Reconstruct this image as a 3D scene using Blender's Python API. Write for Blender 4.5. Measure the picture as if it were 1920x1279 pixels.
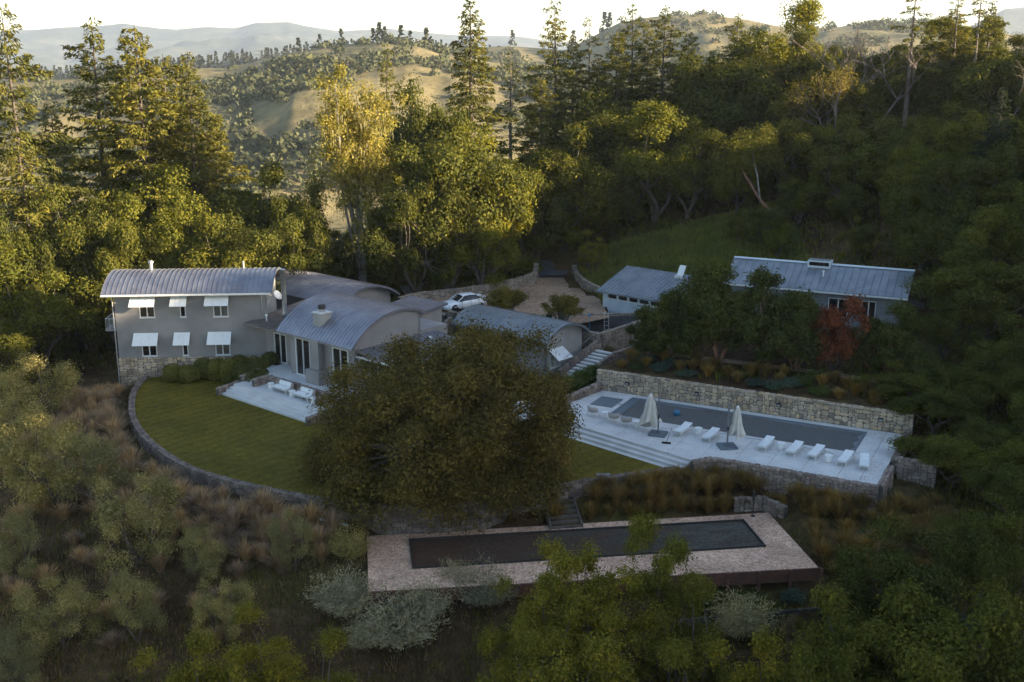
import bpy, math, random
import numpy as np
from mathutils import Matrix, Vector
sc = bpy.context.scene
for o in list(bpy.data.objects): bpy.data.objects.remove(o)
R = math.radians
# ------------------------------------------------------------------ camera
FPX, HORIZ, CAMH = 2050.0, 112.0, 26.0          # focal length in photo pixels, horizon row, height over the pool deck
PITCH = math.atan((639.5 - HORIZ) / FPX)
cam = bpy.data.cameras.new('camera'); cam_o = bpy.data.objects.new('camera', cam); sc.collection.objects.link(cam_o)
cam.sensor_width = 36.0; cam.lens = FPX / 1920 * 36.0
cam.clip_start = 0.5; cam.clip_end = 40000
cam_o.location = (0, 0, CAMH); cam_o.rotation_euler = (math.pi / 2 - PITCH, 0, 0)
sc.camera = cam_o
# ------------------------------------------------------------------ sky, sun, exposure
HAZE = 0.00006
SUN_EL, SUN_AZ = R(13.5), R(104)                # azimuth clockwise from +Y: the sun stands low to the right
w = bpy.data.worlds.new('World'); sc.world = w; w.use_nodes = True
nt = w.node_tree; nt.nodes.clear()
sky = nt.nodes.new('ShaderNodeTexSky'); sky.sky_type = 'NISHITA'; sky.sun_disc = False
sky.sun_elevation = SUN_EL; sky.sun_rotation = SUN_AZ; sky.altitude = 200; sky.air_density = 1.0; sky.dust_density = 0.9; sky.ozone_density = 1.0
bg = nt.nodes.new('ShaderNodeBackground'); bg.inputs['Strength'].default_value = 0.088
wo = nt.nodes.new('ShaderNodeOutputWorld')
nt.links.new(sky.outputs[0], bg.inputs[0]); nt.links.new(bg.outputs[0], wo.inputs[0])
sl = bpy.data.lights.new('sun', 'SUN'); sl.energy = 5.0; sl.angle = R(0.6); sl.color = (1.0, 0.82, 0.56)
so = bpy.data.objects.new('sun', sl); sc.collection.objects.link(so)
SUND = Vector((math.sin(SUN_AZ) * math.cos(SUN_EL), math.cos(SUN_AZ) * math.cos(SUN_EL), math.sin(SUN_EL)))
so.rotation_euler = SUND.to_track_quat('Z', 'Y').to_euler(); so.location = (200, -50, 120)
vs = sc.view_settings; vs.view_transform = 'Standard'; vs.look = 'None'; vs.exposure = 2.2; vs.gamma = 1.0; vs.use_curve_mapping = False
sc.render.engine = 'CYCLES'
cy = sc.cycles
cy.max_bounces = 5; cy.diffuse_bounces = 3; cy.glossy_bounces = 2; cy.transmission_bounces = 4; cy.volume_bounces = 1; cy.transparent_max_bounces = 8
cy.use_light_tree = False; cy.use_adaptive_sampling = True; cy.adaptive_threshold = 0.02; cy.use_denoising = True; cy.caustics_reflective = False; cy.caustics_refractive = False
try: cy.denoiser = 'OPENIMAGEDENOISE'; cy.denoising_prefilter = 'NONE'
except Exception: pass
sc.render.use_persistent_data = False

# ------------------------------------------------------------------ photo measurements to world points
SP, CP = math.sin(PITCH), math.cos(PITCH)
def ray(x, y):
    u, v = (x - 960) / FPX, (y - 639.5) / FPX
    return u, CP - v * SP, -(SP + v * CP)
def G(x, y, z=0.0):                              # point at height z
    a, b, c = ray(x, y); t = (z - CAMH) / c
    return Vector((a * t, b * t, z))
def D(x, y, Y):                                  # point at ground distance Y
    a, b, c = ray(x, y); t = Y / b
    return Vector((a * t, Y, CAMH + c * t))
rng = random.Random(7)
U = rng.uniform
COL = sc.collection
# ------------------------------------------------------------------ materials
MATS = {}
def newmat(name):
    m = bpy.data.materials.new(name); m.use_nodes = True; m.node_tree.nodes.clear()
    MATS[name] = m
    return m, m.node_tree.nodes, m.node_tree.links
def ramp(N, stops):
    r = N.new('ShaderNodeValToRGB'); e = r.color_ramp.elements
    while len(e) < len(stops): e.new(0.5)
    for k, (p, c) in enumerate(stops): e[k].position = p; e[k].color = (*c, 1)
    return r
def noise(N, L, scale, detail=4, coord='Object', dist=0.0, rough=0.55):
    t = N.new('ShaderNodeTexCoord') if coord != 'World' else N.new('ShaderNodeNewGeometry')
    n = N.new('ShaderNodeTexNoise'); n.inputs['Scale'].default_value = scale; n.inputs['Detail'].default_value = detail
    n.inputs['Roughness'].default_value = rough; n.inputs['Distortion'].default_value = dist
    L.new(t.outputs['Position' if coord == 'World' else coord], n.inputs['Vector'])
    return n
def mix(N, L, fac, a, b, mode='MIX'):
    m = N.new('ShaderNodeMix'); m.data_type = 'RGBA'; m.blend_type = mode
    for s, v in ((m.inputs[0], fac), (m.inputs[6], a), (m.inputs[7], b)):
        if hasattr(v, 'is_output'): L.new(v, s)
        elif isinstance(v, (int, float)): s.default_value = v
        else: s.default_value = (*v, 1)
    return m.outputs[2]
def finish(m, N, L, col, rough=0.7, bump=None, bstr=0.3, bdist=0.02, metal=0.0, spec=0.5):
    p = N.new('ShaderNodeBsdfPrincipled'); o = N.new('ShaderNodeOutputMaterial')
    if hasattr(col, 'is_output'): L.new(col, p.inputs['Base Color'])
    else: p.inputs['Base Color'].default_value = (*col, 1)
    if hasattr(rough, 'is_output'): L.new(rough, p.inputs['Roughness'])
    else: p.inputs['Roughness'].default_value = rough
    p.inputs['Metallic'].default_value = metal; p.inputs['Specular IOR Level'].default_value = spec
    if bump is not None:
        b = N.new('ShaderNodeBump'); b.inputs['Strength'].default_value = bstr; b.inputs['Distance'].default_value = bdist
        L.new(bump, b.inputs['Height']); L.new(b.outputs[0], p.inputs['Normal'])
    L.new(p.outputs[0], o.inputs[0])
    return m
def plain(name, c, c2=None, scale=2.0, rough=0.7, metal=0.0, bump=0.0, bscale=20.0, detail=5, spec=0.5, coord='World', lo=0.35, hi=0.65):
    """colour varied by one noise, fine relief by another"""
    m, N, L = newmat(name)
    c2 = c2 or tuple(x * 0.8 for x in c)
    n = noise(N, L, scale, detail, coord)
    r = ramp(N, [(lo, c), (hi, c2)]); L.new(n.outputs[0], r.inputs[0])
    b = noise(N, L, bscale, 3, coord).outputs[0] if bump else None
    return finish(m, N, L, r.outputs[0], rough, b, bump, 0.03, metal, spec)
def isl(N, L):
    """a random value for each loose piece and each object"""
    g = N.new('ShaderNodeNewGeometry'); o = N.new('ShaderNodeObjectInfo')
    a = N.new('ShaderNodeMath'); a.operation = 'ADD'; L.new(g.outputs['Random Per Island'], a.inputs[0]); L.new(o.outputs['Random'], a.inputs[1])
    f = N.new('ShaderNodeMath'); f.operation = 'FRACT'; L.new(a.outputs[0], f.inputs[0])
    return f.outputs[0]
def stone_mat(name, stops):
    m, N, L = newmat(name)
    r = ramp(N, stops); L.new(isl(N, L), r.inputs[0])
    n = noise(N, L, 5.0, 6, 'World'); r2 = ramp(N, [(0.3, (0.72, 0.7, 0.68)), (0.7, (1.18, 1.15, 1.1))]); L.new(n.outputs[0], r2.inputs[0])
    big = noise(N, L, 0.9, 4, 'World'); r3 = ramp(N, [(0.35, (0.7, 0.68, 0.66)), (0.6, (1.1, 1.1, 1.08))]); L.new(big.outputs[0], r3.inputs[0])
    c = mix(N, L, 1.0, r.outputs[0], r2.outputs[0], 'MULTIPLY'); c = mix(N, L, 0.7, c, r3.outputs[0], 'MULTIPLY')
    return finish(m, N, L, c, 0.9, noise(N, L, 18, 4, 'World').outputs[0], 0.6, 0.03, 0, 0.2)
def leaf_mat(name, c1, c2, c3=None, transl=0.35, rough=0.7, tint=0.25, spec=0.06):
    """leaves: a colour for each leaf, a shade for each plant, light let through"""
    m, N, L = newmat(name)
    g = N.new('ShaderNodeNewGeometry'); o = N.new('ShaderNodeObjectInfo')
    st = [(0.0, c1), (0.75, c2), (1.0, c3 or c2)]
    r = ramp(N, st); L.new(g.outputs['Random Per Island'], r.inputs[0])
    pr = ramp(N, [(0.0, (1 - tint, 1 - tint * 0.9, 1 - tint * 0.6)), (0.5, (1, 1, 1)), (1.0, (1 + tint, 1 + tint * 0.7, 1 - tint * 0.2))]); L.new(o.outputs['Random'], pr.inputs[0])
    n = noise(N, L, 0.45, 2, 'World'); nr = ramp(N, [(0.35, (0.8, 0.82, 0.85)), (0.65, (1.2, 1.14, 1.0))]); L.new(n.outputs[0], nr.inputs[0])
    c = mix(N, L, 1.0, r.outputs[0], pr.outputs[0], 'MULTIPLY'); c = mix(N, L, 1.0, c, nr.outputs[0], 'MULTIPLY')
    p = N.new('ShaderNodeBsdfPrincipled'); L.new(c, p.inputs['Base Color']); p.inputs['Roughness'].default_value = rough; p.inputs['Specular IOR Level'].default_value = spec
    t = N.new('ShaderNodeBsdfTranslucent'); tc = mix(N, L, 1.0, c, (1.25, 1.15, 0.55), 'MULTIPLY'); L.new(tc, t.inputs[0])
    x = N.new('ShaderNodeMixShader'); x.inputs[0].default_value = transl; L.new(p.outputs[0], x.inputs[1]); L.new(t.outputs[0], x.inputs[2])
    out = N.new('ShaderNodeOutputMaterial'); L.new(x.outputs[0], out.inputs[0])
    return m
# surfaces
def ground_mat():
    m, N, L = newmat('earth')
    big = noise(N, L, 0.09, 5, 'World'); fine = noise(N, L, 1.6, 6, 'World'); vf = noise(N, L, 9, 4, 'World')
    r1 = ramp(N, [(0.38, (0.062, 0.038, 0.022)), (0.5, (0.088, 0.060, 0.028)), (0.62, (0.075, 0.066, 0.022))]); L.new(big.outputs[0], r1.inputs[0])
    r2 = ramp(N, [(0.3, (0.5, 0.5, 0.5)), (0.7, (1.35, 1.3, 1.2))]); L.new(fine.outputs[0], r2.inputs[0])
    r3 = ramp(N, [(0.3, (0.6, 0.6, 0.6)), (0.7, (1.3, 1.3, 1.3))]); L.new(vf.outputs[0], r3.inputs[0])
    c = mix(N, L, 1, r1.outputs[0], r2.outputs[0], 'MULTIPLY'); c = mix(N, L, 1, c, r3.outputs[0], 'MULTIPLY')
    finish(m, N, L, c, 0.95, fine.outputs[0], 0.8, 0.2, 0, 0.1)
ground_mat()
def lawn_mat():
    m, N, L = newmat('lawn')
    a = noise(N, L, 0.35, 5, 'World'); b = noise(N, L, 3.0, 5, 'World'); f = noise(N, L, 30, 3, 'World')
    r1 = ramp(N, [(0.35, (0.098, 0.082, 0.0105)), (0.65, (0.142, 0.112, 0.0155))]); L.new(a.outputs[0], r1.inputs[0])
    r2 = ramp(N, [(0.3, (0.66, 0.72, 0.66)), (0.7, (1.28, 1.2, 1.1))]); L.new(b.outputs[0], r2.inputs[0])
    r3 = ramp(N, [(0.3, (0.55, 0.55, 0.5)), (0.7, (1.35, 1.35, 1.3))]); L.new(f.outputs[0], r3.inputs[0])
    c = mix(N, L, 1, r1.outputs[0], r2.outputs[0], 'MULTIPLY'); c = mix(N, L, 1, c, r3.outputs[0], 'MULTIPLY')
    g = N.new('ShaderNodeNewGeometry'); mp = N.new('ShaderNodeMapping'); mp.inputs['Rotation'].default_value = (0, 0, 0.72); L.new(g.outputs['Position'], mp.inputs[0])
    wv = N.new('ShaderNodeTexWave'); wv.inputs['Scale'].default_value = 0.32; wv.inputs['Distortion'].default_value = 1.6; wv.inputs['Detail'].default_value = 3; L.new(mp.outputs[0], wv.inputs[0])
    r4 = ramp(N, [(0.2, (0.9, 0.92, 0.9)), (0.8, (1.08, 1.06, 1.05))]); L.new(wv.outputs[0], r4.inputs[0]); c = mix(N, L, 1, c, r4.outputs[0], 'MULTIPLY')
    dn = noise(N, L, 0.8, 6, 'World'); r5 = ramp(N, [(0.56, (0, 0, 0)), (0.72, (0.55,) * 3)]); L.new(dn.outputs[0], r5.inputs[0]); c = mix(N, L, r5.outputs[0], c, (0.15, 0.115, 0.03))
    finish(m, N, L, c, 0.9, f.outputs[0], 0.9, 0.06, 0, 0.1)
lawn_mat()
def gravel_mat(name, c1, c2, scale=14, big=0.3):
    m, N, L = newmat(name)
    t = N.new('ShaderNodeNewGeometry'); v = N.new('ShaderNodeTexVoronoi'); v.inputs['Scale'].default_value = scale; L.new(t.outputs['Position'], v.inputs['Vector'])
    s = N.new('ShaderNodeSeparateColor'); L.new(v.outputs['Color'], s.inputs[0])
    r = ramp(N, [(0.0, tuple(x * 0.6 for x in c1)), (0.5, c1), (1.0, c2)]); L.new(s.outputs[0], r.inputs[0])
    n = noise(N, L, big, 5, 'World'); r2 = ramp(N, [(0.35, (0.72, 0.7, 0.68)), (0.65, (1.08, 1.06, 1.04))]); L.new(n.outputs[0], r2.inputs[0])
    n3 = noise(N, L, 2.2, 5, 'World'); r3 = ramp(N, [(0.3, (0.82, 0.8, 0.78)), (0.65, (1.05, 1.05, 1.05))]); L.new(n3.outputs[0], r3.inputs[0])
    c = mix(N, L, 1, r.outputs[0], r2.outputs[0], 'MULTIPLY'); c = mix(N, L, 1, c, r3.outputs[0], 'MULTIPLY')
    finish(m, N, L, c, 0.95, v.outputs['Distance'], 0.8, 0.05, 0, 0.15)
gravel_mat('pea_gravel', (0.66, 0.43, 0.31), (0.82, 0.59, 0.45), 11)
gravel_mat('drive_gravel', (0.37, 0.255, 0.18), (0.46, 0.335, 0.245), 9, 0.2)
plain('asphalt', (0.05, 0.052, 0.058), (0.035, 0.036, 0.04), 1.2, 0.85, 0, 0.3, 30)
plain('concrete', (0.60, 0.59, 0.575), (0.50, 0.495, 0.485), 0.8, 0.8, 0, 0.12, 14, 7)
MATS['concrete'].name = 'concrete'
plain('concrete_joint', (0.10, 0.10, 0.10), None, 3, 0.9)
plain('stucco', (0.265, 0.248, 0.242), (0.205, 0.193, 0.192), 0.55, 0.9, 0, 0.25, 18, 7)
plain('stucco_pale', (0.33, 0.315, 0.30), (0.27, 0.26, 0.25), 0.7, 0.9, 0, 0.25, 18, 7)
def roof_mat(name, c1, c2, rough, metal):
    m, N, L = newmat(name)
    n = noise(N, L, 0.7, 6, 'World', 0.6); r = ramp(N, [(0.35, c1), (0.62, c2)]); L.new(n.outputs[0], r.inputs[0])
    n2 = noise(N, L, 3.5, 4, 'World'); rr = ramp(N, [(0.3, (rough - 0.1,) * 3), (0.7, (rough + 0.14,) * 3)]); L.new(n2.outputs[0], rr.inputs[0])
    finish(m, N, L, r.outputs[0], rr.outputs[0], n2.outputs[0], 0.08, 0.05, metal, 0.5)
roof_mat('zinc', (0.30, 0.30, 0.335), (0.22, 0.22, 0.255), 0.42, 0.75)
roof_mat('weathered_zinc', (0.25, 0.22, 0.21), (0.16, 0.14, 0.14), 0.5, 0.6)
roof_mat('blue_steel', (0.27, 0.295, 0.32), (0.19, 0.215, 0.245), 0.45, 0.6)
plain('white_paint', (0.74, 0.74, 0.73), (0.68, 0.69, 0.69), 3, 0.5)
plain('white_cloth', (0.72, 0.73, 0.73), (0.64, 0.66, 0.67), 4, 0.85, 0, 0.2, 25)
plain('canvas', (0.62, 0.58, 0.52), (0.52, 0.49, 0.45), 2.5, 0.9, 0, 0.2, 22)
plain('woven_rope', (0.46, 0.42, 0.39), (0.34, 0.31, 0.29), 30, 0.9, 0, 0.5, 60)
plain('frame_white', (0.62, 0.62, 0.61), (0.56, 0.56, 0.56), 4, 0.5)
plain('pole_grey', (0.20, 0.21, 0.23), (0.15, 0.16, 0.18), 3, 0.5, 0.4)
plain('granite', (0.12, 0.15, 0.17), (0.09, 0.115, 0.135), 6, 0.6)
plain('dark_metal', (0.025, 0.023, 0.022), (0.04, 0.036, 0.033), 5, 0.6, 0.3)
plain('chimney_metal', (0.42, 0.42, 0.42), (0.33, 0.33, 0.34), 3, 0.45, 0.5)
plain('board_siding', (0.52, 0.57, 0.60), (0.45, 0.50, 0.54), 1.2, 0.8, 0, 0.15, 10)
plain('grey_siding', (0.22, 0.235, 0.25), (0.16, 0.175, 0.19), 1.2, 0.8, 0, 0.15, 10)
plain('fence_board', (0.105, 0.10, 0.105), (0.055, 0.055, 0.06), 2.2, 0.9, 0, 0.3, 10)
plain('redwood', (0.145, 0.062, 0.038), (0.085, 0.04, 0.028), 1.5, 0.85, 0, 0.4, 8)
plain('old_timber', (0.115, 0.095, 0.08), (0.06, 0.05, 0.044), 1.8, 0.9, 0, 0.4, 8)
plain('mortar', (0.10, 0.092, 0.082), (0.06, 0.056, 0.05), 4, 0.95, 0, 0.4, 14)
plain('blue_plastic', (0.02, 0.16, 0.30), None, 3, 0.4)
plain('blue_paint', (0.10, 0.25, 0.42), (0.07, 0.18, 0.32), 3, 0.5)
plain('green_paint', (0.015, 0.10, 0.045), (0.01, 0.07, 0.03), 3, 0.5)
plain('cream_paint', (0.62, 0.56, 0.38), None, 3, 0.6)
plain('bristle', (0.03, 0.012, 0.010), None, 5, 0.95)
plain('mat_fibre', (0.05, 0.035, 0.03), None, 20, 0.95)
plain('rubber', (0.018, 0.018, 0.019), None, 5, 0.8)
plain('aluminium', (0.55, 0.55, 0.55), None, 5, 0.35, 0.8)
plain('car_paint', (0.76, 0.77, 0.78), (0.74, 0.75, 0.77), 2, 0.22, 0, 0, 20, 4, 0.6)
plain('alloy', (0.06, 0.06, 0.065), None, 6, 0.35, 0.6)
plain('lamp_red', (0.35, 0.02, 0.02), None, 6, 0.3)
plain('lamp_clear', (0.35, 0.36, 0.38), None, 6, 0.15)
def glass_mat(name, c, rough):
    m, N, L = newmat(name); n = noise(N, L, 0.9, 2, 'World'); r = ramp(N, [(0.35, c), (0.65, tuple(x * 2.2 for x in c))]); L.new(n.outputs[0], r.inputs[0])
    finish(m, N, L, r.outputs[0], rough, None, 0, 0, 0, 0.6)
glass_mat('window_glass', (0.010, 0.010, 0.011), 0.06)
glass_mat('blind_glass', (0.07, 0.068, 0.062), 0.12)
def cover_mat():
    m, N, L = newmat('pool_cover')
    t = N.new('ShaderNodeTexCoord'); mp = N.new('ShaderNodeMapping'); mp.inputs['Scale'].default_value = (0.14, 1.0, 1); mp.inputs['Rotation'].default_value = (0, 0, 0.12); L.new(t.outputs['Object'], mp.inputs[0])
    n = N.new('ShaderNodeTexNoise'); n.inputs['Scale'].default_value = 1.5; n.inputs['Detail'].default_value = 7; n.inputs['Roughness'].default_value = 0.65; n.inputs['Distortion'].default_value = 0.8; L.new(mp.outputs[0], n.inputs[0])
    r = ramp(N, [(0.49, (0.0,) * 3), (0.57, (1.0,) * 3)]); L.new(n.outputs[0], r.inputs[0])
    sx = N.new('ShaderNodeSeparateXYZ'); L.new(t.outputs['Object'], sx.inputs[0])
    rr = ramp(N, [(0.25, (0.12,) * 3), (0.55, (0.85,) * 3), (0.82, (0.8,) * 3), (0.95, (0.15,) * 3)]); mm = N.new('ShaderNodeMath'); mm.operation = 'MULTIPLY'; mm.inputs[1].default_value = 1 / 17.8
    L.new(sx.outputs[0], mm.inputs[0]); L.new(mm.outputs[0], rr.inputs[0])
    f = N.new('ShaderNodeMath'); f.operation = 'MULTIPLY'; L.new(r.outputs[0], f.inputs[0]); L.new(rr.outputs[0], f.inputs[1])
    g = noise(N, L, 0.8, 5, 'Object'); base = ramp(N, [(0.35, (0.125, 0.14, 0.165)), (0.65, (0.165, 0.18, 0.205))]); L.new(g.outputs[0], base.inputs[0])
    c = mix(N, L, f.outputs[0], base.outputs[0], (0.062, 0.032, 0.024))
    finish(m, N, L, c, 0.55, n.outputs[0], 0.25, 0.05, 0, 0.4)
cover_mat()
def court_mat():
    m, N, L = newmat('court_surface')
    t = N.new('ShaderNodeTexCoord'); mp = N.new('ShaderNodeMapping'); mp.inputs['Scale'].default_value = (0.35, 1.0, 1); L.new(t.outputs['Object'], mp.inputs[0])
    n = N.new('ShaderNodeTexNoise'); n.inputs['Scale'].default_value = 0.9; n.inputs['Detail'].default_value = 8; n.inputs['Roughness'].default_value = 0.7; L.new(mp.outputs[0], n.inputs[0])
    sx = N.new('ShaderNodeSeparateXYZ'); L.new(t.outputs['Object'], sx.inputs[0])
    mm = N.new('ShaderNodeMath'); mm.operation = 'MULTIPLY_ADD'; mm.inputs[1].default_value = 0.017; mm.inputs[2].default_value = -0.24; L.new(sx.outputs[0], mm.inputs[0])
    a = N.new('ShaderNodeMath'); a.operation = 'ADD'; L.new(n.outputs[0], a.inputs[0]); L.new(mm.outputs[0], a.inputs[1])
    r = ramp(N, [(0.22, (0.070, 0.041, 0.027)), (0.42, (0.070, 0.049, 0.037)), (0.52, (0.062, 0.055, 0.046)), (0.64, (0.08, 0.077, 0.066))]); L.new(a.outputs[0], r.inputs[0])
    f = noise(N, L, 5, 5, 'Object'); r2 = ramp(N, [(0.35, (0.7,) * 3), (0.65, (1.25,) * 3)]); L.new(f.outputs[0], r2.inputs[0])
    finish(m, N, L, mix(N, L, 1, r.outputs[0], r2.outputs[0], 'MULTIPLY'), 0.95, f.outputs[0], 0.3, 0.03, 0, 0.05)
court_mat()
TAN = [(0.0, (0.30, 0.235, 0.185)), (0.2, (0.50, 0.405, 0.305)), (0.4, (0.29, 0.245, 0.21)), (0.6, (0.56, 0.465, 0.365)), (0.8, (0.50, 0.375, 0.235)), (0.92, (0.38, 0.315, 0.26)), (1.0, (0.19, 0.16, 0.14))]
stone_mat('tan_stone', TAN)
stone_mat('grey_stone', [(0.0, (0.17, 0.145, 0.125)), (0.4, (0.26, 0.22, 0.185)), (0.7, (0.32, 0.275, 0.225)), (1.0, (0.2, 0.175, 0.155))])
stone_mat('mauve_stone', [(0.0, (0.17, 0.13, 0.118)), (0.4, (0.26, 0.205, 0.182)), (0.7, (0.33, 0.27, 0.238)), (1.0, (0.2, 0.16, 0.145))])
stone_mat('dusky_stone', [(0.0, (0.12, 0.092, 0.084)), (0.4, (0.18, 0.142, 0.128)), (0.7, (0.24, 0.195, 0.172)), (1.0, (0.15, 0.118, 0.106))])
plain('bark', (0.10, 0.078, 0.06), (0.055, 0.042, 0.034), 2.5, 0.95, 0, 0.6, 8)
plain('bark_pale', (0.27, 0.245, 0.22), (0.15, 0.135, 0.12), 2.0, 0.95, 0, 0.5, 8)
plain('bark_red', (0.24, 0.12, 0.075), (0.15, 0.075, 0.05), 1.5, 0.8, 0, 0.3, 6)
plain('bark_dead', (0.16, 0.125, 0.105), (0.09, 0.07, 0.06), 1.5, 0.95, 0, 0.3, 6)
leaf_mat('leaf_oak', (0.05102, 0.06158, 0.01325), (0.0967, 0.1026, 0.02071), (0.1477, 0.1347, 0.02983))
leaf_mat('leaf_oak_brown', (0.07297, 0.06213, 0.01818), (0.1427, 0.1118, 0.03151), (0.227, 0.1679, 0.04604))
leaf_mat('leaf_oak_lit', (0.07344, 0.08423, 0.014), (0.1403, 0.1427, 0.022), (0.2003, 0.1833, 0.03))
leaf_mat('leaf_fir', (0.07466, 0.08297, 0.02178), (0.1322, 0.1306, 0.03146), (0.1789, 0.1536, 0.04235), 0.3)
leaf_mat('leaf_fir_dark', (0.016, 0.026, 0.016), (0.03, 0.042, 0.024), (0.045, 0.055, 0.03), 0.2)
leaf_mat('leaf_poplar', (0.2145, 0.1979, 0.0396), (0.3705, 0.311, 0.063), (0.5265, 0.4147, 0.108), 0.4)
leaf_mat('moss', (0.225, 0.21, 0.1125), (0.3, 0.2775, 0.1575), None, 0.35)
leaf_mat('leaf_olive', (0.1472, 0.1409, 0.05884), (0.2422, 0.2174, 0.09886), (0.3636, 0.3141, 0.1589), 0.25)
leaf_mat('leaf_silver', (0.2297, 0.2106, 0.1323), (0.3341, 0.2995, 0.1911), (0.4385, 0.3838, 0.2499), 0.2)
leaf_mat('leaf_bay', (0.08968, 0.09691, 0.01454), (0.1666, 0.1536, 0.02239), (0.2669, 0.2087, 0.03358))
leaf_mat('leaf_magnolia', (0.04, 0.05, 0.014), (0.075, 0.086, 0.022), (0.125, 0.125, 0.036), 0.3)
leaf_mat('leaf_red', (0.108, 0.03264, 0.02052), (0.2052, 0.06324, 0.02964), (0.27, 0.102, 0.0456), 0.3)
leaf_mat('leaf_hedge', (0.09477, 0.09971, 0.02808), (0.158, 0.1561, 0.0468), (0.2106, 0.1951, 0.06552), 0.25)
leaf_mat('leaf_vase', (0.11, 0.08625, 0.022), (0.15, 0.1323, 0.03), (0.2, 0.1437, 0.04), 0.35)
leaf_mat('leaf_teal', (0.045, 0.075, 0.055), (0.075, 0.11, 0.085), (0.11, 0.15, 0.115), 0.2)
leaf_mat('leaf_green', (0.039, 0.0598, 0.01615), (0.065, 0.0943, 0.0266), (0.0975, 0.1207, 0.03325), 0.3)
leaf_mat('blade_tan', (0.255, 0.1795, 0.1248), (0.375, 0.2666, 0.1885), (0.51, 0.374, 0.273), 0.3, 0.7)
leaf_mat('blade_olive', (0.157, 0.1089, 0.03969), (0.2467, 0.1633, 0.06143), (0.3438, 0.2299, 0.08978), 0.3, 0.7)
leaf_mat('blade_green', (0.065, 0.077, 0.0144), (0.1105, 0.11, 0.0234), (0.156, 0.143, 0.0405), 0.3, 0.7)
leaf_mat('blade_meadow', (0.12, 0.135, 0.036), (0.18, 0.185, 0.055), (0.24, 0.23, 0.085), 0.35, 0.7)
leaf_mat('blade_dry', (0.12, 0.0825, 0.0464), (0.192, 0.132, 0.0754), (0.272, 0.195, 0.116), 0.3, 0.7)
leaf_mat('far_oak', (0.05456, 0.06171, 0.03366), (0.088, 0.0935, 0.04862), None, 0.15, 0.7)
leaf_mat('far_fir', (0.034, 0.040, 0.028), (0.055, 0.06, 0.038), None, 0.1, 0.7)
def hill_mat(name, a, b, c, s1, s2):
    m, N, L = newmat(name)
    n = noise(N, L, s1, 8, 'World', 0.4, 0.62); r = ramp(N, [(0.36, a), (0.52, b), (0.66, c)]); L.new(n.outputs[0], r.inputs[0])
    n2 = noise(N, L, s2, 8, 'World', 0.5, 0.7); r2 = ramp(N, [(0.3, (0.55, 0.58, 0.55)), (0.7, (1.3, 1.25, 1.15))]); L.new(n2.outputs[0], r2.inputs[0])
    finish(m, N, L, mix(N, L, 1, r.outputs[0], r2.outputs[0], 'MULTIPLY'), 0.95, n2.outputs[0], 0.7, 0.15 / s2, 0, 0.1)
hill_mat('dry_grass_hill', (0.15, 0.125, 0.066), (0.20, 0.165, 0.088), (0.10, 0.095, 0.05), 0.012, 0.08)
hill_mat('mountain_scrub', (0.035, 0.045, 0.042), (0.055, 0.062, 0.055), (0.12, 0.11, 0.085), 0.0022, 0.01)
hill_mat('valley_floor', (0.10, 0.10, 0.05), (0.22, 0.18, 0.09), (0.07, 0.075, 0.04), 0.006, 0.05)
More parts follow.
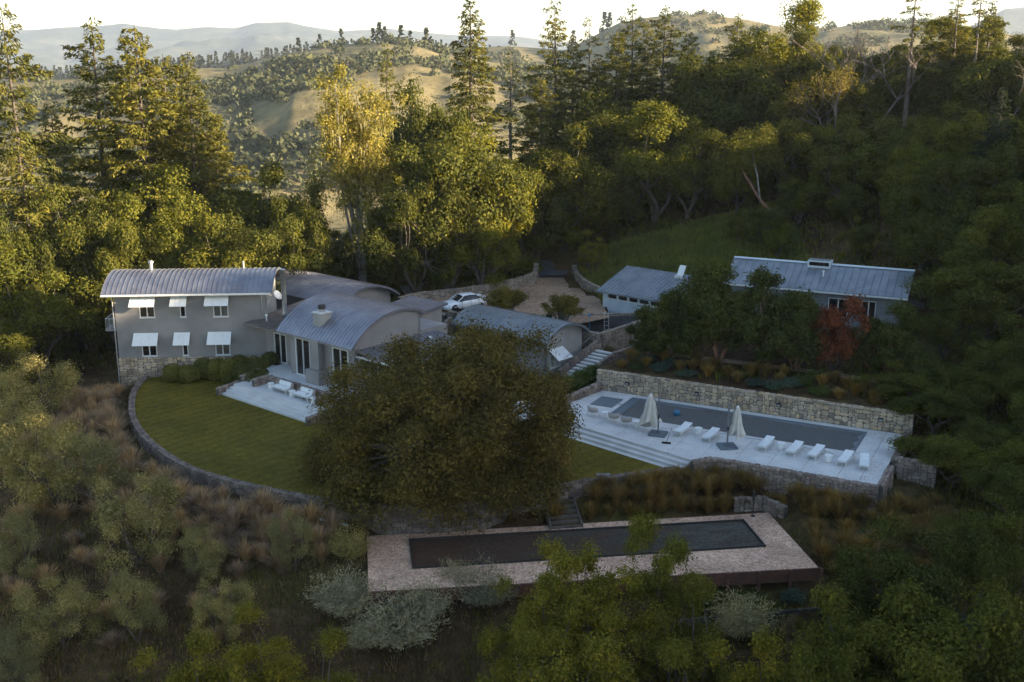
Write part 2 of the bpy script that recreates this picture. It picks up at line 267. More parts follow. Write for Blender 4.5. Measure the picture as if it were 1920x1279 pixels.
# ------------------------------------------------------------------ mesh helpers
class MB:
    def __init__(s): s.v = []; s.f = []
    def poly(s, pts):
        k = len(s.v); s.v += [tuple(p) for p in pts]; s.f.append(tuple(range(k, k + len(pts)))); return s
    def box(s, x0, x1, y0, y1, z0, z1):
        k = len(s.v); s.v += [(x0, y0, z0), (x1, y0, z0), (x1, y1, z0), (x0, y1, z0), (x0, y0, z1), (x1, y0, z1), (x1, y1, z1), (x0, y1, z1)]
        s.f += [tuple(k + i for i in q) for q in ((3, 2, 1, 0), (4, 5, 6, 7), (0, 1, 5, 4), (1, 2, 6, 5), (2, 3, 7, 6), (3, 0, 4, 7))]; return s
    def hexa(s, b, t):                                # four bottom points, four top points
        k = len(s.v); s.v += [tuple(p) for p in b] + [tuple(p) for p in t]
        s.f += [tuple(k + i for i in q) for q in ((3, 2, 1, 0), (4, 5, 6, 7), (0, 1, 5, 4), (1, 2, 6, 5), (2, 3, 7, 6), (3, 0, 4, 7))]; return s
    def prism(s, pts, z0, z1):
        n = len(pts); k = len(s.v)
        s.v += [(p[0], p[1], z0) for p in pts] + [(p[0], p[1], z1) for p in pts]
        s.f.append(tuple(k + i for i in reversed(range(n)))); s.f.append(tuple(k + n + i for i in range(n)))
        for i in range(n): j = (i + 1) % n; s.f.append((k + i, k + j, k + n + j, k + n + i))
        return s
    def tube(s, pts, rad, n=6, cap=True):
        pts = [Vector(p) for p in pts]; k = len(s.v); m = len(pts)
        if not isinstance(rad, (list, tuple)): rad = [rad] * m
        for i, p in enumerate(pts):
            d = (pts[min(i + 1, m - 1)] - pts[max(i - 1, 0)]).normalized()
            a = d.cross(Vector((0, 0, 1)) if abs(d.z) < 0.9 else Vector((1, 0, 0))).normalized(); b = d.cross(a)
            for q in range(n):
                t = 2 * math.pi * q / n; s.v.append(tuple(p + (a * math.cos(t) + b * math.sin(t)) * rad[i]))
        for i in range(m - 1):
            for q in range(n):
                q2 = (q + 1) % n; s.f.append((k + i * n + q, k + i * n + q2, k + (i + 1) * n + q2, k + (i + 1) * n + q))
        if cap: s.f.append(tuple(k + q for q in range(n))); s.f.append(tuple(k + (m - 1) * n + q for q in reversed(range(n))))
        return s
    def lathe(s, prof, n=16, c=(0, 0)):
        k = len(s.v); m = len(prof)
        for r, z in prof:
            for q in range(n): t = 2 * math.pi * q / n; s.v.append((c[0] + r * math.cos(t), c[1] + r * math.sin(t), z))
        for i in range(m - 1):
            for q in range(n):
                q2 = (q + 1) % n; s.f.append((k + i * n + q, k + i * n + q2, k + (i + 1) * n + q2, k + (i + 1) * n + q))
        s.f.append(tuple(k + q for q in reversed(range(n)))); s.f.append(tuple(k + (m - 1) * n + q for q in range(n))); return s
    def add(s, o, M=None):
        k = len(s.v); s.v += [tuple(M @ Vector(p)) for p in o.v] if M else o.v
        s.f += [tuple(k + i for i in f) for f in o.f]; return s
    def mesh(s, name, mat, smooth=False):
        me = bpy.data.meshes.new(name); me.from_pydata(s.v, [], s.f); me.materials.append(MATS[mat])
        if smooth: me.polygons.foreach_set('use_smooth', [True] * len(me.polygons))
        me.update(); return me
    def obj(s, name, mat, parent=None, smooth=False, bevel=0.0, link=True):
        o = bpy.data.objects.new(name, s.mesh(name, mat, smooth))
        if link: COL.objects.link(o)
        o.parent = parent
        if bevel: b = o.modifiers.new('bevel', 'BEVEL'); b.width = bevel; b.segments = 2; b.limit_method = 'ANGLE'
        return o
def np_mesh(name, V, F, mat, smooth=False):
    """mesh from arrays; F is (n, k) with one k"""
    V = np.ascontiguousarray(V, dtype=np.float32); F = np.ascontiguousarray(F, dtype=np.int32); n, k = F.shape
    me = bpy.data.meshes.new(name); me.vertices.add(len(V)); me.vertices.foreach_set('co', V.ravel())
    me.loops.add(n * k); me.loops.foreach_set('vertex_index', F.ravel())
    me.polygons.add(n); me.polygons.foreach_set('loop_start', np.arange(0, n * k, k, dtype=np.int32)); me.polygons.foreach_set('loop_total', np.full(n, k, dtype=np.int32))
    if smooth: me.polygons.foreach_set('use_smooth', np.ones(n, dtype=bool))
    me.materials.append(MATS[mat]); me.update(calc_edges=True); return me
def ob(name, me, parent=None, link=True):
    o = bpy.data.objects.new(name, me); o.parent = parent
    if link: COL.objects.link(o)
    return o
def tag(o, label, cat=None, group=None, kind=None):
    o['label'] = label
    if cat: o['category'] = cat
    if group: o['group'] = group
    if kind: o['kind'] = kind
    return o
def thing(name, label, cat, loc=(0, 0, 0), rz=0.0, group=None, kind=None, link=True):
    o = bpy.data.objects.new(name, None); o.empty_display_size = 0.3; o.location = loc; o.rotation_euler = (0, 0, rz)
    if link: COL.objects.link(o)
    return tag(o, label, cat, group, kind)
PROTO = []
def copy_thing(root, loc, rz=0.0, scale=(1, 1, 1), label=None, group=None, tilt=(0, 0)):
    """a copy of a thing with its parts and sub-parts; the copies share mesh data"""
    r = root.copy(); COL.objects.link(r); r.location = loc; r.rotation_euler = (tilt[0], tilt[1], rz); r.scale = scale
    if label: r['label'] = label
    if group: r['group'] = group
    for ch in root.children:
        c = ch.copy(); COL.objects.link(c); c.parent = r
        for g in ch.children:
            d = g.copy(); COL.objects.link(d); d.parent = c
    return r
class Frame:
    """plan coordinates turned about z: s along the axis, t to its left"""
    def __init__(s, o, deg): s.o = Vector((o[0], o[1], 0)); s.a = R(deg); s.e = Vector((math.cos(s.a), math.sin(s.a), 0)); s.n = Vector((-s.e.y, s.e.x, 0))
    def p(s, a, b, z=0.0): q = s.o + s.e * a + s.n * b; return Vector((q.x, q.y, z))
    def inv(s, P): d = Vector((P[0], P[1], 0)) - s.o; return d.dot(s.e), d.dot(s.n)
HOUSE = Frame((-12.34, 82.56), -41)
POOL = Frame((7.5, 78.77), -27.6)
WING = Frame((-34.06, 91.45), 3.9)
def clip(poly, nx, ny, d):
    """keep the part of a polygon where nx*x + ny*y <= d"""
    out = []
    for i, p in enumerate(poly):
        q = poly[(i + 1) % len(poly)]; a = nx * p[0] + ny * p[1] - d; b = nx * q[0] + ny * q[1] - d
        if a <= 0: out.append(p)
        if (a < 0 < b) or (b < 0 < a): t = a / (a - b); out.append((p[0] + (q[0] - p[0]) * t, p[1] + (q[1] - p[1]) * t))
    return out
def inside(poly, x, y):
    c = False; n = len(poly)
    for i in range(n):
        (x1, y1), (x2, y2) = poly[i], poly[(i + 1) % n]
        if (y1 > y) != (y2 > y) and x < (x2 - x1) * (y - y1) / (y2 - y1) + x1: c = not c
    return c

def inside_np(poly, X, Y):
    c = np.zeros(X.shape, bool); n = len(poly)
    for i in range(n):
        (x1, y1), (x2, y2) = poly[i], poly[(i + 1) % n]
        if y1 != y2: c ^= ((y1 > Y) != (y2 > Y)) & (X < (x2 - x1) * (Y - y1) / (y2 - y1) + x1)
    return c
# ------------------------------------------------------------------ terrain
LAWN_Z, DECK_Z, PATIO_Z, FLOOR_Z, GRAV_Z, COURT_Z = -0.55, 0.0, 0.15, 0.65, -2.2, 2.5
CTRL = [(-34,92,-1.6),(-40,92,-2.4),(-33.0,84,-1.25),(-31,77.5,-1.35),(-26.5,71,-1.4),(-20.5,65.8,-1.4),(-13,62.6,-1.45),(-36,80,-2.6),(-30,68,-3.0),(-23,61.5,-2.9),(-46,80,-5),(-41,68,-6),(-31,60,-5.2),(-22,55,-4.8),(-12,53,-4.0),
 (-55,70,-9),(-60,90,-7),(-45,100,-3.5),(-36,102,-2.2),(-28,106,-1),(-50,50,-12),(-35,45,-11),(-20,45,-8.5),(-5,50,-4.8),(5,51,-4.8),(15,53,-4.8),(-5,44,-8),(8,44,-8),(20,44,-8),
 (0,30,-15),(30,30,-14),(-30,30,-17),(-70,40,-20),(60,30,-8),(0,10,-24),(40,10,-20),(-60,10,-30),(60,60,8),(66,40,8),(85,64,21),(85,54,21),(85,40,20),(85,20,18),(85,0,14),(90,-30,10),(110,20,18),(120,-30,18),(70,0,6),(60,-30,-4),(30,-40,-28),(-60,-40,-40),(-130,-40,-50),(-130,20,-40),
 (3,64.6,-1.5),(8,67,-1.3),(12,67.6,-1.05),(15.5,67.3,-1.15),(20,64.8,-1.25),(23.2,63.2,-1.4),(10,64.9,-2.0),(20,62,-2.1),(22,56,-4),(26,64,-2.2),(27,68,-1.4),(32,70,-0.8),(32,62,-2.4),(30,54,-4.8),(34,77,1),(40,60,-1.5),(42,70,1.5),(50,50,-3),(52,62,2),(60,80,10),
 (30,76,0.6),(24,79,1.7),(15,84,1.75),(9.5,87.5,1.5),(12,90,1.9),(14,89,2.1),(5.5,88.5,0.0),(8,91,0.7),(22,86,2.2),(30,82,2.4),(24,93,3.0),(30,91,3.2),(38,88,4.5),(16,98,2.2),(36,96,5),(46,90,7.5),(60,95,13),(84,74,26),(84,83,24),(84,98,18),(100,98,20),(110,64,24),(110,80,22),
 (5,96,2.2),(9,100,2.3),(-4,102,2.2),(-9,104,2.0),(3,112,2.4),(9,111,2.6),(4.7,119,2.5),(0,128,2.6),(-8,131,2.4),(-20,131,1.5),(-35,130,-0.5),(-14,112,1.2),(-22,116,0.3),
 (14,112,4),(18,118,6.5),(26,112,6.5),(34,110,8),(12,124,5.5),(28,125,10),(45,118,13),(60,120,17),(85,120,23),(110,120,27),
 (8,140,6),(25,145,14),(45,145,19),(70,150,24),(100,155,29),(10,165,9),(30,172,17),(55,175,22),(85,180,29),(120,180,34),(-12,150,2),(-15,175,-1),(-35,155,-5),(-60,130,-8),(-60,160,-16),(-85,120,-16),(-90,160,-26),
 (-40,190,-18),(0,200,-4),(30,205,5),(60,215,8),(100,220,14),(-80,215,-38),(-20,240,-25),(40,250,-16),(90,260,-8),(-120,150,-36),(-130,90,-26),(-110,60,-24),(150,120,30),(160,60,24),(160,200,30)]
ca = np.array(CTRL, dtype=float)
_K = np.linalg.norm(ca[:, None, :2] - ca[None, :, :2], axis=2); _n = len(ca)
_A = np.zeros((_n + 3, _n + 3)); _A[:_n, :_n] = _K + np.eye(_n) * -0.25; _A[:_n, _n] = 1; _A[:_n, _n + 1:] = ca[:, :2]; _A[_n:, :_n] = _A[:_n, _n:].T
_W = np.linalg.solve(_A, np.concatenate([ca[:, 2], np.zeros(3)]))
def smooth_z(X, Y):
    X = np.asarray(X, float); Y = np.asarray(Y, float); out = np.zeros(X.shape)
    for k in range(_n): out += _W[k] * np.hypot(X - ca[k, 0], Y - ca[k, 1])
    return out + _W[_n] + _W[_n + 1] * X + _W[_n + 2] * Y
# outlines of the levelled places
def catmull(pts, m=8):
    out = []
    for i in range(len(pts) - 1):
        p0, p1, p2, p3 = pts[max(i - 1, 0)], pts[i], pts[i + 1], pts[min(i + 2, len(pts) - 1)]
        for j in range(m):
            t = j / m
            out.append(tuple(0.5 * (2 * b + (c - a) * t + (2 * a - 5 * b + 4 * c - d) * t * t + (3 * b - a - 3 * c + d) * t ** 3) for a, b, c, d in zip(p0, p1, p2, p3)))
    return out + [tuple(pts[-1])]
LAWN_EDGE = catmull([(-31.55, 90.6), (-31.45, 88.6), (-30.99, 85.57), (-29.44, 80.70), (-27.49, 76.55), (-24.68, 72.34), (-21.42, 68.73), (-17.98, 66.35), (-14.50, 64.55), (-11.92, 63.45), (-8.0, 62.4), (-3.5, 62.6), (0.5, 64.2), (4.78, 66.53)], 7) + [(11.9, 69.15)]
hp = lambda a, b: tuple(HOUSE.p(a, b))[:2]
pp = lambda a, b: tuple(POOL.p(a, b))[:2]
STEP_A, STEP_B = (-0.5, 81.3), (11.99, 69.08)           # top edge of the pool steps
LAWN = LAWN_EDGE + [(11.72, 69.53), (-0.9, 81.0), hp(12.0, 6.0), hp(6.0, -1.0), hp(0.5, -5.25), hp(-10.6, -5.25), hp(-11.2, -0.5), tuple(WING.p(9.0, -0.2))[:2]]
DECK = [STEP_A, STEP_B, pp(9.6, -6.1), pp(20.4, -5.9), pp(20.4, 5.5), pp(-3.3, 5.5), (2.2, 83.0)]
GRAV = Frame((-8.87, 61.77), 8.0)
GRAVEL = [tuple(GRAV.p(a, b))[:2] for a, b in ((0, 0), (25.6, 0), (25.6, -7.95), (0, -7.3))]
COURT = [(-10.5, 104.5), (-9.1, 107.4), (-4.9, 109.4), (-0.6, 112.6), (2.3, 116.3), (2.9, 121.0), (6.6, 121.0), (6.7, 115.6), (7.6, 112.0), (8.9, 108.6), (9.0, 105.6), (9.2, 100.2), (4.6, 96.4), (-4.6, 101.0)]
HOUSEPAD = [hp(-13.6, 1.2), hp(-10.6, -5.2), hp(0.5, -5.2), hp(6.5, -1), hp(8, 15), hp(8, 20), hp(-4, 20.5), hp(-12, 16.5), hp(-27, 16.5), hp(-27, 8), tuple(WING.p(0.2, 6))[:2], tuple(WING.p(0.2, 0.2))[:2], tuple(WING.p(12, 0.2))[:2]]
PIT = [(4.0, 97.4), (7.76, 93.8), (12.6, 99.4), (16.5, 99.5), (17.0, 102.5), (12.6, 104.2), (9.3, 105.0), (9.2, 101.4), (6.0, 101.2)]
STAIR = [(3.0, 88.0), (6.6, 86.4), (10.6, 91.6), (8.6, 93.9), (7.7, 93.2), (3.6, 96.8), (0.5, 93)]
BLD3PAD = [(22, 93), (35, 87), (38, 95), (20, 103)]
def offset(poly, d):
    c = np.array(poly); n = len(c); out = []
    area = sum(c[i][0] * c[(i + 1) % n][1] - c[(i + 1) % n][0] * c[i][1] for i in range(n)); sg = 1 if area > 0 else -1
    for i in range(n):
        a, b, e = c[i - 1], c[i], c[(i + 1) % n]; d1 = (b - a) / (np.linalg.norm(b - a) + 1e-9); d2 = (e - b) / (np.linalg.norm(e - b) + 1e-9)
        nrm = np.array([d1[1] + d2[1], -(d1[0] + d2[0])]); nrm = nrm / (np.linalg.norm(nrm) + 1e-9); out.append(tuple(b + nrm * d * sg))
    return out
REG = [(offset(LAWN, 0.2), LAWN_Z - 0.9), (offset(DECK, 1.9), -1.2), (offset(GRAVEL, 1.5), GRAV_Z - 0.05), (GRAVEL, GRAV_Z - 0.3), (offset(COURT, -0.4), COURT_Z - 0.25), (HOUSEPAD, -1.2), (BLD3PAD, 3.0), (PIT, 0.5), (STAIR, -0.35), ([(7.4, 92.4), (13.4, 100.4), (16.6, 98.2), (11.2, 90.8), (9.0, 90.6)], 0.7)]
def land_z(x, y):
    z = float(smooth_z(x, y))
    for poly, zz in REG:
        if inside(poly, x, y): z = min(z, zz)
    return z
def build_terrain():
    st = 1.4; xs = np.arange(-150, 171, st); ys = np.arange(-42, 285, st); X, Y = np.meshgrid(xs, ys); Z = smooth_z(X, Y)
    r = np.random.default_rng(3)
    Z += 0.16 * np.sin(X * 0.9 + 1.3 * np.sin(Y * 0.37)) * np.cos(Y * 0.8 + np.sin(X * 0.41)) + 0.05 * r.standard_normal(Z.shape)
    for poly, zz in REG:
        m = inside_np(poly, X, Y); Z[m] = np.minimum(Z[m], zz)
    ny, nx = X.shape; idx = np.arange(nx * ny).reshape(ny, nx)
    F = np.stack([idx[:-1, :-1].ravel(), idx[:-1, 1:].ravel(), idx[1:, 1:].ravel(), idx[1:, :-1].ravel()], 1)
    o = ob('ground', np_mesh('ground', np.stack([X.ravel(), Y.ravel(), Z.ravel()], 1), F, 'earth', True))
    tag(o, 'brown earth slope around the house under the trees', 'ground', kind='structure')
build_terrain()
# valley floor out to the horizon
vb = MB()
for i in range(24):
    a0, a1 = 2 * math.pi * i / 24, 2 * math.pi * (i + 1) / 24
    for r0, r1, z0, z1 in ((120, 700, -60, -46), (700, 14000, -46, -46)):
        vb.poly([(r0 * math.cos(a0), 150 + r0 * math.sin(a0), z0), (r1 * math.cos(a0), 150 + r1 * math.sin(a0), z1), (r1 * math.cos(a1), 150 + r1 * math.sin(a1), z1), (r0 * math.cos(a1), 150 + r0 * math.sin(a1), z0)])
tag(vb.obj('valley_ground', 'valley_floor'), 'hazy valley floor far below the hills', 'ground', kind='structure')
# ------------------------------------------------------------------ hills and mountains
def vnoise(X, Y, seed):
    r = np.random.default_rng(seed); out = np.zeros_like(X); amp = 1.0
    for o in range(6):
        for k in range(4):
            a, ph = r.uniform(0, 6.28, 2); out += amp * np.sin(X * (2 ** o) * math.cos(a) + Y * (2 ** o) * math.sin(a) + ph) / 4
        amp *= 0.55
    return out
def hill(name, mat, label, cat, crest, ycrest, yfoot, zfoot, bump, wl, seed, px_step=8, rows=46, back=0.35, spur=0.0):
    """a range of hills: crest line at one distance, slope down to its foot, a back slope"""
    cx = np.array([c[0] for c in crest], float); cyy = np.array([c[1] for c in crest], float)
    pxs = np.arange(cx.min(), cx.max() + 1, px_step); crow = np.interp(pxs, cx, cyy)
    H = np.array([D(a, b, ycrest).z for a, b in zip(pxs, crow)]); XB = np.array([D(a, b, ycrest).x for a, b in zip(pxs, crow)]) / ycrest
    ts = np.linspace(0, 1 + back, rows); V = []
    for t in ts:
        y = yfoot + (ycrest - yfoot) * t; x = XB * (y if t <= 1 else y); k = t if t <= 1 else 1 - (t - 1) * 1.2
        s = k * k * (3 - 2 * k) * 0.55 + k * 0.45 if t <= 1 else k
        z = zfoot + (H - zfoot) * s; yy = np.full_like(x, y)
        n = vnoise(x / wl, yy / wl, seed); rd = np.abs(vnoise(x / (wl * 0.8), yy / (wl * 2.2), seed + 9))
        env = (4 * t * (1 - t) + 0.06) if t <= 1 else 0.3
        z = z + bump * n * max(env, 0.06) - spur * rd * max(env, 0.0)
        V.append(np.stack([x, yy, z], 1))
    V = np.array(V); nr, nc = V.shape[:2]; idx = np.arange(nr * nc).reshape(nr, nc)
    F = np.stack([idx[:-1, :-1].ravel(), idx[:-1, 1:].ravel(), idx[1:, 1:].ravel(), idx[1:, :-1].ravel()], 1)
    o = ob(name, np_mesh(name, V.reshape(-1, 3), F, mat, True)); tag(o, label, cat, kind='structure')
    return V
HILL_A = hill('grassy_hill', 'dry_grass_hill', 'golden grass hill dotted with oaks behind the poplar', 'hill',
  [(-700, 190), (-300, 165), (0, 150), (130, 142), (250, 132), (330, 122), (420, 122), (470, 112), (540, 97), (600, 86), (660, 80), (720, 79), (780, 86), (830, 100), (900, 112), (1000, 130), (1150, 150), (1400, 170)], 900, 330, -46, 13, 70, 5, 6, 60, 0.35, 10)
HILL_B = hill('rolling_hill', 'dry_grass_hill', 'higher rounded golden hill behind the tall firs', 'hill',
  [(500, 130), (700, 110), (780, 96), (860, 90), (940, 84), (1010, 88), (1060, 90), (1120, 62), (1160, 42), (1200, 32), (1260, 26), (1330, 23), (1400, 34), (1480, 52), (1560, 52), (1640, 44), (1720, 40), (1800, 48), (1900, 62), (2100, 70), (2500, 60)], 1500, 620, -44, 22, 120, 11, 6, 60, 0.35, 22)
hill('wooded_ridge', 'mountain_scrub', 'dark wooded ridge running behind the grassy hill', 'hill',
  [(-600, 150), (-100, 140), (100, 138), (250, 130), (360, 122), (450, 113), (540, 102), (640, 92), (740, 84), (820, 86), (900, 98), (1100, 125)], 1500, 950, -44, 10, 100, 31, 10, 30, 0.35, 6)
hill('mountain_range', 'mountain_scrub', 'pale blue mountain range along the far horizon', 'mountain',
  [(-900, 70), (-400, 62), (-100, 58), (40, 52), (110, 50), (190, 44), (232, 40), (262, 46), (330, 52), (380, 48), (440, 50), (480, 41), (540, 41), (575, 50), (640, 58), (720, 54), (780, 56), (860, 63), (960, 66), (1100, 80), (1400, 95), (1800, 100)], 8500, 5200, -46, 90, 700, 21, 6, 50, 0.3, 170)
hill('distant_mountain', 'mountain_scrub', 'blue mountain shoulder at the right edge of the sky', 'mountain',
  [(1500, 105), (1700, 90), (1800, 60), (1850, 32), (1885, 16), (1920, 13), (2000, 8), (2300, 30), (2700, 70)], 6000, 4200, -46, 50, 500, 27, 8, 30, 0.3, 80)
# ------------------------------------------------------------------ lawn, gravel, drive
lo = MB().poly([(x, y, LAWN_Z) for x, y in LAWN]).obj('lawn', 'lawn'); tag(lo, 'mown green lawn inside the curved stone wall', 'lawn', kind='structure')
gb = MB().poly([(x, y, GRAV_Z) for x, y in reversed(GRAVEL)]); tag(gb.obj('gravel_terrace', 'pea_gravel'), 'pinkish pea gravel around the bocce court', 'gravel', kind='structure')
cb = MB().poly([(x, y, COURT_Z) for x, y in reversed(COURT)]); tag(cb.obj('gravel_yard', 'drive_gravel'), 'tan gravel parking yard behind the house', 'gravel', kind='structure')
RC = catmull([(4.75, 119.8), (4.2, 124.0), (1.6, 128.0), (-3.5, 130.6), (-11, 132), (-20, 132.4), (-34, 131.5), (-60, 128)], 8)
def ribbon(path, half, zf):
    m = MB(); L_, R_ = [], []
    for i, p in enumerate(path):
        a = path[max(i - 1, 0)]; b = path[min(i + 1, len(path) - 1)]; d = Vector((b[0] - a[0], b[1] - a[1])).normalized()
        L_.append((p[0] - d.y * half, p[1] + d.x * half)); R_.append((p[0] + d.y * half, p[1] - d.x * half))
    for i in range(len(path) - 1):
        m.poly([(*R_[i], zf(*path[i])), (*R_[i + 1], zf(*path[i + 1])), (*L_[i + 1], zf(*path[i + 1])), (*L_[i], zf(*path[i]))])
    return m
tag(ribbon(RC, 1.9, lambda x, y: max(land_z(x, y), 1.6 if x < -10 else 2.52) + 0.14).obj('driveway', 'asphalt'), 'dark asphalt driveway curving away behind the gateway', 'driveway', kind='structure')
tag(MB().box(2.9, 6.6, 119.6, 119.9, COURT_Z - 0.1, COURT_Z + 0.05).obj('drain_grate', 'dark_metal'), 'dark drain grate across the gateway of the gravel yard', 'drain')
GP = catmull([(9.8, 90.9), (12.5, 88.6), (15.7, 86.9), (21, 84.2), (26.3, 81.4), (31, 79.3)], 8)
tag(ribbon(GP, 0.55, lambda x, y: land_z(x, y) + 0.16).obj('garden_path', 'drive_gravel'), 'narrow earth path through the planting above the pool wall', 'path', kind='structure')
# ------------------------------------------------------------------ bocce court
bt = thing('bocce_court', 'long dark bocce court sunk in pink gravel', 'bocce court', (*GRAV.p(2.6, -1.1)[:2], GRAV_Z), GRAV.a)
MB().poly([(0, -3.7, 0.012), (20.9, -3.7, 0.012), (20.9, 0, 0.012), (0, 0, 0.012)]).obj('surface', 'court_surface', bt)
for x0, x1, y0, y1 in ((-0.09, 20.99, 0.0, 0.09), (-0.09, 20.99, -3.79, -3.7), (-0.09, 0.0, -3.7, 0.0), (20.9, 20.99, -3.7, 0.0)):
    MB().box(x0, x1, y0, y1, -0.05, 0.13).obj('border_board', 'dark_metal', bt)
# ------------------------------------------------------------------ pool deck
pd = thing('pool_deck', 'pale concrete pool deck with wide jointed slabs', 'deck', (*POOL.o[:2], 0), POOL.a, kind='structure')
sA, sB = POOL.inv(STEP_A), POOL.inv(STEP_B)
sd = Vector((sB[0] - sA[0], sB[1] - sA[1])).normalized(); sn = Vector((sd.y, -sd.x))   # sn points to the lawn
dl = [POOL.inv(p) for p in DECK]
PB = MB(); PB.poly([(x, y, -0.035) for x, y in dl]); PB.obj('bedding', 'concrete_joint', pd)
PS = [-8, -6, -4, -2.7, 0, 2.25, 4.5, 6.7, 8.9, 11.1, 13.3, 15.5, 17.8, 19.2, 20.4]; PT = [-9, -7.4, -5.9, -3.6, -1.2, 0, 2.2, 4.47, 5.5]
for i in range(len(PS) - 1):
    for j in range(len(PT) - 1):
        x0, x1, y0, y1 = PS[i] + 0.015, PS[i + 1] - 0.015, PT[j] + 0.015, PT[j + 1] - 0.015
        if x0 > -0.1 and x1 < 17.9 and y0 > -0.1 and y1 < 4.5: continue
        q = [(x0, y0), (x1, y0), (x1, y1), (x0, y1)]
        for k in range(len(dl)):
            a, b = dl[k], dl[(k + 1) % len(dl)]; e = Vector((b[0] - a[0], b[1] - a[1])).normalized(); nx, ny = e.y, -e.x
            if len(q) >= 3 and k not in (1, 2): q = clip(q, nx, ny, nx * a[0] + ny * a[1])
        if len(q) >= 3:
            ar = abs(sum(q[k][0] * q[(k + 1) % len(q)][1] - q[(k + 1) % len(q)][0] * q[k][1] for k in range(len(q)))) / 2
            if ar > 0.12 and min(y for x, y in q) > -6.9: MB().prism(q, -0.03, 0.0).obj('paver', 'concrete', pd)
# steps from the deck down to the lawn
for k in range(3):
    z1 = -0.18 * (k + 1); o0 = 0.42 * k; o1 = 0.42 * (k + 1)
    a = Vector(sA); b = Vector(sB)
    e1 = 1.15 if k < 2 else 1.0
    q = [a + sn * (o0 - 0.02), b + sn * (o0 - 0.02) + sd * 0.0, b + sn * o1 - sd * 0.1, a + sn * o1]
    MB().prism([tuple(p) for p in reversed(q)], z1 - 0.4, z1 + 0.0).obj('step', 'concrete', pd)
    rf = [a + sn * (o0 - 0.25), b + sn * (o0 - 0.25), b + sn * (o0 - 0.021), a + sn * (o0 - 0.021)]
    MB().prism([tuple(p) for p in reversed(rf)], z1 - 0.05, z1 + 0.145).obj('riser', 'concrete', pd)
    rz = [a + sn * (o0 - 0.03), b + sn * (o0 - 0.03), b + sn * (o0 - 0.012), a + sn * (o0 - 0.012)]
    MB().prism([tuple(p) for p in reversed(rz)], z1 + 0.146, z1 + 0.151).obj('nose_shadow_strip', 'concrete_joint', pd)  # thin dark strip drawn in as the shadow line under the tread nose
# pool and spa under their covers
pl = thing('swimming_pool', 'long narrow swimming pool under a grey safety cover', 'pool', (*POOL.o[:2], 0), POOL.a)
m = MB(); nx_, ny_ = 60, 16
for j in range(ny_ + 1):
    for i in range(nx_ + 1):
        x, y = 17.8 * i / nx_, 4.47 * j / ny_; e = min(1, min(x, 17.8 - x, y, 4.47 - y) / 1.2)
        m.v.append((x, y, -0.02 - 0.10 * e + 0.012 * math.sin(x * 2.1 + y) * e + 0.01 * math.sin(y * 4 + x * 0.7)))
for j in range(ny_):
    for i in range(nx_): k = j * (nx_ + 1) + i; m.f.append((k, k + 1, k + nx_ + 2, k + nx_ + 1))
m.obj('cover', 'pool_cover', pl, True)
for x0, x1, y0, y1 in ((-0.16, 0.0, -0.0, 4.47), (17.8, 17.96, 0, 4.47), (-0.16, 17.96, 4.47, 4.75)):
    MB().box(x0, x1, y0, y1, -0.2, 0.02).obj('coping', 'granite', pl)
MB().box(0.02, 0.62, 0.02, 4.45, -0.1, 0.012).obj('cover_housing', 'granite', pl)
for k in range(9):
    y = 0.45 * (k + 0.55)
    MB().tube([(1.2 + i * 1.1, y + 0.05 * math.sin(i + k), -0.095) for i in range(15)], 0.012, 4).obj('seam', 'granite', pl)
sp = thing('spa', 'square spa under a flat grey cover beside the pool', 'spa', (*POOL.p(-2.4, 1.5)[:2], 0), POOL.a)
MB().box(0, 1.85, 0, 2.35, -0.03, 0.05).obj('cover', 'granite', sp, bevel=0.02)
MB().box(1.87, 2.35, 1.1, 1.22, -0.03, 0.012).obj('hinge_strap', 'dark_metal', sp)
# ------------------------------------------------------------------ patio in front of the great room
pt = thing('patio', 'pale concrete patio stepping down from the house to the lawn', 'patio', (*HOUSE.o[:2], 0), HOUSE.a, kind='structure')
MB().box(-10.5, 0.6, -4.1, -1.6, -1.0, PATIO_Z - 0.035).obj('base', 'concrete_joint', pt); MB().box(-10.5, 0.55, -4.118, -4.101, -0.9, PATIO_Z - 0.031).obj('riser', 'concrete', pt)
MB().prism([(-10.5, -2.2), (-8.7, -2.2), (-8.7, -1.75), (-0.4, -1.75), (-0.4, -1.6), (1.5, -1.6), (6.5, -1.2), (6.5, 2), (-8, 1.6), (-13.4, 1.6), (-13.4, 0.6)], -1.0, FLOOR_Z - 0.035).obj('base', 'concrete_joint', pt)
def slabs(parent, xs, ys, z, keep=None):
    for i in range(len(xs) - 1):
        for j in range(len(ys) - 1):
            q = [(xs[i] + 0.015, ys[j] + 0.015), (xs[i + 1] - 0.015, ys[j] + 0.015), (xs[i + 1] - 0.015, ys[j + 1] - 0.015), (xs[i] + 0.015, ys[j + 1] - 0.015)]
            for c in keep or (): q = clip(q, *c) if len(q) > 2 else q
            if len(q) > 2: MB().prism(q, z - 0.03, z).obj('paver', 'concrete', parent)
slabs(pt, [-10.45, -8.6, -6.9, -5.2, -3.5, -1.8, 0.55], [-4.12, -2.9, -1.8], PATIO_Z)
slabs(pt, [-13.3, -11.4, -9.6, -7.8, -6, -4.2, -2.4, -0.6, 1.4, 3.4, 5.4, 6.4], [-2.2, -1.72, -0.02, 1.55], FLOOR_Z, [(-1, -0.45, 12.1), (0, -1, 1.72)])
for k in range(4):
    y1 = -4.12 - 0.37 * (k + 0); y0 = -4.12 - 0.37 * (k + 1) + (0.35 if k == 3 else 0); z = PATIO_Z - 0.175 * (k + 1)
    if k < 3:
        MB().box(-10.5, 0.55, y0, y1 + 0.02, z - 0.5, z).obj('step', 'concrete', pt)
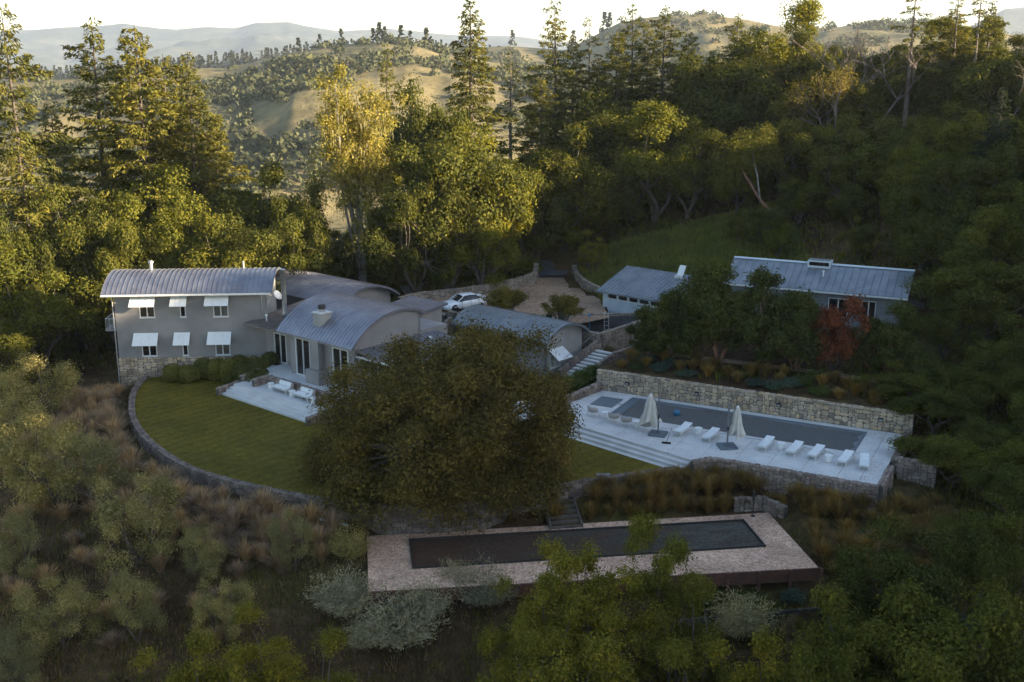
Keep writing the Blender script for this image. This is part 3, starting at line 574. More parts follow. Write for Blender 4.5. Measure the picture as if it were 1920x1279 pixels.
for x0, x1, yb in ((-10.4, -8.75, -2.2), (-0.35, 0.6, -1.72)):
    for k in range(2):
        z = FLOOR_Z - 0.167 * (k + 1)
        MB().box(x0, x1, yb - 0.36 * (k + 1), yb - 0.36 * k + 0.01, z - 0.3, z).obj('step', 'concrete', pt)

# planting bed that fills the top of the pool wall
pbm = MB(); n_ = 26
for i in range(n_ + 1):
    s_ = -3.8 + 25.6 * i / n_
    for t_ in (5.97, 7.0, 8.3, 9.4): p_ = POOL.p(s_, t_); zz_ = 1.52 if t_ < 6 else max(land_z(p_.x, p_.y), 1.5 - 0.05 * (t_ - 6)) + (0.05 if t_ < 9 else -0.12); pbm.v.append((p_.x, p_.y, zz_))
for i in range(n_):
    for j in range(3): a = i * 4 + j; pbm.f.append((a, a + 4, a + 5, a + 1))
tag(pbm.obj('planting_bed', 'earth', None, True), 'dark soil of the planting bed behind the top of the pool wall', 'soil', kind='structure')
# ------------------------------------------------------------------ rubble stone walls
def unit_stone(seed):
    r = random.Random(seed); c = 0.2
    def j(): return r.uniform(-0.06, 0.06)
    m = MB(); f = 0.5 - c
    ring = [(-f, -0.5), (f, -0.5), (0.5, -f), (0.5, f), (f, 0.5), (-f, 0.5), (-0.5, f), (-0.5, -f)]      # x, z outline of the face
    ring = [(x + j(), z + j()) for x, z in ring]
    m.v += [(x, 0.5, z) for x, z in ring] + [(x, -0.38, z) for x, z in ring] + [(x * 0.86, -0.5, z * 0.84) for x, z in ring]
    for b in (0, 8):
        for i in range(8): k = (i + 1) % 8; m.f.append((b + i, b + k, b + 8 + k, b + 8 + i))
    m.f.append(tuple(16 + i for i in range(8)))
    return m                                                              # the worked face looks to -y
STONE = [unit_stone(k) for k in range(9)]
STONE_ME = {}
def stone_me(k, mat):
    if (k, mat) not in STONE_ME: STONE_ME[(k, mat)] = STONE[k].mesh('stone', mat)
    return STONE_ME[(k, mat)]
def resample(path):
    P = [Vector((p[0], p[1])) for p in path]; S = [0.0]
    for a, b in zip(P, P[1:]): S.append(S[-1] + (b - a).length)
    def at(s):
        s = min(max(s, 0), S[-1] - 1e-6)
        for i in range(len(P) - 1):
            if s <= S[i + 1]:
                d = (P[i + 1] - P[i]).normalized(); return P[i] + d * (s - S[i]), d
        return P[-1], (P[-1] - P[-2]).normalized()
    return at, S[-1]
def stone_wall(name, label, path, zb, zt, thick=0.45, sides=(-1,), mat='tan_stone', cell=(0.13, 0.12), single=True, cap=True, seed=1, maxw=4, maxh=3, cat='stone wall', group=None, limit=300, parent=None):
    """core with a rubble face: stones of mixed size fitted round each other; zb/zt a number or a function of 0..1 along the wall; side -1 is right of the path"""
    r = random.Random(seed); at, Ltot = resample(path)
    fb = zb if callable(zb) else (lambda t: zb); ft = zt if callable(zt) else (lambda t: zt)
    p0, d0 = at(0); off = Vector((p0.x, p0.y, 0))
    if parent is None: root = thing(name, label, cat, (p0.x, p0.y, 0), 0, group)
    else:
        root = bpy.data.objects.new(name, None); COL.objects.link(root); root.parent = parent; root.location = off - Vector((parent.location.x, parent.location.y, 0)); root['label'] = label
    n = max(2, int(Ltot / 0.4)); core = MB(); h = thick / 2 - 0.035
    # split at corners so that the core keeps its width
    for i in range(n + 1):
        s = Ltot * i / n; p, d = at(s); nn = Vector((-d.y, d.x)); t = i / n
        for sg in (1, -1):
            q = p + nn * h * sg; core.v += [(q.x - off.x, q.y - off.y, fb(t)), (q.x - off.x, q.y - off.y, ft(t) - (0.1 if cap else 0.02))]
    for i in range(n):
        a, b = i * 4, i * 4 + 4
        core.f += [(a, a + 1, b + 1, b), (a + 2, b + 2, b + 3, a + 3), (a + 1, a + 3, b + 3, b + 1)]
    core.f += [(0, 2, 3, 1), (n * 4, n * 4 + 1, n * 4 + 3, n * 4 + 2)]
    core.obj('core', 'mortar', root)
    items = []                                                            # (size on the face, matrix, variant)
    for sg in sides:
        zmin = min(fb(k / 20) for k in range(21)); zmax = max(ft(k / 20) for k in range(21)) - (0.1 if cap else 0)
        nc = int(Ltot / cell[0]); nr = max(1, int((zmax - zmin) / cell[1])); ch = (zmax - zmin) / nr; cw = Ltot / nc
        occ = np.zeros((nr, nc), bool)
        for j in range(nr):
            for i in range(nc):
                if occ[j, i]: continue
                ww = r.choice([2, 2, 3, 3, 4, maxw]); hh = r.choice([1, 2, 2, 2, 3, maxh])
                while ww > 1 and (i + ww > nc or occ[j, i:i + ww].any()): ww -= 1
                hh = min(hh, nr - j); occ[j:j + hh, i:i + ww] = True
                s = (i + ww / 2) * cw; t = s / Ltot; zc = zmin + (j + hh / 2) * ch
                top, bot = ft(t) - (0.1 if cap else 0), fb(t)
                z0, z1 = max(zc - hh * ch / 2, bot), min(zc + hh * ch / 2, top)
                if z1 - z0 < 0.05: continue
                p, d = at(s); nn = Vector((-d.y, d.x)) * sg; q = p + nn * (thick / 2 - 0.055 + r.uniform(-0.012, 0.014))
                a = math.atan2(d.y, d.x) + (math.pi if sg > 0 else 0)
                M = Matrix.Translation((q.x - off.x, q.y - off.y, (z0 + z1) / 2)) @ Matrix.Rotation(a + r.uniform(-0.03, 0.03), 4, 'Z') @ Matrix.Rotation(r.uniform(-0.07, 0.07), 4, 'Y') @ Matrix.Diagonal((max(0.05, ww * cw - r.uniform(0.016, 0.035)), 0.12, max(0.04, z1 - z0 - r.uniform(0.014, 0.032)), 1))
                items.append((ww * cw * (z1 - z0), M, r.randrange(9)))
    if cap:
        s = 0.0
        while s < Ltot - 0.1:
            ww = min(r.uniform(0.28, 0.55), Ltot - s); p, d = at(s + ww / 2); t = (s + ww / 2) / Ltot; a = math.atan2(d.y, d.x)
            parts = [(0, thick + 0.05)] if thick < 0.42 else [(-thick / 4, thick / 2 + 0.02), (thick / 4, thick / 2 + 0.02)]
            for oy, dep in parts:
                hh = r.uniform(0.09, 0.14); nn = Vector((-d.y, d.x)) * oy; sl = (ft(min(1, t + 0.02)) - ft(max(0, t - 0.02))) / (0.04 * Ltot)
                M = Matrix.Translation((p.x + nn.x - off.x, p.y + nn.y - off.y, ft(t) - 0.1 + hh / 2)) @ Matrix.Rotation(a, 4, 'Z') @ Matrix.Rotation(-math.atan(sl), 4, 'Y') @ Matrix.Diagonal((ww - 0.025, dep - 0.02, hh, 1)) @ Matrix.Rotation(-math.pi / 2, 4, 'X')
                items.append((0.5 * ww * dep + 0.02, M, r.randrange(9)))
            s += ww
    items.sort(key=lambda q: -q[0])
    lone = items[:limit] if single else []
    for _, M, k in lone:
        o = bpy.data.objects.new('stone', stone_me(k, mat)); COL.objects.link(o); o.parent = root; o.matrix_local = M
    rest = MB()
    for _, M, k in items[len(lone):]: rest.add(STONE[k], M)
    if rest.v: tag(rest.obj('small_stones' if single else 'stonework', mat, root), 'mixed rubble stones bedded together', kind='stuff')
    return root
P2 = lambda F, pts: [tuple(F.p(a, b))[:2] for a, b in pts]
stone_wall('retaining_wall', 'tall cream rubble stone wall along the back of the pool', P2(POOL, [(20.9, 5.75), (-3.6, 5.75)]), 0.0, lambda t: 1.62 - 0.12 * (1 - t), 0.5, (1,), 'tan_stone', (0.14, 0.13), seed=3)
stone_wall('retaining_wall', 'low stone wall with dark capstones below the sun loungers', P2(POOL, [(8.8, -7.2), (9.75, -5.95), (20.55, -5.95)]), lambda t: -1.5 - 0.25 * t, lambda t: 0.22 - 0.05 * t, 0.45, (-1,), 'mauve_stone', (0.14, 0.13), seed=4)
stone_wall('parapet_wall', 'low capped stone parapet closing the right end of the pool deck', P2(POOL, [(20.62, -5.75), (20.62, -1.75)]), -1.4, 0.17, 0.42, (-1, 1), 'mauve_stone', seed=5)
stone_wall('parapet_wall', 'low capped stone parapet beside the right end of the pool', P2(POOL, [(20.62, -0.55), (20.62, 5.5)]), -0.8, lambda t: 0.17 + 0.25 * t, 0.42, (-1, 1), 'mauve_stone', seed=6)
stone_wall('return_wall', 'short stone return wall beyond the gap in the deck parapet', P2(POOL, [(20.85, -0.3), (23.3, -0.3)]), -1.5, 0.28, 0.4, (-1,), 'mauve_stone', seed=7)
stone_wall('boundary_wall', 'low stone wall at the left end of the pool deck', [(3.4, 80.6), (7.1, 84.95)], -0.2, lambda t: 0.42 + 0.3 * t, 0.4, (-1,), 'mauve_stone', seed=8)
stone_wall('curved_wall', 'long curved stone wall holding up the lawn', LAWN_EDGE, lambda t: -2.6, lambda t: -0.42, 0.5, (-1,), 'dusky_stone', (0.17, 0.15), seed=9)
# patio walls
stone_wall('cheek_wall', 'stone cheek wall at the left foot of the patio steps', P2(HOUSE, [(-10.75, -5.5), (-10.75, -3.35)]), -0.8, lambda t: 0.02 + 0.2 * t, 0.42, (-1, 1), 'mauve_stone', seed=10)
stone_wall('cheek_wall', 'stone cheek wall beside the hedge and the upper patio steps', P2(HOUSE, [(-10.62, -3.3), (-10.62, -1.0)]), -0.5, lambda t: 0.62 + 0.15 * t, 0.42, (-1, 1), 'mauve_stone', seed=11)
stone_wall('cheek_wall', 'stone cheek wall at the right foot of the patio steps', P2(HOUSE, [(0.85, -5.6), (0.85, -3.1)]), -0.8, lambda t: 0.02 + 0.2 * t, 0.42, (-1, 1), 'mauve_stone', seed=12)
stone_wall('cheek_wall', 'stone cheek wall beside the upper steps next to the oak', P2(HOUSE, [(0.95, -3.0), (0.95, -1.2)]), -0.5, lambda t: 0.62 + 0.15 * t, 0.42, (-1, 1), 'mauve_stone', seed=13)
stone_wall('seat_wall', 'low U shaped stone wall wrapping the two outdoor sofas', P2(HOUSE, [(-8.55, -3.55), (-8.55, -1.98), (-0.6, -1.98), (-0.6, -3.4)]), PATIO_Z - 0.1, 0.8, 0.36, (-1, 1), 'mauve_stone', seed=14)
# gravel yard walls
stone_wall('yard_wall', 'curving stone wall behind the white car', catmull([(-11.2, 105.6), (-9.3, 107.6), (-5.0, 109.6), (-0.7, 112.9), (2.2, 116.6), (2.55, 119.4)], 6), 1.8, lambda t: 3.3 + 0.35 * t, 0.45, (-1, 1), 'grey_stone', (0.17, 0.15), single=False, seed=15)
stone_wall('gate_pier', 'square stone pier at the left of the gateway', [(2.35, 119.5), (2.95, 119.5)], 2.2, 4.1, 0.6, (-1, 1), 'grey_stone', (0.17, 0.15), single=False, seed=16, cat='pier')
stone_wall('gate_pier', 'square stone pier at the right of the gateway', [(6.6, 119.0), (7.2, 119.0)], 2.2, 4.0, 0.6, (-1, 1), 'grey_stone', (0.17, 0.15), single=False, seed=17, cat='pier')
stone_wall('yard_wall', 'curving stone wall between the gateway and the white shed', catmull([(7.0, 118.6), (7.2, 115.6), (8.0, 112.2), (9.4, 109.0), (9.9, 107.2)], 6), 2.2, lambda t: 3.7 - 0.35 * t, 0.45, (1, -1), 'grey_stone', (0.17, 0.15), single=False, seed=18)
stone_wall('retaining_wall', 'stone retaining wall with a corner below the plank fence', [(4.2, 96.9), (7.76, 93.5), (12.3, 99.0)], -0.3, 2.62, 0.5, (-1,), 'grey_stone', (0.17, 0.15), single=False, seed=19)
stone_wall('retaining_wall', 'stone wall under the parked white car beside the yard steps', [(-10.3, 104.2), (-6.2, 99.8)], 0.5, 2.9, 0.4, (-1,), 'grey_stone', (0.17, 0.15), single=False, seed=20)
stone_wall('gate_pier', 'stone pier at the foot of the yard near the white car', [(-5.9, 99.9), (-5.3, 99.4)], 0.8, 3.2, 0.6, (-1, 1), 'grey_stone', (0.17, 0.15), single=False, seed=21, cat='pier')
stone_wall('stair_wall', 'sloping stone wall of the stair down from the gravel yard', [(-5.7, 99.0), (-8.0, 96.4)], 0.3, lambda t: 2.9 - 1.9 * t, 0.35, (-1, 1), 'grey_stone', (0.17, 0.15), single=False, seed=22)
# garden stair right of the house
SF = Frame((5.75, 89.3), 49)
stone_wall('stair_wall', 'sloping capped stone wall left of the garden stair', P2(SF, [(-1.2, 1.25), (4.6, 1.25)]), -0.3, lambda t: 0.5 + 1.75 * t, 0.34, (-1, 1), 'mauve_stone', (0.16, 0.14), seed=23, single=False)
stone_wall('stair_wall', 'sloping capped stone wall right of the garden stair', P2(SF, [(-1.2, -1.05), (3.4, -1.05), (5.2, -1.9)]), -0.3, lambda t: 0.45 + 1.5 * t, 0.34, (-1, 1), 'mauve_stone', (0.16, 0.14), seed=24, single=False)
gs = thing('garden_stair', 'pale stone treads climbing between sloping walls right of the oak', 'stair', (*SF.p(0, 0)[:2], 0), SF.a)
for k in range(9):
    z = 0.2 + 0.15 * k
    MB().box(-0.9 + 0.52 * k, -0.9 + 0.52 * k + 0.40, -0.8, 0.9, z - 0.12, z).obj('tread', 'concrete', gs)
    MB().box(-0.9 + 0.52 * k + 0.05, -0.9 + 0.52 * (k + 1) + 0.05, -0.85, 0.95, z - 0.7, z - 0.1).obj('riser', 'grey_stone', gs)
hr = thing('hand_rail', 'thin metal handrail along the left wall of the garden stair', 'handrail', (*SF.p(0, 1.25)[:2], 0), SF.a)
MB().tube([(-1.0, 0, 1.25), (4.2, 0, 2.9)], 0.025, 6).obj('rail', 'pole_grey', hr)
for k in range(4): x = -0.8 + 1.6 * k; MB().tube([(x, 0, 0.3 + 0.3 * x), (x, 0, 1.25 + 0.317 * (x + 1))], 0.018, 5).obj('post', 'pole_grey', hr)
stone_wall('planter_wall', 'small L shaped stone planter wall at the far corner of the gravel', [(14.3, 65.75), (16.3, 65.95), (17.35, 64.3)], -2.5, -1.35, 0.35, (-1, 1), 'mauve_stone', seed=25)
# wall lights let into the pool wall
for s, lb in ((-0.9, 'dark square light in the pool wall above the spa'), (4.9, 'dark square light in the pool wall near the left parasol'), (11.3, 'dark square light in the pool wall right of the second parasol'), (18.7, 'dark square light near the right end of the pool wall')):
    t = thing('wall_light', lb, 'wall light', tuple(POOL.p(s, 5.42, 0.86)), POOL.a, 'lights in the pool wall')
    MB().box(-0.17, 0.17, -0.06, 0.1, -0.14, 0.14).obj('housing', 'dark_metal', t); MB().box(-0.12, 0.12, -0.075, -0.06, -0.09, 0.05).obj('lens', 'lamp_clear', t)
# ------------------------------------------------------------------ timber retaining walls
def timber_wall(label, a, b, zt, rows, mat, step=1.9, hgt=0.26):
    a, b = Vector(a), Vector(b); L = (b - a).length; ang = math.atan2(b.y - a.y, b.x - a.x)
    t = thing('timber_wall', label, 'timber wall', (a.x, a.y, 0), ang); n = max(1, round(L / step)); w_ = L / n
    for i in range(n):
        for k in range(rows): MB().box(i * w_ + 0.01, (i + 1) * w_ - 0.01, -0.04 + U(-0.012, 0.012), 0.05, zt - (k + 1) * hgt + 0.012, zt - k * hgt - 0.004).obj('board', mat, t)
    for i in range(n + 1): MB().box(i * w_ - 0.07, i * w_ + 0.07, -0.2, -0.055, zt - rows * hgt - 0.4, zt + U(0.0, 0.07)).obj('post', mat, t)
timber_wall('red brown timber wall along the near edge of the gravel', GRAV.p(-0.02, -7.4)[:2], GRAV.p(25.7, -8.05)[:2], GRAV_Z + 0.04, 3, 'redwood')
timber_wall('weathered grey timber wall on the bank below the gravel', (9.2, 54.3), (17.4, 55.7), -3.75, 2, 'old_timber', 1.5)
timber_wall('old timber wall low on the left bank under the silver shrubs', (-9.0, 50.3), (0.5, 52.2), -4.7, 2, 'old_timber', 1.6)
timber_wall('short rusty red timber wall on the bank right of the court', (21.2, 58.6), (25.0, 62.0), -2.7, 2, 'redwood', 1.9)
ts = thing('timber_steps', 'timber steps with earth treads between the gravel and the lawn wall', 'steps', (3.4, 62.9, 0), R(10))
for k in range(6):
    MB().box(-0.95, 0.95, 0.45 * k, 0.45 * k + 0.14, GRAV_Z + 0.15 * k - 0.2, GRAV_Z + 0.15 * (k + 1)).obj('riser_board', 'old_timber', ts)
    MB().box(-0.93, 0.93, 0.45 * k + 0.14, 0.45 * (k + 1), GRAV_Z + 0.15 * k - 0.2, GRAV_Z + 0.15 * (k + 1) - 0.03).obj('tread', 'earth', ts)
for x in (-1.0, 1.0): MB().hexa([(x - 0.05, -0.05, GRAV_Z - 0.3), (x + 0.05, -0.05, GRAV_Z - 0.3), (x + 0.05, 2.8, GRAV_Z + 0.3), (x - 0.05, 2.8, GRAV_Z + 0.3)], [(x - 0.05, -0.05, GRAV_Z + 0.22), (x + 0.05, -0.05, GRAV_Z + 0.22), (x + 0.05, 2.8, GRAV_Z + 1.05), (x - 0.05, 2.8, GRAV_Z + 1.05)]).obj('stringer', 'old_timber', ts)
# ------------------------------------------------------------------ buildings
def wall_mesh(s0, s1, z0, z1, thick, holes=(), t0=0.0):
    """upright wall in a frame: face at t0 looking to -t, with real openings (s0, s1, z0, z1)"""
    m = MB(); S = sorted({s0, s1, *[h[0] for h in holes], *[h[1] for h in holes]}); Z = sorted({z0, z1, *[h[2] for h in holes], *[h[3] for h in holes]})
    S = [a for a in S if s0 <= a <= s1]; Z = [a for a in Z if z0 <= a <= z1]
    def hole(a, b): return any(h[0] < a < h[1] and h[2] < b < h[3] for h in holes)
    t1 = t0 + thick
    for i in range(len(S) - 1):
        for j in range(len(Z) - 1):
            a, b, c, d = S[i], S[i + 1], Z[j], Z[j + 1]
            if hole((a + b) / 2, (c + d) / 2): continue
            m.poly([(a, t0, c), (b, t0, c), (b, t0, d), (a, t0, d)]); m.poly([(b, t1, c), (a, t1, c), (a, t1, d), (b, t1, d)])
    for a, b, c, d in holes:
        m.poly([(a, t0, c), (a, t0, d), (a, t1, d), (a, t1, c)]); m.poly([(b, t0, d), (b, t0, c), (b, t1, c), (b, t1, d)])
        m.poly([(a, t0, d), (b, t0, d), (b, t1, d), (a, t1, d)]); m.poly([(b, t0, c), (a, t0, c), (a, t1, c), (b, t1, c)])
    m.poly([(s0, t0, c) for c in (z0, z1)] + [(s0, t1, z1), (s0, t1, z0)]); m.poly([(s1, t0, z1), (s1, t0, z0), (s1, t1, z0), (s1, t1, z1)])
    m.poly([(s0, t0, z1), (s1, t0, z1), (s1, t1, z1), (s0, t1, z1)])
    return m
class Bld:
    def __init__(s, name, label, cat, F): s.root = thing(name, label, cat, (F.o.x, F.o.y, 0)); s.F0 = F
    def M(s, F): return Matrix.Translation(F.o - s.F0.o) @ Matrix.Rotation(F.a, 4, 'Z')
    def part(s, name, mb, mat, F, smooth=False, bevel=0.0, label=None):
        o = mb.obj(name, mat, s.root, smooth, bevel); o.matrix_local = s.M(F)
        if label: o['label'] = label
        return o
    def window(s, F, a, b, c, d, t0=0.0, mull=1, name='window', glass='window_glass', fw=0.07, frame='frame_white', sill=True, handle=False, bars=0, depth=0.05):
        """frame set in an opening, a pane of its own in each light"""
        m = MB(); y0, y1 = t0 - 0.025, t0 + 0.12
        m.box(a, a + fw, y0, y1, c, d).box(b - fw, b, y0, y1, c, d).box(a + fw, b - fw, y0, y1, d - fw, d).box(a + fw, b - fw, y0, y1, c, c + fw)
        w_ = (b - a - 2 * fw) / (mull + 1); cuts = []
        for k in range(1, mull + 1):
            x = a + fw + w_ * k; m.box(x - 0.045, x + 0.045, y0 + 0.004, y1, c + fw, d - fw)
        o = s.part(name, m, frame, F)
        for k in range(mull + 1):
            x0, x1 = a + fw + w_ * k + (0.045 if k else 0), a + fw + w_ * (k + 1) - (0.045 if k < mull else 0)
            MB().box(x0, x1, t0 + depth, t0 + depth + 0.02, c + fw, d - fw).obj('pane', glass, o)
        if sill: MB().box(a - 0.05, b + 0.05, t0 - 0.09, t0 - 0.026, c - 0.05, c + 0.01).obj('sill', frame, o)
        if handle: x = (a + b) / 2; MB().box(x - 0.075, x - 0.05, t0 - 0.09, t0 - 0.027, c + 0.95, c + 1.15).obj('handle', 'dark_metal', o)
        return o
    def awning(s, F, a, b, ztop, drop, out, t0=0.0):
        """white panel hung out over a window on two stays"""
        o = s.part('awning', MB().hexa([(a, t0 - 0.03, ztop - 0.03), (b, t0 - 0.03, ztop - 0.03), (b, t0 - 0.03, ztop), (a, t0 - 0.03, ztop)], [(a - 0.02, t0 - out, ztop - drop - 0.03), (b + 0.02, t0 - out, ztop - drop - 0.03), (b + 0.02, t0 - out, ztop - drop), (a - 0.02, t0 - out, ztop - drop)]), 'white_paint', F)
        for x in (a + 0.08, b - 0.08): MB().tube([(x, t0 - 0.01, ztop - drop - 0.25), (x, t0 - out + 0.06, ztop - drop - 0.02)], 0.015, 5).obj('stay', 'frame_white', o)
        for k in range(1, 3): x = a + (b - a) * k / 3; MB().hexa([(x - 0.012, t0 - 0.04, ztop + 0.001), (x + 0.012, t0 - 0.04, ztop + 0.001), (x + 0.012, t0 - 0.04, ztop + 0.02), (x - 0.012, t0 - 0.04, ztop + 0.02)], [(x - 0.012, t0 - out, ztop - drop + 0.001), (x + 0.012, t0 - out, ztop - drop + 0.001), (x + 0.012, t0 - out, ztop - drop + 0.02), (x - 0.012, t0 - out, ztop - drop + 0.02)]).obj('seam', 'frame_white', o)
    def roof(s, F, s0, s1, prof, mat, spacing=0.42, th=0.14, name='roof', rib=0.05):
        """standing seam roof: sheet over a profile of (t, z), a raised seam every so often"""
        m = MB(); n = len(prof)
        for x in (s0, s1):
            for t, z in prof: m.v.append((x, t, z))
            for t, z in prof: m.v.append((x, t, z - th))
        for i in range(n - 1):
            m.f += [(i, 2 * n + i, 2 * n + i + 1, i + 1), (n + i, n + i + 1, 3 * n + i + 1, 3 * n + i), (i, i + 1, n + i + 1, n + i), (2 * n + i, 3 * n + i, 3 * n + i + 1, 2 * n + i + 1)]
        m.f += [(0, n, 3 * n, 2 * n), (n - 1, 3 * n - 1, 4 * n - 1, 2 * n - 1)]
        o = s.part(name, m, mat, F)
        r = MB(); w_ = 0.017
        for t, z in prof: r.v += [(-w_, t, z - 0.01), (-w_, t, z + rib), (w_, t, z + rib), (w_, t, z - 0.01)]
        for i in range(n - 1):
            a, b = 4 * i, 4 * i + 4; r.f += [(a, a + 1, b + 1, b), (a + 1, a + 2, b + 2, b + 1), (a + 2, a + 3, b + 3, b + 2)]
        r.f += [(0, 3, 2, 1), (4 * n - 4, 4 * n - 3, 4 * n - 2, 4 * n - 1)]
        me = r.mesh('seam', mat); k = max(1, round((s1 - s0) / spacing))
        for i in range(k + 1):
            q = ob('seam', me, o); q.location = (s0 + 0.02 + (s1 - s0 - 0.04) * i / k, 0, 0)
        return o
def arc(t0, z0, t1, z1, rise, n=20, skew=0.0):
    """arch from (t0, z0) to (t1, z1), its crown raised and, with skew, pushed along"""
    out = []
    for i in range(n + 1):
        k = i / n; a = math.pi * k; kk = 0.5 - 0.5 * math.cos(a)
        out.append((t0 + (t1 - t0) * kk, z0 + (z1 - z0) * kk + rise * (math.sin(a) ** 0.9) * 1.0))
    return out
def circ(t0, z0, t1, z1, sag, n=20):
    """a true circular arc through both ends with the given sagitta"""
    c = math.hypot(t1 - t0, z1 - z0); r = (c * c / 4 + sag * sag) / (2 * sag); mx, mz = (t0 + t1) / 2, (z0 + z1) / 2
    ux, uz = (t1 - t0) / c, (z1 - z0) / c; nx, nz = -uz, ux; cx, cz = mx - nx * (r - sag), mz - nz * (r - sag); half = math.asin(min(1, c / 2 / r))
    if sag > r: half = math.pi - half
    return [(cx + r * (ux * math.sin(a) + nx * math.cos(a)), cz + r * (uz * math.sin(a) + nz * math.cos(a))) for a in [-half + 2 * half * i / n for i in range(n + 1)]]
H = Bld('house', 'grey stucco house with curved standing seam roofs behind the lawn', 'house', HOUSE)
# two storey wing
ups = [(2.05, 3.35, 4.5, 5.9), (5.48, 5.97, 4.5, 5.9), (8.3, 9.58, 4.48, 5.88)]; lows = [(2.0, 3.28, 1.06, 2.43), (5.46, 5.94, 1.06, 2.43), (8.27, 9.52, 1.06, 2.43)]
WL, WD = 12.75, 6.4
H.part('wing_wall', wall_mesh(0, WL, 0.95, 6.75, 0.25, ups + lows), 'stucco', WING)
H.part('wing_wall', MB().box(0.02, WL - 0.02, 0.26, WD, -1.6, 0.94), 'stucco', WING)
H.part('wing_wall', MB().box(0.0, 0.25, 0.252, WD, 0.95, 6.7), 'stucco', WING)
WR = Frame(WING.p(WL, 0)[:2], 3.9 + 90)
gp = circ(-0.05, 6.6, WD + 0.05, 6.6, 1.25, 16)
gw = MB().poly([(0.26, -0.004, 0.9), (WD, -0.004, 0.9), *[(t, -0.004, z) for t, z in reversed(gp[1:-1])]])
gw = wall_mesh(0.26, WD, 0.95, 6.62, 0.22, [(1.3, 1.75, 5.2, 5.65), (2.1, 2.55, 5.2, 5.65)], 0.0)
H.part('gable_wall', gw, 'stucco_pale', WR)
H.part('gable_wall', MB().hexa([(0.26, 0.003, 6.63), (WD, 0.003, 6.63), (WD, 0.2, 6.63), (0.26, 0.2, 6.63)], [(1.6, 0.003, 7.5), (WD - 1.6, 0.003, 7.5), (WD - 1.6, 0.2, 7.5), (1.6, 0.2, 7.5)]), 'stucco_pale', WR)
for a in (1.3, 2.1): H.window(WR, a, a + 0.45, 5.2, 5.65, 0, 0, sill=False, fw=0.05)
H.roof(WING, -0.85, WL + 0.75, circ(-0.72, 6.72, WD + 0.7, 6.72, 1.3, 22), 'zinc', 0.42, 0.16, 'wing_roof')
H.part('gutter', MB().box(-0.87, WL + 0.6, -0.86, -0.725, 6.52, 6.68), 'frame_white', WING, bevel=0.03)
H.part('downspout', MB().tube([(-0.12, -0.12, 6.42), (-0.12, -0.12, -1.5)], 0.05, 8), 'chimney_metal', WING)
H.part('downspout', MB().tube([(WL - 0.25, -0.1, 6.45), (WL - 0.25, -0.1, 4.4)], 0.045, 8), 'chimney_metal', WING)
for k, (a, b, c, d) in enumerate(ups + lows): H.window(WING, a, b, c, d, 0, 0 if b - a < 0.7 else 1, glass='blind_glass' if k in (2, 5) else 'window_glass')
for a, b in ((1.42, 3.5), (4.82, 6.18), (7.72, 9.72)): H.awning(WING, a, b, 6.5, 0.85, 0.9)
for a, b in ((1.42, 3.5), (4.85, 6.2), (7.72, 9.72)): H.awning(WING, a, b, 3.15, 0.92, 0.9)
stone_wall('stone_base', 'cream rubble base under the two storey wing', P2(WING, [(-0.05, 0.14), (WL, 0.14)]), -1.9, 0.96, 0.42, (-1,), 'tan_stone', (0.16, 0.15), seed=31, cap=False, parent=H.root, limit=160)
bal = H.part('balcony', MB().box(-1.1, -0.02, 0.6, 3.6, 3.2, 3.36), 'stucco', WING)
for k in range(8): MB().tube([(-1.06, 0.65 + 0.41 * k, 3.36), (-1.06, 0.65 + 0.41 * k, 4.3)], 0.015, 5).obj('baluster', 'frame_white', bal)
for k in range(4): MB().tube([(-1.06 + 0.33 * k, 0.64, 3.36), (-1.06 + 0.33 * k, 0.64, 4.3)], 0.015, 5).obj('baluster', 'frame_white', bal)
MB().tube([(-0.05, 0.64, 4.3), (-1.06, 0.64, 4.3), (-1.06, 3.55, 4.3)], 0.03, 6).obj('rail', 'frame_white', bal)
H.part('vent_pipe', MB().lathe([(0.16, 7.7), (0.16, 8.45), (0.24, 8.45), (0.24, 8.6), (0.14, 8.7)], 12, (2.2, 4.4)), 'chimney_metal', WING)
H.part('vent_pipe', MB().lathe([(0.06, 7.9), (0.06, 8.6)], 8, (10.4, 4.0)), 'frame_white', WING)
dsh = H.part('satellite_dish', MB().lathe([(0.02, -0.1), (0.2, -0.085), (0.36, -0.03), (0.44, 0.04), (0.45, 0.05), (0.36, -0.01), (0.2, -0.06), (0.02, -0.075)], 18), 'white_paint', WING, True)
dsh.matrix_local = H.M(WING) @ Matrix.Translation((WL + 1.0, 0.6, 6.2)) @ Matrix.Rotation(R(52), 4, 'Y') @ Matrix.Rotation(R(25), 4, 'X')
MB().tube([(0, 0, -0.09), (0.1, 0, -0.5), (-0.35, 0, -0.75)], 0.03, 6).obj('bracket', 'chimney_metal', dsh); MB().tube([(0.3, 0, 0), (0.1, 0, 0.4)], 0.02, 5).obj('feed_arm', 'chimney_metal', dsh)
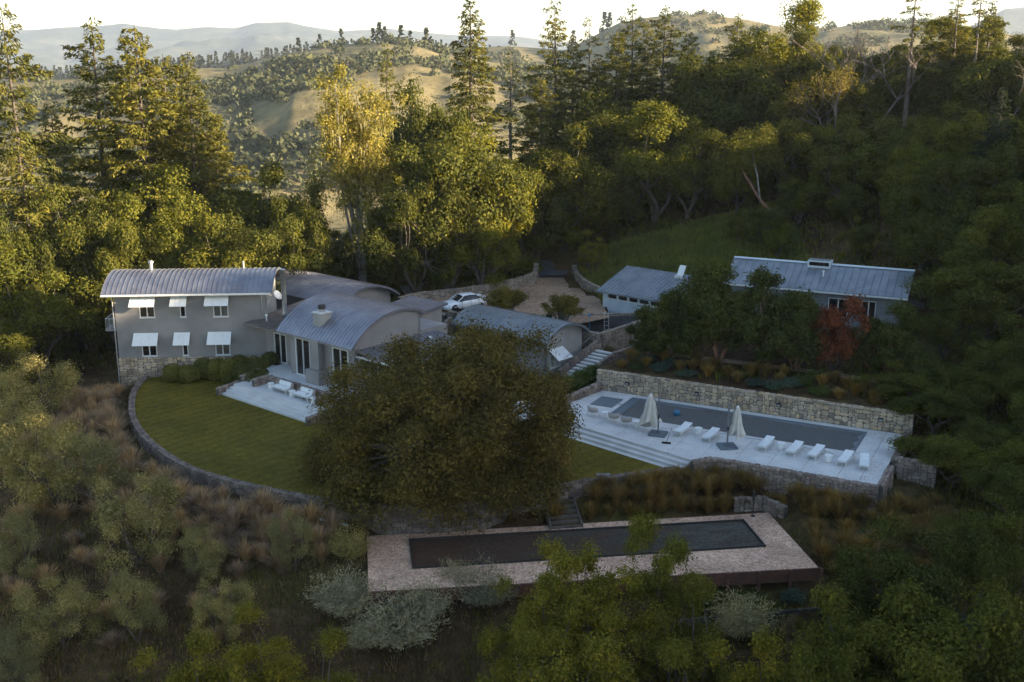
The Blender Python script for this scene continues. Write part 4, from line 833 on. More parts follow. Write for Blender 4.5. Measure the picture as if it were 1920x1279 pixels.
# great room
FZ = FLOOR_Z
dd = [(-7.35, -5.45, FZ + 0.02, 3.9), (-2.65, -0.72, FZ + 0.02, 3.88)]
GT = circ(-0.55, 4.22, 7.5, 5.9, 1.36, 24)
def on(prof, t):
    for (a, b), (c, d) in zip(prof, prof[1:]):
        if a <= t <= c: return b + (d - b) * (t - a) / (c - a)
    return prof[-1][1]
H.part('great_room_wall', wall_mesh(-8.05, 0, 0.3, 4.32, 0.28, dd), 'stucco', HOUSE)
HR = Frame(HOUSE.p(0, 0)[:2], 49); HL = Frame(HOUSE.p(-8.05, 0)[:2], 49)
def gable(F, prof, t0, t1, zb, off, mat='stucco'):
    pts = [(t0, off, zb), (t1, off, zb)] + [(t, off, on(prof, t) - 0.13) for t in [t1 - (t1 - t0) * k / 18 for k in range(19)]]
    m = MB().poly(pts); m.poly([(a, b + 0.2, c) for a, b, c in reversed(pts)]); n = len(pts)
    for i in range(n): j = (i + 1) % n; m.f.append((i, n + n - 1 - i, n + n - 1 - j, j))
    return H.part('gable_wall', m, mat, F)
gable(HR, GT, 0.28, 7.2, 0.3, 0.0); gable(HL, GT, 0.28, 7.2, 0.3, 0.0)
H.part('back_wall', MB().box(-8.05, 0, 7.0, 7.25, 0.3, 5.7), 'stucco', HOUSE)
H.roof(HOUSE, -9.15, 0.35, GT, 'zinc', 0.40, 0.16, 'great_room_roof')
for a, b, c, d in dd: H.window(HOUSE, a, b, c, d, 0, 1, 'french_door', fw=0.11, sill=False, handle=True)
H.part('hearth_block', MB().box(-4.95, -3.25, -1.0, -0.005, FZ - 0.01, 1.78), 'stucco', HOUSE, bevel=0.02)
H.part('chimney_breast', MB().box(-4.75, -3.65, -0.62, -0.006, 1.785, 4.25), 'stucco', HOUSE, bevel=0.02)
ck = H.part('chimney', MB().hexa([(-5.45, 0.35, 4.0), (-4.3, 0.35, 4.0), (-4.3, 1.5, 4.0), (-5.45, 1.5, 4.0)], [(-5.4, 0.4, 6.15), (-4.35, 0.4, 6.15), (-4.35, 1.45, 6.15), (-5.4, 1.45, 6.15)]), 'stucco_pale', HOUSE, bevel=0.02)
MB().box(-5.47, -4.28, 0.33, 1.52, 6.15, 6.22).obj('cap', 'concrete', ck); MB().lathe([(0.27, 6.22), (0.27, 6.45)], 14, (-4.87, 0.92)).obj('flue_collar', 'chimney_metal', ck); MB().lathe([(0.3, 6.45), (0.3, 6.75), (0.26, 6.8)], 14, (-4.87, 0.92)).obj('flue_cap', 'dark_metal', ck)
# entry link with its sloping roof
H.part('entry_wall', wall_mesh(-13.55, -8.06, 0.3, 3.95, 0.25, [(-12.1, -10.42, FZ + 0.02, 3.25)], 1.4), 'stucco', HOUSE)
H.window(HOUSE, -12.1, -10.42, FZ + 0.02, 3.25, 1.4, 1, 'french_door', fw=0.09, sill=False, handle=True)
H.roof(HOUSE, -14.0, -8.2, [(-0.25, 4.02), (3.0, 4.5), (8.6, 5.3)], 'weathered_zinc', 0.40, 0.12, 'entry_roof')
H.part('link_wall', MB().box(-13.3, -0.2, 7.4, 10.6, 0.2, 4.2), 'stucco', HOUSE)
H.part('flue_pipe', MB().lathe([(0.3, 4.5), (0.24, 4.75), (0.21, 5.0), (0.21, 8.2), (0.25, 8.2), (0.25, 8.55), (0.22, 8.6)], 16, (-12.0, 2.6)), 'chimney_metal', HOUSE, True)
H.part('flue_cap', MB().lathe([(0.26, 8.22), (0.26, 8.56)], 16, (-12.0, 2.6)), 'mortar', HOUSE)
H.part('vent_pipe', MB().lathe([(0.05, 4.3), (0.05, 4.75), (0.11, 4.75), (0.11, 4.9)], 8, (-12.2, 0.8)), 'white_paint', HOUSE)
# rear wing with its own vault
RP = circ(8.9, 4.25, 16.2, 4.25, 1.3, 20)
H.part('rear_wing_wall', MB().box(-26.6, -12.9, 9.4, 15.8, 0, 4.2), 'stucco', HOUSE)
H.roof(HOUSE, -27.4, -12.0, RP, 'zinc', 0.42, 0.15, 'rear_wing_roof')
gable(Frame(HOUSE.p(-12.9, 0)[:2], 49), RP, 9.42, 15.78, 2.0, 0.01)
# small flat roofed lobby towards the yard
H.part('lobby_wall', MB().box(-7.6, -4.0, 11.2, 13.8, 0.3, 4.55), 'stucco', HOUSE)
H.roof(HOUSE, -8.2, -3.6, [(10.8, 4.6), (14.2, 4.9)], 'zinc', 0.36, 0.18, 'lobby_roof', 0.06)
# glazed lean-to beside the great room
H.part('lean_to_wall', wall_mesh(0.22, 5.2, 0.3, 3.5, 0.2, [(0.7, 4.6, FZ + 0.02, 3.2)], 0.9), 'stucco', HOUSE)
H.window(HOUSE, 0.7, 4.6, FZ + 0.02, 3.2, 0.9, 3, 'glass_door', fw=0.09, sill=False, handle=True)
H.part('lean_to_wall', MB().box(5.0, 5.2, 1.12, 8.2, 0.3, 3.4), 'stucco', HOUSE)
H.part('lean_to_wall', MB().box(0.22, 5.0, 8.0, 8.2, 0.3, 3.6), 'stucco', HOUSE)
LT = Frame(HOUSE.p(0, 0)[:2], 49)
H.roof(LT, 0.2, 8.9, [(-5.6, 3.45), (-2.6, 3.7), (-0.02, 3.95)], 'zinc', 0.42, 0.12, 'lean_to_roof', 0.04)
H.part('gutter', MB().box(0.1, 5.6, 0.05, 0.17, 3.42, 3.56), 'frame_white', HOUSE)
for x in (0.32, 5.3): H.part('post', MB().box(x - 0.06, x + 0.06, 0.22, 0.34, FZ - 0.1, 3.42), 'chimney_metal', HOUSE)
for s_, t_ in ((1.6, 3.6), (1.8, 6.6)): H.part('vent_pipe', MB().lathe([(0.05, 3.6), (0.05, 4.0), (0.14, 4.0), (0.16, 4.1), (0.1, 4.2)], 8, (s_, t_)), 'white_paint', HOUSE)
# east wing with a lower vault
EP = circ(14.7, 2.95, 20.6, 2.95, 1.15, 20)
H.part('east_wing_wall', wall_mesh(-3.2, 6.9, -0.6, 3.0, 0.25, [], 15.2), 'stucco', HOUSE); H.part('east_wing_wall', MB().box(-3.2, 6.7, 20.0, 20.25, -0.6, 2.9), 'stucco', HOUSE)
ER = Frame(HOUSE.p(6.9, 0)[:2], 49)
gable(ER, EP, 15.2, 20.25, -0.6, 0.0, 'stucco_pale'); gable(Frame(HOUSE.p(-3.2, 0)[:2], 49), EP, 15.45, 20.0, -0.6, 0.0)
H.roof(HOUSE, -3.7, 7.5, EP, 'blue_steel', 0.42, 0.2, 'east_wing_roof')
H.window(ER, 15.75, 17.2, 0.4, 1.6, -0.03, 1); H.awning(ER, 15.6, 17.5, 2.1, 0.75, 1.15)
dm = MB().box(-0.55, 0.55, -0.35, 0.35, 0, 0.02).obj('doormat', 'mat_fibre'); dm.location = HOUSE.p(-11.4, 0.85, FZ + 0.002); dm.rotation_euler = (0, 0, HOUSE.a); tag(dm, 'dark doormat outside the entry doors', 'doormat')
# white shed by the yard
SH = Frame((8.7, 105.2), -42)
S = Bld('shed', 'small white boarded shed with a sloping steel roof by the yard', 'shed', SH)
sw = [(0.9 + 1.25 * k, 2.02 + 1.25 * k, 3.4, 3.9) for k in range(6)]
S.part('wall', wall_mesh(0.3, 9.6, 0.9, 4.25, 0.18, sw), 'board_siding', SH)
for k in range(38): S.part('batten', MB().box(0.36 + 0.245 * k, 0.385 + 0.245 * k, -0.018, -0.001, 0.9, 3.35), 'board_siding', SH)
for a, b, c, d in sw: S.window(SH, a, b, c, d, 0, 0, fw=0.055)
S.part('wall', MB().hexa([(0.3, 0.19, 0.9), (0.48, 0.19, 0.9), (0.48, 4.2, 0.9), (0.3, 4.2, 0.9)], [(0.3, 0.19, 4.25), (0.48, 0.19, 4.25), (0.48, 4.2, 5.65), (0.3, 4.2, 5.65)]), 'board_siding', SH)
S.part('wall', MB().box(0.5, 9.6, 4.0, 4.2, 1.5, 5.6), 'board_siding', SH); S.part('wall', MB().hexa([(9.4, 0.19, 0.9), (9.6, 0.19, 0.9), (9.6, 3.99, 0.9), (9.4, 3.99, 0.9)], [(9.4, 0.19, 4.25), (9.6, 0.19, 4.25), (9.6, 3.99, 5.6), (9.4, 3.99, 5.6)]), 'board_siding', SH)
S.roof(SH, -0.1, 10.0, [(-0.5, 4.13), (2.0, 5.03), (4.5, 5.9)], 'blue_steel', 0.44, 0.16, 'roof', 0.06)
sk = S.part('roof_hatch', MB().box(6.15, 6.95, 3.6, 4.15, 5.55, 5.87), 'frame_white', SH); MB().hexa([(6.2, 3.95, 5.88), (6.9, 3.95, 5.88), (6.9, 4.0, 5.88), (6.2, 4.0, 5.88)], [(6.35, 4.2, 6.8), (7.05, 4.2, 6.8), (7.05, 4.25, 6.8), (6.35, 4.25, 6.8)]).obj('open_lid', 'white_paint', sk)
# guest house behind the magnolias
GH = Frame((19.6, 97.2), -25.5)
Gh = Bld('guest_house', 'long grey blue guest house with a pitched steel roof behind the red tree', 'house', GH)
gwn = [(8.9, 10.6, 4.2, 5.9), (11.7, 12.9, 4.2, 5.9)]
Gh.part('wall', wall_mesh(0.3, 14.9, 2.0, 6.75, 0.2, gwn), 'grey_siding', GH)
for a, b, c, d in gwn: Gh.window(GH, a, b, c, d, 0, 1)
Gh.part('wall', MB().box(0.3, 14.9, 5.9, 6.1, 2.0, 6.7), 'grey_siding', GH)
for x in (0.3, 14.7): Gh.part('wall', MB().hexa([(x, 0.21, 2.0), (x + 0.2, 0.21, 2.0), (x + 0.2, 5.89, 2.0), (x, 5.89, 2.0)], [(x, 0.21, 6.7), (x + 0.2, 0.21, 6.7), (x + 0.2, 5.89, 6.7), (x, 5.89, 6.7)]), 'grey_siding', GH)
for x in (0.32, 14.72): Gh.part('wall', MB().hexa([(x, 0.2, 6.75), (x + 0.16, 0.2, 6.75), (x + 0.16, 5.9, 6.75), (x, 5.9, 6.75)], [(x, 3.0, 8.05), (x + 0.16, 3.0, 8.05), (x + 0.16, 3.1, 8.05), (x, 3.1, 8.05)]), 'grey_siding', GH)
Gh.roof(GH, -0.3, 15.5, [(-0.7, 6.6), (3.05, 8.28)], 'blue_steel', 0.62, 0.14, 'roof', 0.06); Gh.roof(GH, -0.3, 15.5, [(3.06, 8.28), (6.8, 6.6)], 'blue_steel', 0.62, 0.14, 'back_roof', 0.06)
Gh.part('ridge_cap', MB().hexa([(-0.32, 2.85, 8.26), (15.52, 2.85, 8.26), (15.52, 3.25, 8.26), (-0.32, 3.25, 8.26)], [(-0.32, 3.02, 8.38), (15.52, 3.02, 8.38), (15.52, 3.08, 8.38), (-0.32, 3.08, 8.38)]), 'board_siding', GH)
sk = Gh.part('skylight', MB().box(6.5, 8.5, 2.3, 3.6, 8.0, 8.62), 'board_siding', GH); MB().box(6.65, 8.35, 2.285, 2.3, 8.2, 8.52).obj('pane', 'window_glass', sk); MB().box(6.6, 8.4, 2.4, 3.5, 8.621, 8.65).obj('pane', 'lamp_clear', sk)
Gh.part('vent_pipe', MB().lathe([(0.06, 7.3), (0.06, 7.85), (0.1, 7.85), (0.1, 8.0)], 8, (8.1, 1.3)), 'white_paint', GH)
Gh.part('gutter', MB().box(-0.3, 15.5, -0.82, -0.705, 6.4, 6.53), 'frame_white', GH)
GR = Frame(GH.p(14.9, 0)[:2], -25.5 + 90)
Gh.part('end_canopy', MB().hexa([(0.6, -0.05, 6.0), (0.6, -1.7, 5.5), (2.6, -1.7, 5.5), (2.6, -0.05, 6.0)], [(0.6, -0.05, 6.08), (0.6, -1.7, 5.58), (2.6, -1.7, 5.58), (2.6, -0.05, 6.08)]), 'old_timber', GR)
# ------------------------------------------------------------------ utility yard below the shed: fence, ladder, blue post
def fence(label, a, b, z0, z1, cap=True):
    a, b = Vector(a), Vector(b); L = (b - a).length; t = thing('plank_fence', label, 'fence', (a.x, a.y, 0), math.atan2(b.y - a.y, b.x - a.x)); n = int(L / 0.17)
    for i in range(n): MB().box(i * L / n + 0.006, (i + 1) * L / n - 0.006, U(-0.012, 0.008), 0.03, z0, z1 + U(-0.03, 0.02)).obj('plank', 'fence_board', t)
    for z in (z0 + 0.4, z1 - 0.3): MB().box(0, L, 0.032, 0.08, z, z + 0.09).obj('rail', 'old_timber', t)
fence('dark plank fence behind the stepladder below the white shed', (6.3, 100.9), (12.7, 101.2), 0.2, 2.45)
fence('short dark plank fence left of the blue post', (4.6, 97.9), (6.2, 100.85), 0.2, 2.5)
stone_wall('coping_wall', 'narrow stone coping along the top of the plank fence', [(4.4, 98.2), (6.2, 101.25), (12.9, 101.55)], 1.9, 2.62, 0.36, (-1,), 'grey_stone', (0.17, 0.15), single=False, seed=40)
tag(MB().tube([(7.3, 100.6, 0.5), (7.3, 100.6, 2.75)], 0.11, 10).obj('blue_post', 'blue_paint'), 'blue painted post in front of the plank fence', 'post')
tag(MB().tube([(6.35, 100.7, 0.5), (6.35, 100.7, 2.5)], 0.04, 8).obj('white_pole', 'white_paint'), 'thin white pole left of the blue post', 'pole')
ld = thing('stepladder', 'aluminium stepladder leaning against the plank fence', 'ladder', (8.95, 100.4, 0.6), R(4))
for x in (-0.24, 0.24): MB().hexa([(x - 0.03, -0.15, 0), (x + 0.03, -0.15, 0), (x + 0.03, -0.09, 0), (x - 0.03, -0.09, 0)], [(x * 0.8 - 0.03, 0.4, 2.3), (x * 0.8 + 0.03, 0.4, 2.3), (x * 0.8 + 0.03, 0.46, 2.3), (x * 0.8 - 0.03, 0.46, 2.3)]).obj('side_rail', 'aluminium', ld)
for k in range(6): z = 0.3 + 0.36 * k; MB().box(-0.22, 0.22, -0.13 + 0.24 * z, -0.03 + 0.24 * z, z, z + 0.05).obj('rung', 'aluminium', ld)
# bocce side lamp post
lp = thing('torch_post', 'slim dark garden torch standing at the corner of the gravel', 'torch', (15.35, 64.75, GRAV_Z))
MB().lathe([(0.16, 0), (0.16, 0.03), (0.03, 0.05)], 12).obj('base', 'dark_metal', lp); MB().tube([(0, 0, 0.03), (0, 0, 1.0)], 0.028, 8).obj('pole', 'dark_metal', lp); MB().lathe([(0.05, 1.0), (0.085, 1.06), (0.085, 1.72), (0.06, 1.78)], 10).obj('head', 'dark_metal', lp)
tag(MB().hexa([(-12.6, 62.6, -2.4), (-10.0, 61.7, -2.4), (-10.0, 61.85, -2.4), (-12.6, 62.75, -2.4)], [(-12.6, 62.6, -1.28), (-10.0, 61.7, -1.45), (-10.0, 61.85, -1.45), (-12.6, 62.75, -1.28)]).obj('white_plank', 'white_paint'), 'white board lying on edge below the curved wall', 'board')
# ------------------------------------------------------------------ garden furniture
def make_lounger():
    t = thing('sun_lounger', 'x', 'sun lounger', link=False)
    f = MB()
    for y in (-0.33, 0.33): f.box(-0.98, 0.98, y - 0.025, y + 0.025, 0.27, 0.32)
    for x in (-0.98, 0.94): f.box(x, x + 0.045, -0.305, 0.305, 0.272, 0.318)
    f.obj('frame', 'frame_white', t, link=False)
    for x in (-0.95, 0.9):
        for y in (-0.335, 0.285): MB().hexa([(x, y, 0), (x + 0.05, y, 0), (x + 0.05, y + 0.05, 0), (x, y + 0.05, 0)], [(x, y, 0.27), (x + 0.05, y, 0.27), (x + 0.05, y + 0.05, 0.27), (x, y + 0.05, 0.27)]).obj('leg', 'frame_white', t, link=False)
    MB().box(-0.97, 0.12, -0.30, 0.30, 0.325, 0.42).obj('mattress', 'white_cloth', t, bevel=0.03, link=False)
    MB().hexa([(0.14, -0.3, 0.325), (0.98, -0.3, 0.47), (0.98, 0.3, 0.47), (0.14, 0.3, 0.325)], [(0.13, -0.3, 0.42), (0.96, -0.3, 0.565), (0.96, 0.3, 0.565), (0.13, 0.3, 0.42)]).obj('back_cushion', 'white_cloth', t, bevel=0.03, link=False)
    MB().tube([(0.75, -0.3, 0.44), (0.62, -0.28, 0.3)], 0.012, 5).obj('back_stay', 'pole_grey', t, link=False)
    return t
LGR = make_lounger()
LL = ['sun lounger nearest the left parasol', 'sun lounger left of the right parasol', 'sun lounger just right of the right parasol', 'sun lounger right of the middle drum table', 'sun lounger between the middle and right drum tables', 'sun lounger right of the last drum table', 'sun lounger at the right end of the row']
for (s, t), lb, a in zip([(6.2, -1.55), (8.35, -1.8), (12.3, -1.75), (14.3, -1.85), (15.75, -1.9), (17.75, -2.15), (19.0, -2.3)], LL, (83, 84, 86, 84, 83, 85, 99)):
    copy_thing(LGR, POOL.p(s, t, 0.0), POOL.a + R(a), label='white ' + lb, group='sun loungers along the pool')
def drum(): 
    t = thing('drum_table', 'x', 'side table', link=False)
    MB().lathe([(0.2, 0.0), (0.22, 0.02), (0.215, 0.42), (0.2, 0.44)], 20).obj('base', 'white_paint', t, True, link=False)
    MB().lathe([(0.2, 0.44), (0.28, 0.45), (0.29, 0.48), (0.27, 0.5)], 20).obj('top', 'white_paint', t, link=False); return t
DR = drum()
for (s, t), lb in zip([(7.3, -1.35), (13.35, -1.7), (16.75, -2.65), (-0.05, -1.05), (2.85, -1.95)], ['white drum table between the first two loungers', 'white drum table in the middle of the lounger row', 'white drum table towards the right end of the loungers', 'white drum table between the first and second woven chairs', 'white drum table between the third and fourth woven chairs']):
    copy_thing(DR, POOL.p(s, t, 0.0), 0, label=lb, group='drum tables by the pool')
for (s, t), lb in zip([(-6.95, -2.95), (-3.95, -3.15), (-1.25, -3.2)], ['white drum table at the left end of the outdoor sofas', 'white drum table between the two outdoor sofas', 'white drum table at the right end of the outdoor sofas']):
    copy_thing(DR, HOUSE.p(s, t, PATIO_Z), 0, label=lb, group='drum tables on the patio')
def shell(r0, r1, z0, z1, a0, a1, th, n=14, lean=0.1):
    m = MB()
    for i in range(n + 1):
        a = a0 + (a1 - a0) * i / n; k = abs(2 * i / n - 1)
        zt = z1 - (z1 - z0) * 0.28 * k ** 3
        for r_, z in ((r0, z0), (r1 + lean * 0.5, zt), (r1 + lean * 0.5 + th, zt), (r0 + th, z0)): m.v.append((r_ * math.cos(a), r_ * math.sin(a), z))
    for i in range(n):
        b = 4 * i
        for q in range(4): p_ = (q + 1) % 4; m.f.append((b + q, b + p_, b + 4 + p_, b + 4 + q))
    m.f += [(0, 3, 2, 1), (4 * n, 4 * n + 1, 4 * n + 2, 4 * n + 3)]
    return m
def make_chair():
    t = thing('woven_chair', 'x', 'chair', link=False)                     # looks to +x
    shell(0.31, 0.33, 0.36, 0.72, R(88), R(272), 0.025).obj('backrest', 'woven_rope', t, True, link=False)
    MB().lathe([(0.3, 0.33), (0.33, 0.35), (0.33, 0.37), (0.28, 0.385)], 18).obj('seat', 'woven_rope', t, link=False)
    MB().lathe([(0.27, 0.386), (0.29, 0.4), (0.28, 0.44), (0.22, 0.455)], 18).obj('cushion', 'white_cloth', t, True, link=False)
    for x, y in ((0.2, 0.24), (0.2, -0.24), (-0.22, 0.24), (-0.22, -0.24)): MB().tube([(x, y, 0.35), (x * 1.35, y * 1.3, 0)], [0.022, 0.016], 6).obj('leg', 'frame_white', t, link=False)
    MB().tube([(0.34 * math.cos(R(a)), 0.34 * math.sin(R(a)), 0.735 - (0.1 if a in (90, 270) else 0.0)) for a in range(90, 271, 20)], 0.015, 5).obj('top_rail', 'woven_rope', t, link=False)
    return t
CH = make_chair()
for (s, t), lb, a in zip([(-1.05, -0.95), (0.9, -1.6), (2.02, -1.95), (3.65, -2.25)], ['woven low chair at the far left beside the spa', 'woven low chair right of the first drum table', 'third woven low chair from the left, left of the second drum table', 'woven low chair beside the left parasol'], (70, 95, 85, 80)):
    copy_thing(CH, POOL.p(s, t, 0.0), POOL.a + R(a), (1.2, 1.2, 1.1), label=lb, group='woven chairs by the pool')
def make_sofa():
    t = thing('outdoor_sofa', 'x', 'sofa', link=False)                     # looks to -y, two metres long
    MB().box(-0.82, 0.82, -0.38, 0.34, 0.3, 0.36).obj('seat_frame', 'frame_white', t, link=False)
    MB().box(-0.79, 0.79, -0.37, 0.2, 0.365, 0.5).obj('seat_cushion', 'white_cloth', t, bevel=0.04, link=False)
    b = MB()
    pts = [(-0.82, -0.05, 0.36), (-0.8, 0.28, 0.36), (-0.6, 0.38, 0.36), (0.6, 0.38, 0.36), (0.8, 0.28, 0.36), (0.82, -0.05, 0.36)]
    tops = [0.55, 0.72, 0.8, 0.8, 0.72, 0.55]
    for (x, y, z), h_ in zip(pts, tops): b.v += [(x, y, z), (x * 1.03, y + 0.05, h_), (x * 1.06, y + 0.08, h_), (x * 1.03, y + 0.03, z)]
    for i in range(5):
        for q in range(4): p_ = (q + 1) % 4; b.f.append((4 * i + q, 4 * i + p_, 4 * i + 4 + p_, 4 * i + 4 + q))
    b.f += [(0, 3, 2, 1), (20, 21, 22, 23)]
    b.obj('backrest', 'woven_rope', t, link=False)
    for x in (-0.76, 0.72):
        for y in (-0.36, 0.3): MB().box(x, x + 0.045, y, y + 0.045, 0, 0.3).obj('leg', 'frame_white', t, link=False)
    for x, a in ((-0.42, 0.12), (0.0, -0.1), (0.42, 0.08)):
        o = MB().box(-0.22, 0.22, -0.06, 0.06, 0.0, 0.36).obj('pillow', 'white_cloth', t, bevel=0.05, link=False); o.location = (x, 0.2, 0.49); o.rotation_euler = (-0.35, a, a)
    return t
SO = make_sofa()
for (s, t), lb in zip([(-5.55, -2.85), (-2.7, -2.95)], ['white outdoor sofa with pillows on the left of the patio wall', 'white outdoor sofa with pillows on the right of the patio wall']):
    copy_thing(SO, HOUSE.p(s, t, PATIO_Z), HOUSE.a, (1.1, 1.05, 1.0), label=lb, group='outdoor sofas on the patio')
def parasol(s, t, label, side, seed):
    r = random.Random(seed); c = POOL.p(s, t, 0)
    T = thing('parasol', label, 'parasol', tuple(c), R(-20 if side < 0 else 5), 'folded parasols by the pool')
    MB().box(-0.62, 0.62, -0.62, 0.62, 0, 0.13).obj('base_plate', 'granite', T, bevel=0.02)
    MB().lathe([(0.1, 0.13), (0.1, 0.3), (0.055, 0.32)], 10).obj('base_collar', 'pole_grey', T); MB().box(-0.045, 0.045, -0.06, 0.06, 0.3, 3.05).obj('pole', 'pole_grey', T)
    dx = side * 0.62
    MB().tube([(0, 0, 2.2), (dx * 0.9, 0, 2.85)], 0.03, 6).obj('arm', 'pole_grey', T); MB().tube([(0, 0, 1.35), (dx * 0.4, 0, 1.7), (dx * 0.9, 0, 2.8)], 0.022, 6).obj('strut', 'pole_grey', T)
    MB().lathe([(0.07, 1.2), (0.09, 1.25), (0.09, 1.45), (0.07, 1.5)], 8).obj('crank_housing', 'dark_metal', T)
    # folded canopy: deep pleats that widen downwards
    m = MB(); n = 56; rows = 14
    for j in range(rows + 1):
        k = j / rows; z = 2.85 - 1.95 * k; base = 0.13 + 0.36 * k ** 0.9 + 0.03 * math.sin(k * 7)
        for i in range(n):
            a = 2 * math.pi * i / n; pl_ = 1 + (0.42 * k + 0.08) * math.sin(a * 7 + 0.9 * k + 0.6 * math.sin(a * 2)) + 0.16 * k * math.sin(a * 3 + seed)
            zz = z + k ** 3 * (0.2 * math.sin(a * 4 + seed) - 0.12 * math.cos(a * 7))
            m.v.append((dx + side * 0.02 * j / rows + base * pl_ * math.cos(a) * (1.15 if side < 0 else 0.85), base * pl_ * math.sin(a) * 0.9, zz))
    for j in range(rows):
        for i in range(n): q = (i + 1) % n; m.f.append((j * n + i, (j + 1) * n + i, (j + 1) * n + q, j * n + q))
    m.f.append(tuple(range(n)))
    m.obj('canopy', 'canvas', T, True)
    MB().lathe([(0.08, 2.84), (0.11, 2.88), (0.05, 2.98), (0.02, 3.0)], 10, (dx, 0)).obj('finial', 'white_paint', T)
    MB().tube([(dx, 0, 0.75), (dx, 0, 2.9)], 0.02, 6).obj('mast', 'pole_grey', T)
parasol(4.75, -2.7, 'folded cream parasol hanging left of its grey pole', -1, 2)
parasol(9.9, -2.95, 'folded cream parasol hanging right of its grey pole', 1, 5)
br = thing('broom', 'push broom with a dark red head lying at the top of the pool steps', 'broom', tuple(POOL.p(5.95, -4.3, 0)), POOL.a + R(100))
MB().box(-0.06, 0.06, -0.32, 0.32, 0.02, 0.14).obj('head', 'bristle', br, bevel=0.02); MB().tube([(0, 0, 0.13), (1.35, -0.15, 0.75)], 0.02, 6).obj('handle', 'old_timber', br)
bl = MB(); bl.lathe([(0.27 * math.sin(math.pi * k / 12) + 0.001, -0.27 * math.cos(math.pi * k / 12)) for k in range(13)], 20)
o = bl.obj('ball', 'blue_plastic', None, True); o.location = POOL.p(4.45, 2.2, 0.15); tag(o, 'blue ball lying on the pool cover', 'ball')
hz_ = [POOL.p(a, b, 0.02) for a, b in catmull([(14.6, -0.6), (15.3, -0.75), (16.0, -0.7), (16.6, -0.9), (16.7, -1.3), (16.2, -1.45), (15.6, -1.3)], 6)]
tag(MB().tube(hz_, 0.022, 6).obj('garden_hose', 'woven_rope'), 'thin hose looped on the deck near the right loungers', 'hose')
tag(MB().tube([POOL.p(a, b, 0.018) for a, b in ((7.6, -0.55), (9.0, -0.35), (10.2, -0.6), (11.6, -0.4))], 0.015, 5).obj('cable', 'pole_grey'), 'thin cable lying along the pool edge between the parasols', 'cable')
# green chairs behind the east wing
for (x, y), a, mt, lb in (((1.7, 97.4), 200, 'green_paint', 'dark green garden chair behind the low vaulted roof'), ((2.5, 97.1), 215, 'cream_paint', 'cream garden chair beside the green chairs'), ((3.3, 97.3), 190, 'green_paint', 'dark green garden chair right of the cream one')):
    t = thing('garden_chair', lb, 'chair', (x, y, COURT_Z), R(a), 'garden chairs in the yard')
    MB().box(-0.3, 0.3, -0.3, 0.3, 0.4, 0.46).obj('seat', mt, t); MB().hexa([(-0.3, 0.26, 0.46), (0.3, 0.26, 0.46), (0.3, 0.31, 0.46), (-0.3, 0.31, 0.46)], [(-0.28, 0.42, 1.1), (0.28, 0.42, 1.1), (0.28, 0.46, 1.1), (-0.28, 0.46, 1.1)]).obj('backrest', mt, t)
    for q in (-1, 1):
        for yy in (-0.28, 0.24): MB().box(q * 0.27 - 0.025, q * 0.27 + 0.025, yy, yy + 0.05, 0, 0.4).obj('leg', mt, t)
        MB().box(q * 0.3 - 0.03, q * 0.3 + 0.03, -0.3, 0.3, 0.62, 0.66).obj('armrest', mt, t)
for x, y, h_, lb in ((1.6, 122.6, 1.6, 'thin marker post beside the driveway behind the left pier'), (7.6, 121.5, 2.6, 'thin tall post beside the driveway behind the right pier')):
    tag(MB().tube([(x, y, 2.0), (x, y, 2.5 + h_)], 0.05, 6).obj('marker_post', 'old_timber'), lb, 'post')
sx_ = MB().lathe([(0.1, 0), (0.1, 0.05), (0.03, 0.08), (0.03, 0.16)], 10).obj('sprinkler', 'dark_metal'); sx_.location = (*G(292, 764, LAWN_Z)[:2], LAWN_Z); tag(sx_, 'small dark sprinkler standing on the lawn', 'sprinkler')
vx = MB().box(-0.45, 0.45, -0.25, 0.25, 0.0, 0.05).obj('valve_cover', 'pole_grey'); vx.location = (*G(1131, 891, LAWN_Z)[:2], LAWN_Z); tag(vx, 'flat grey valve cover in the lawn by the pool steps', 'cover')
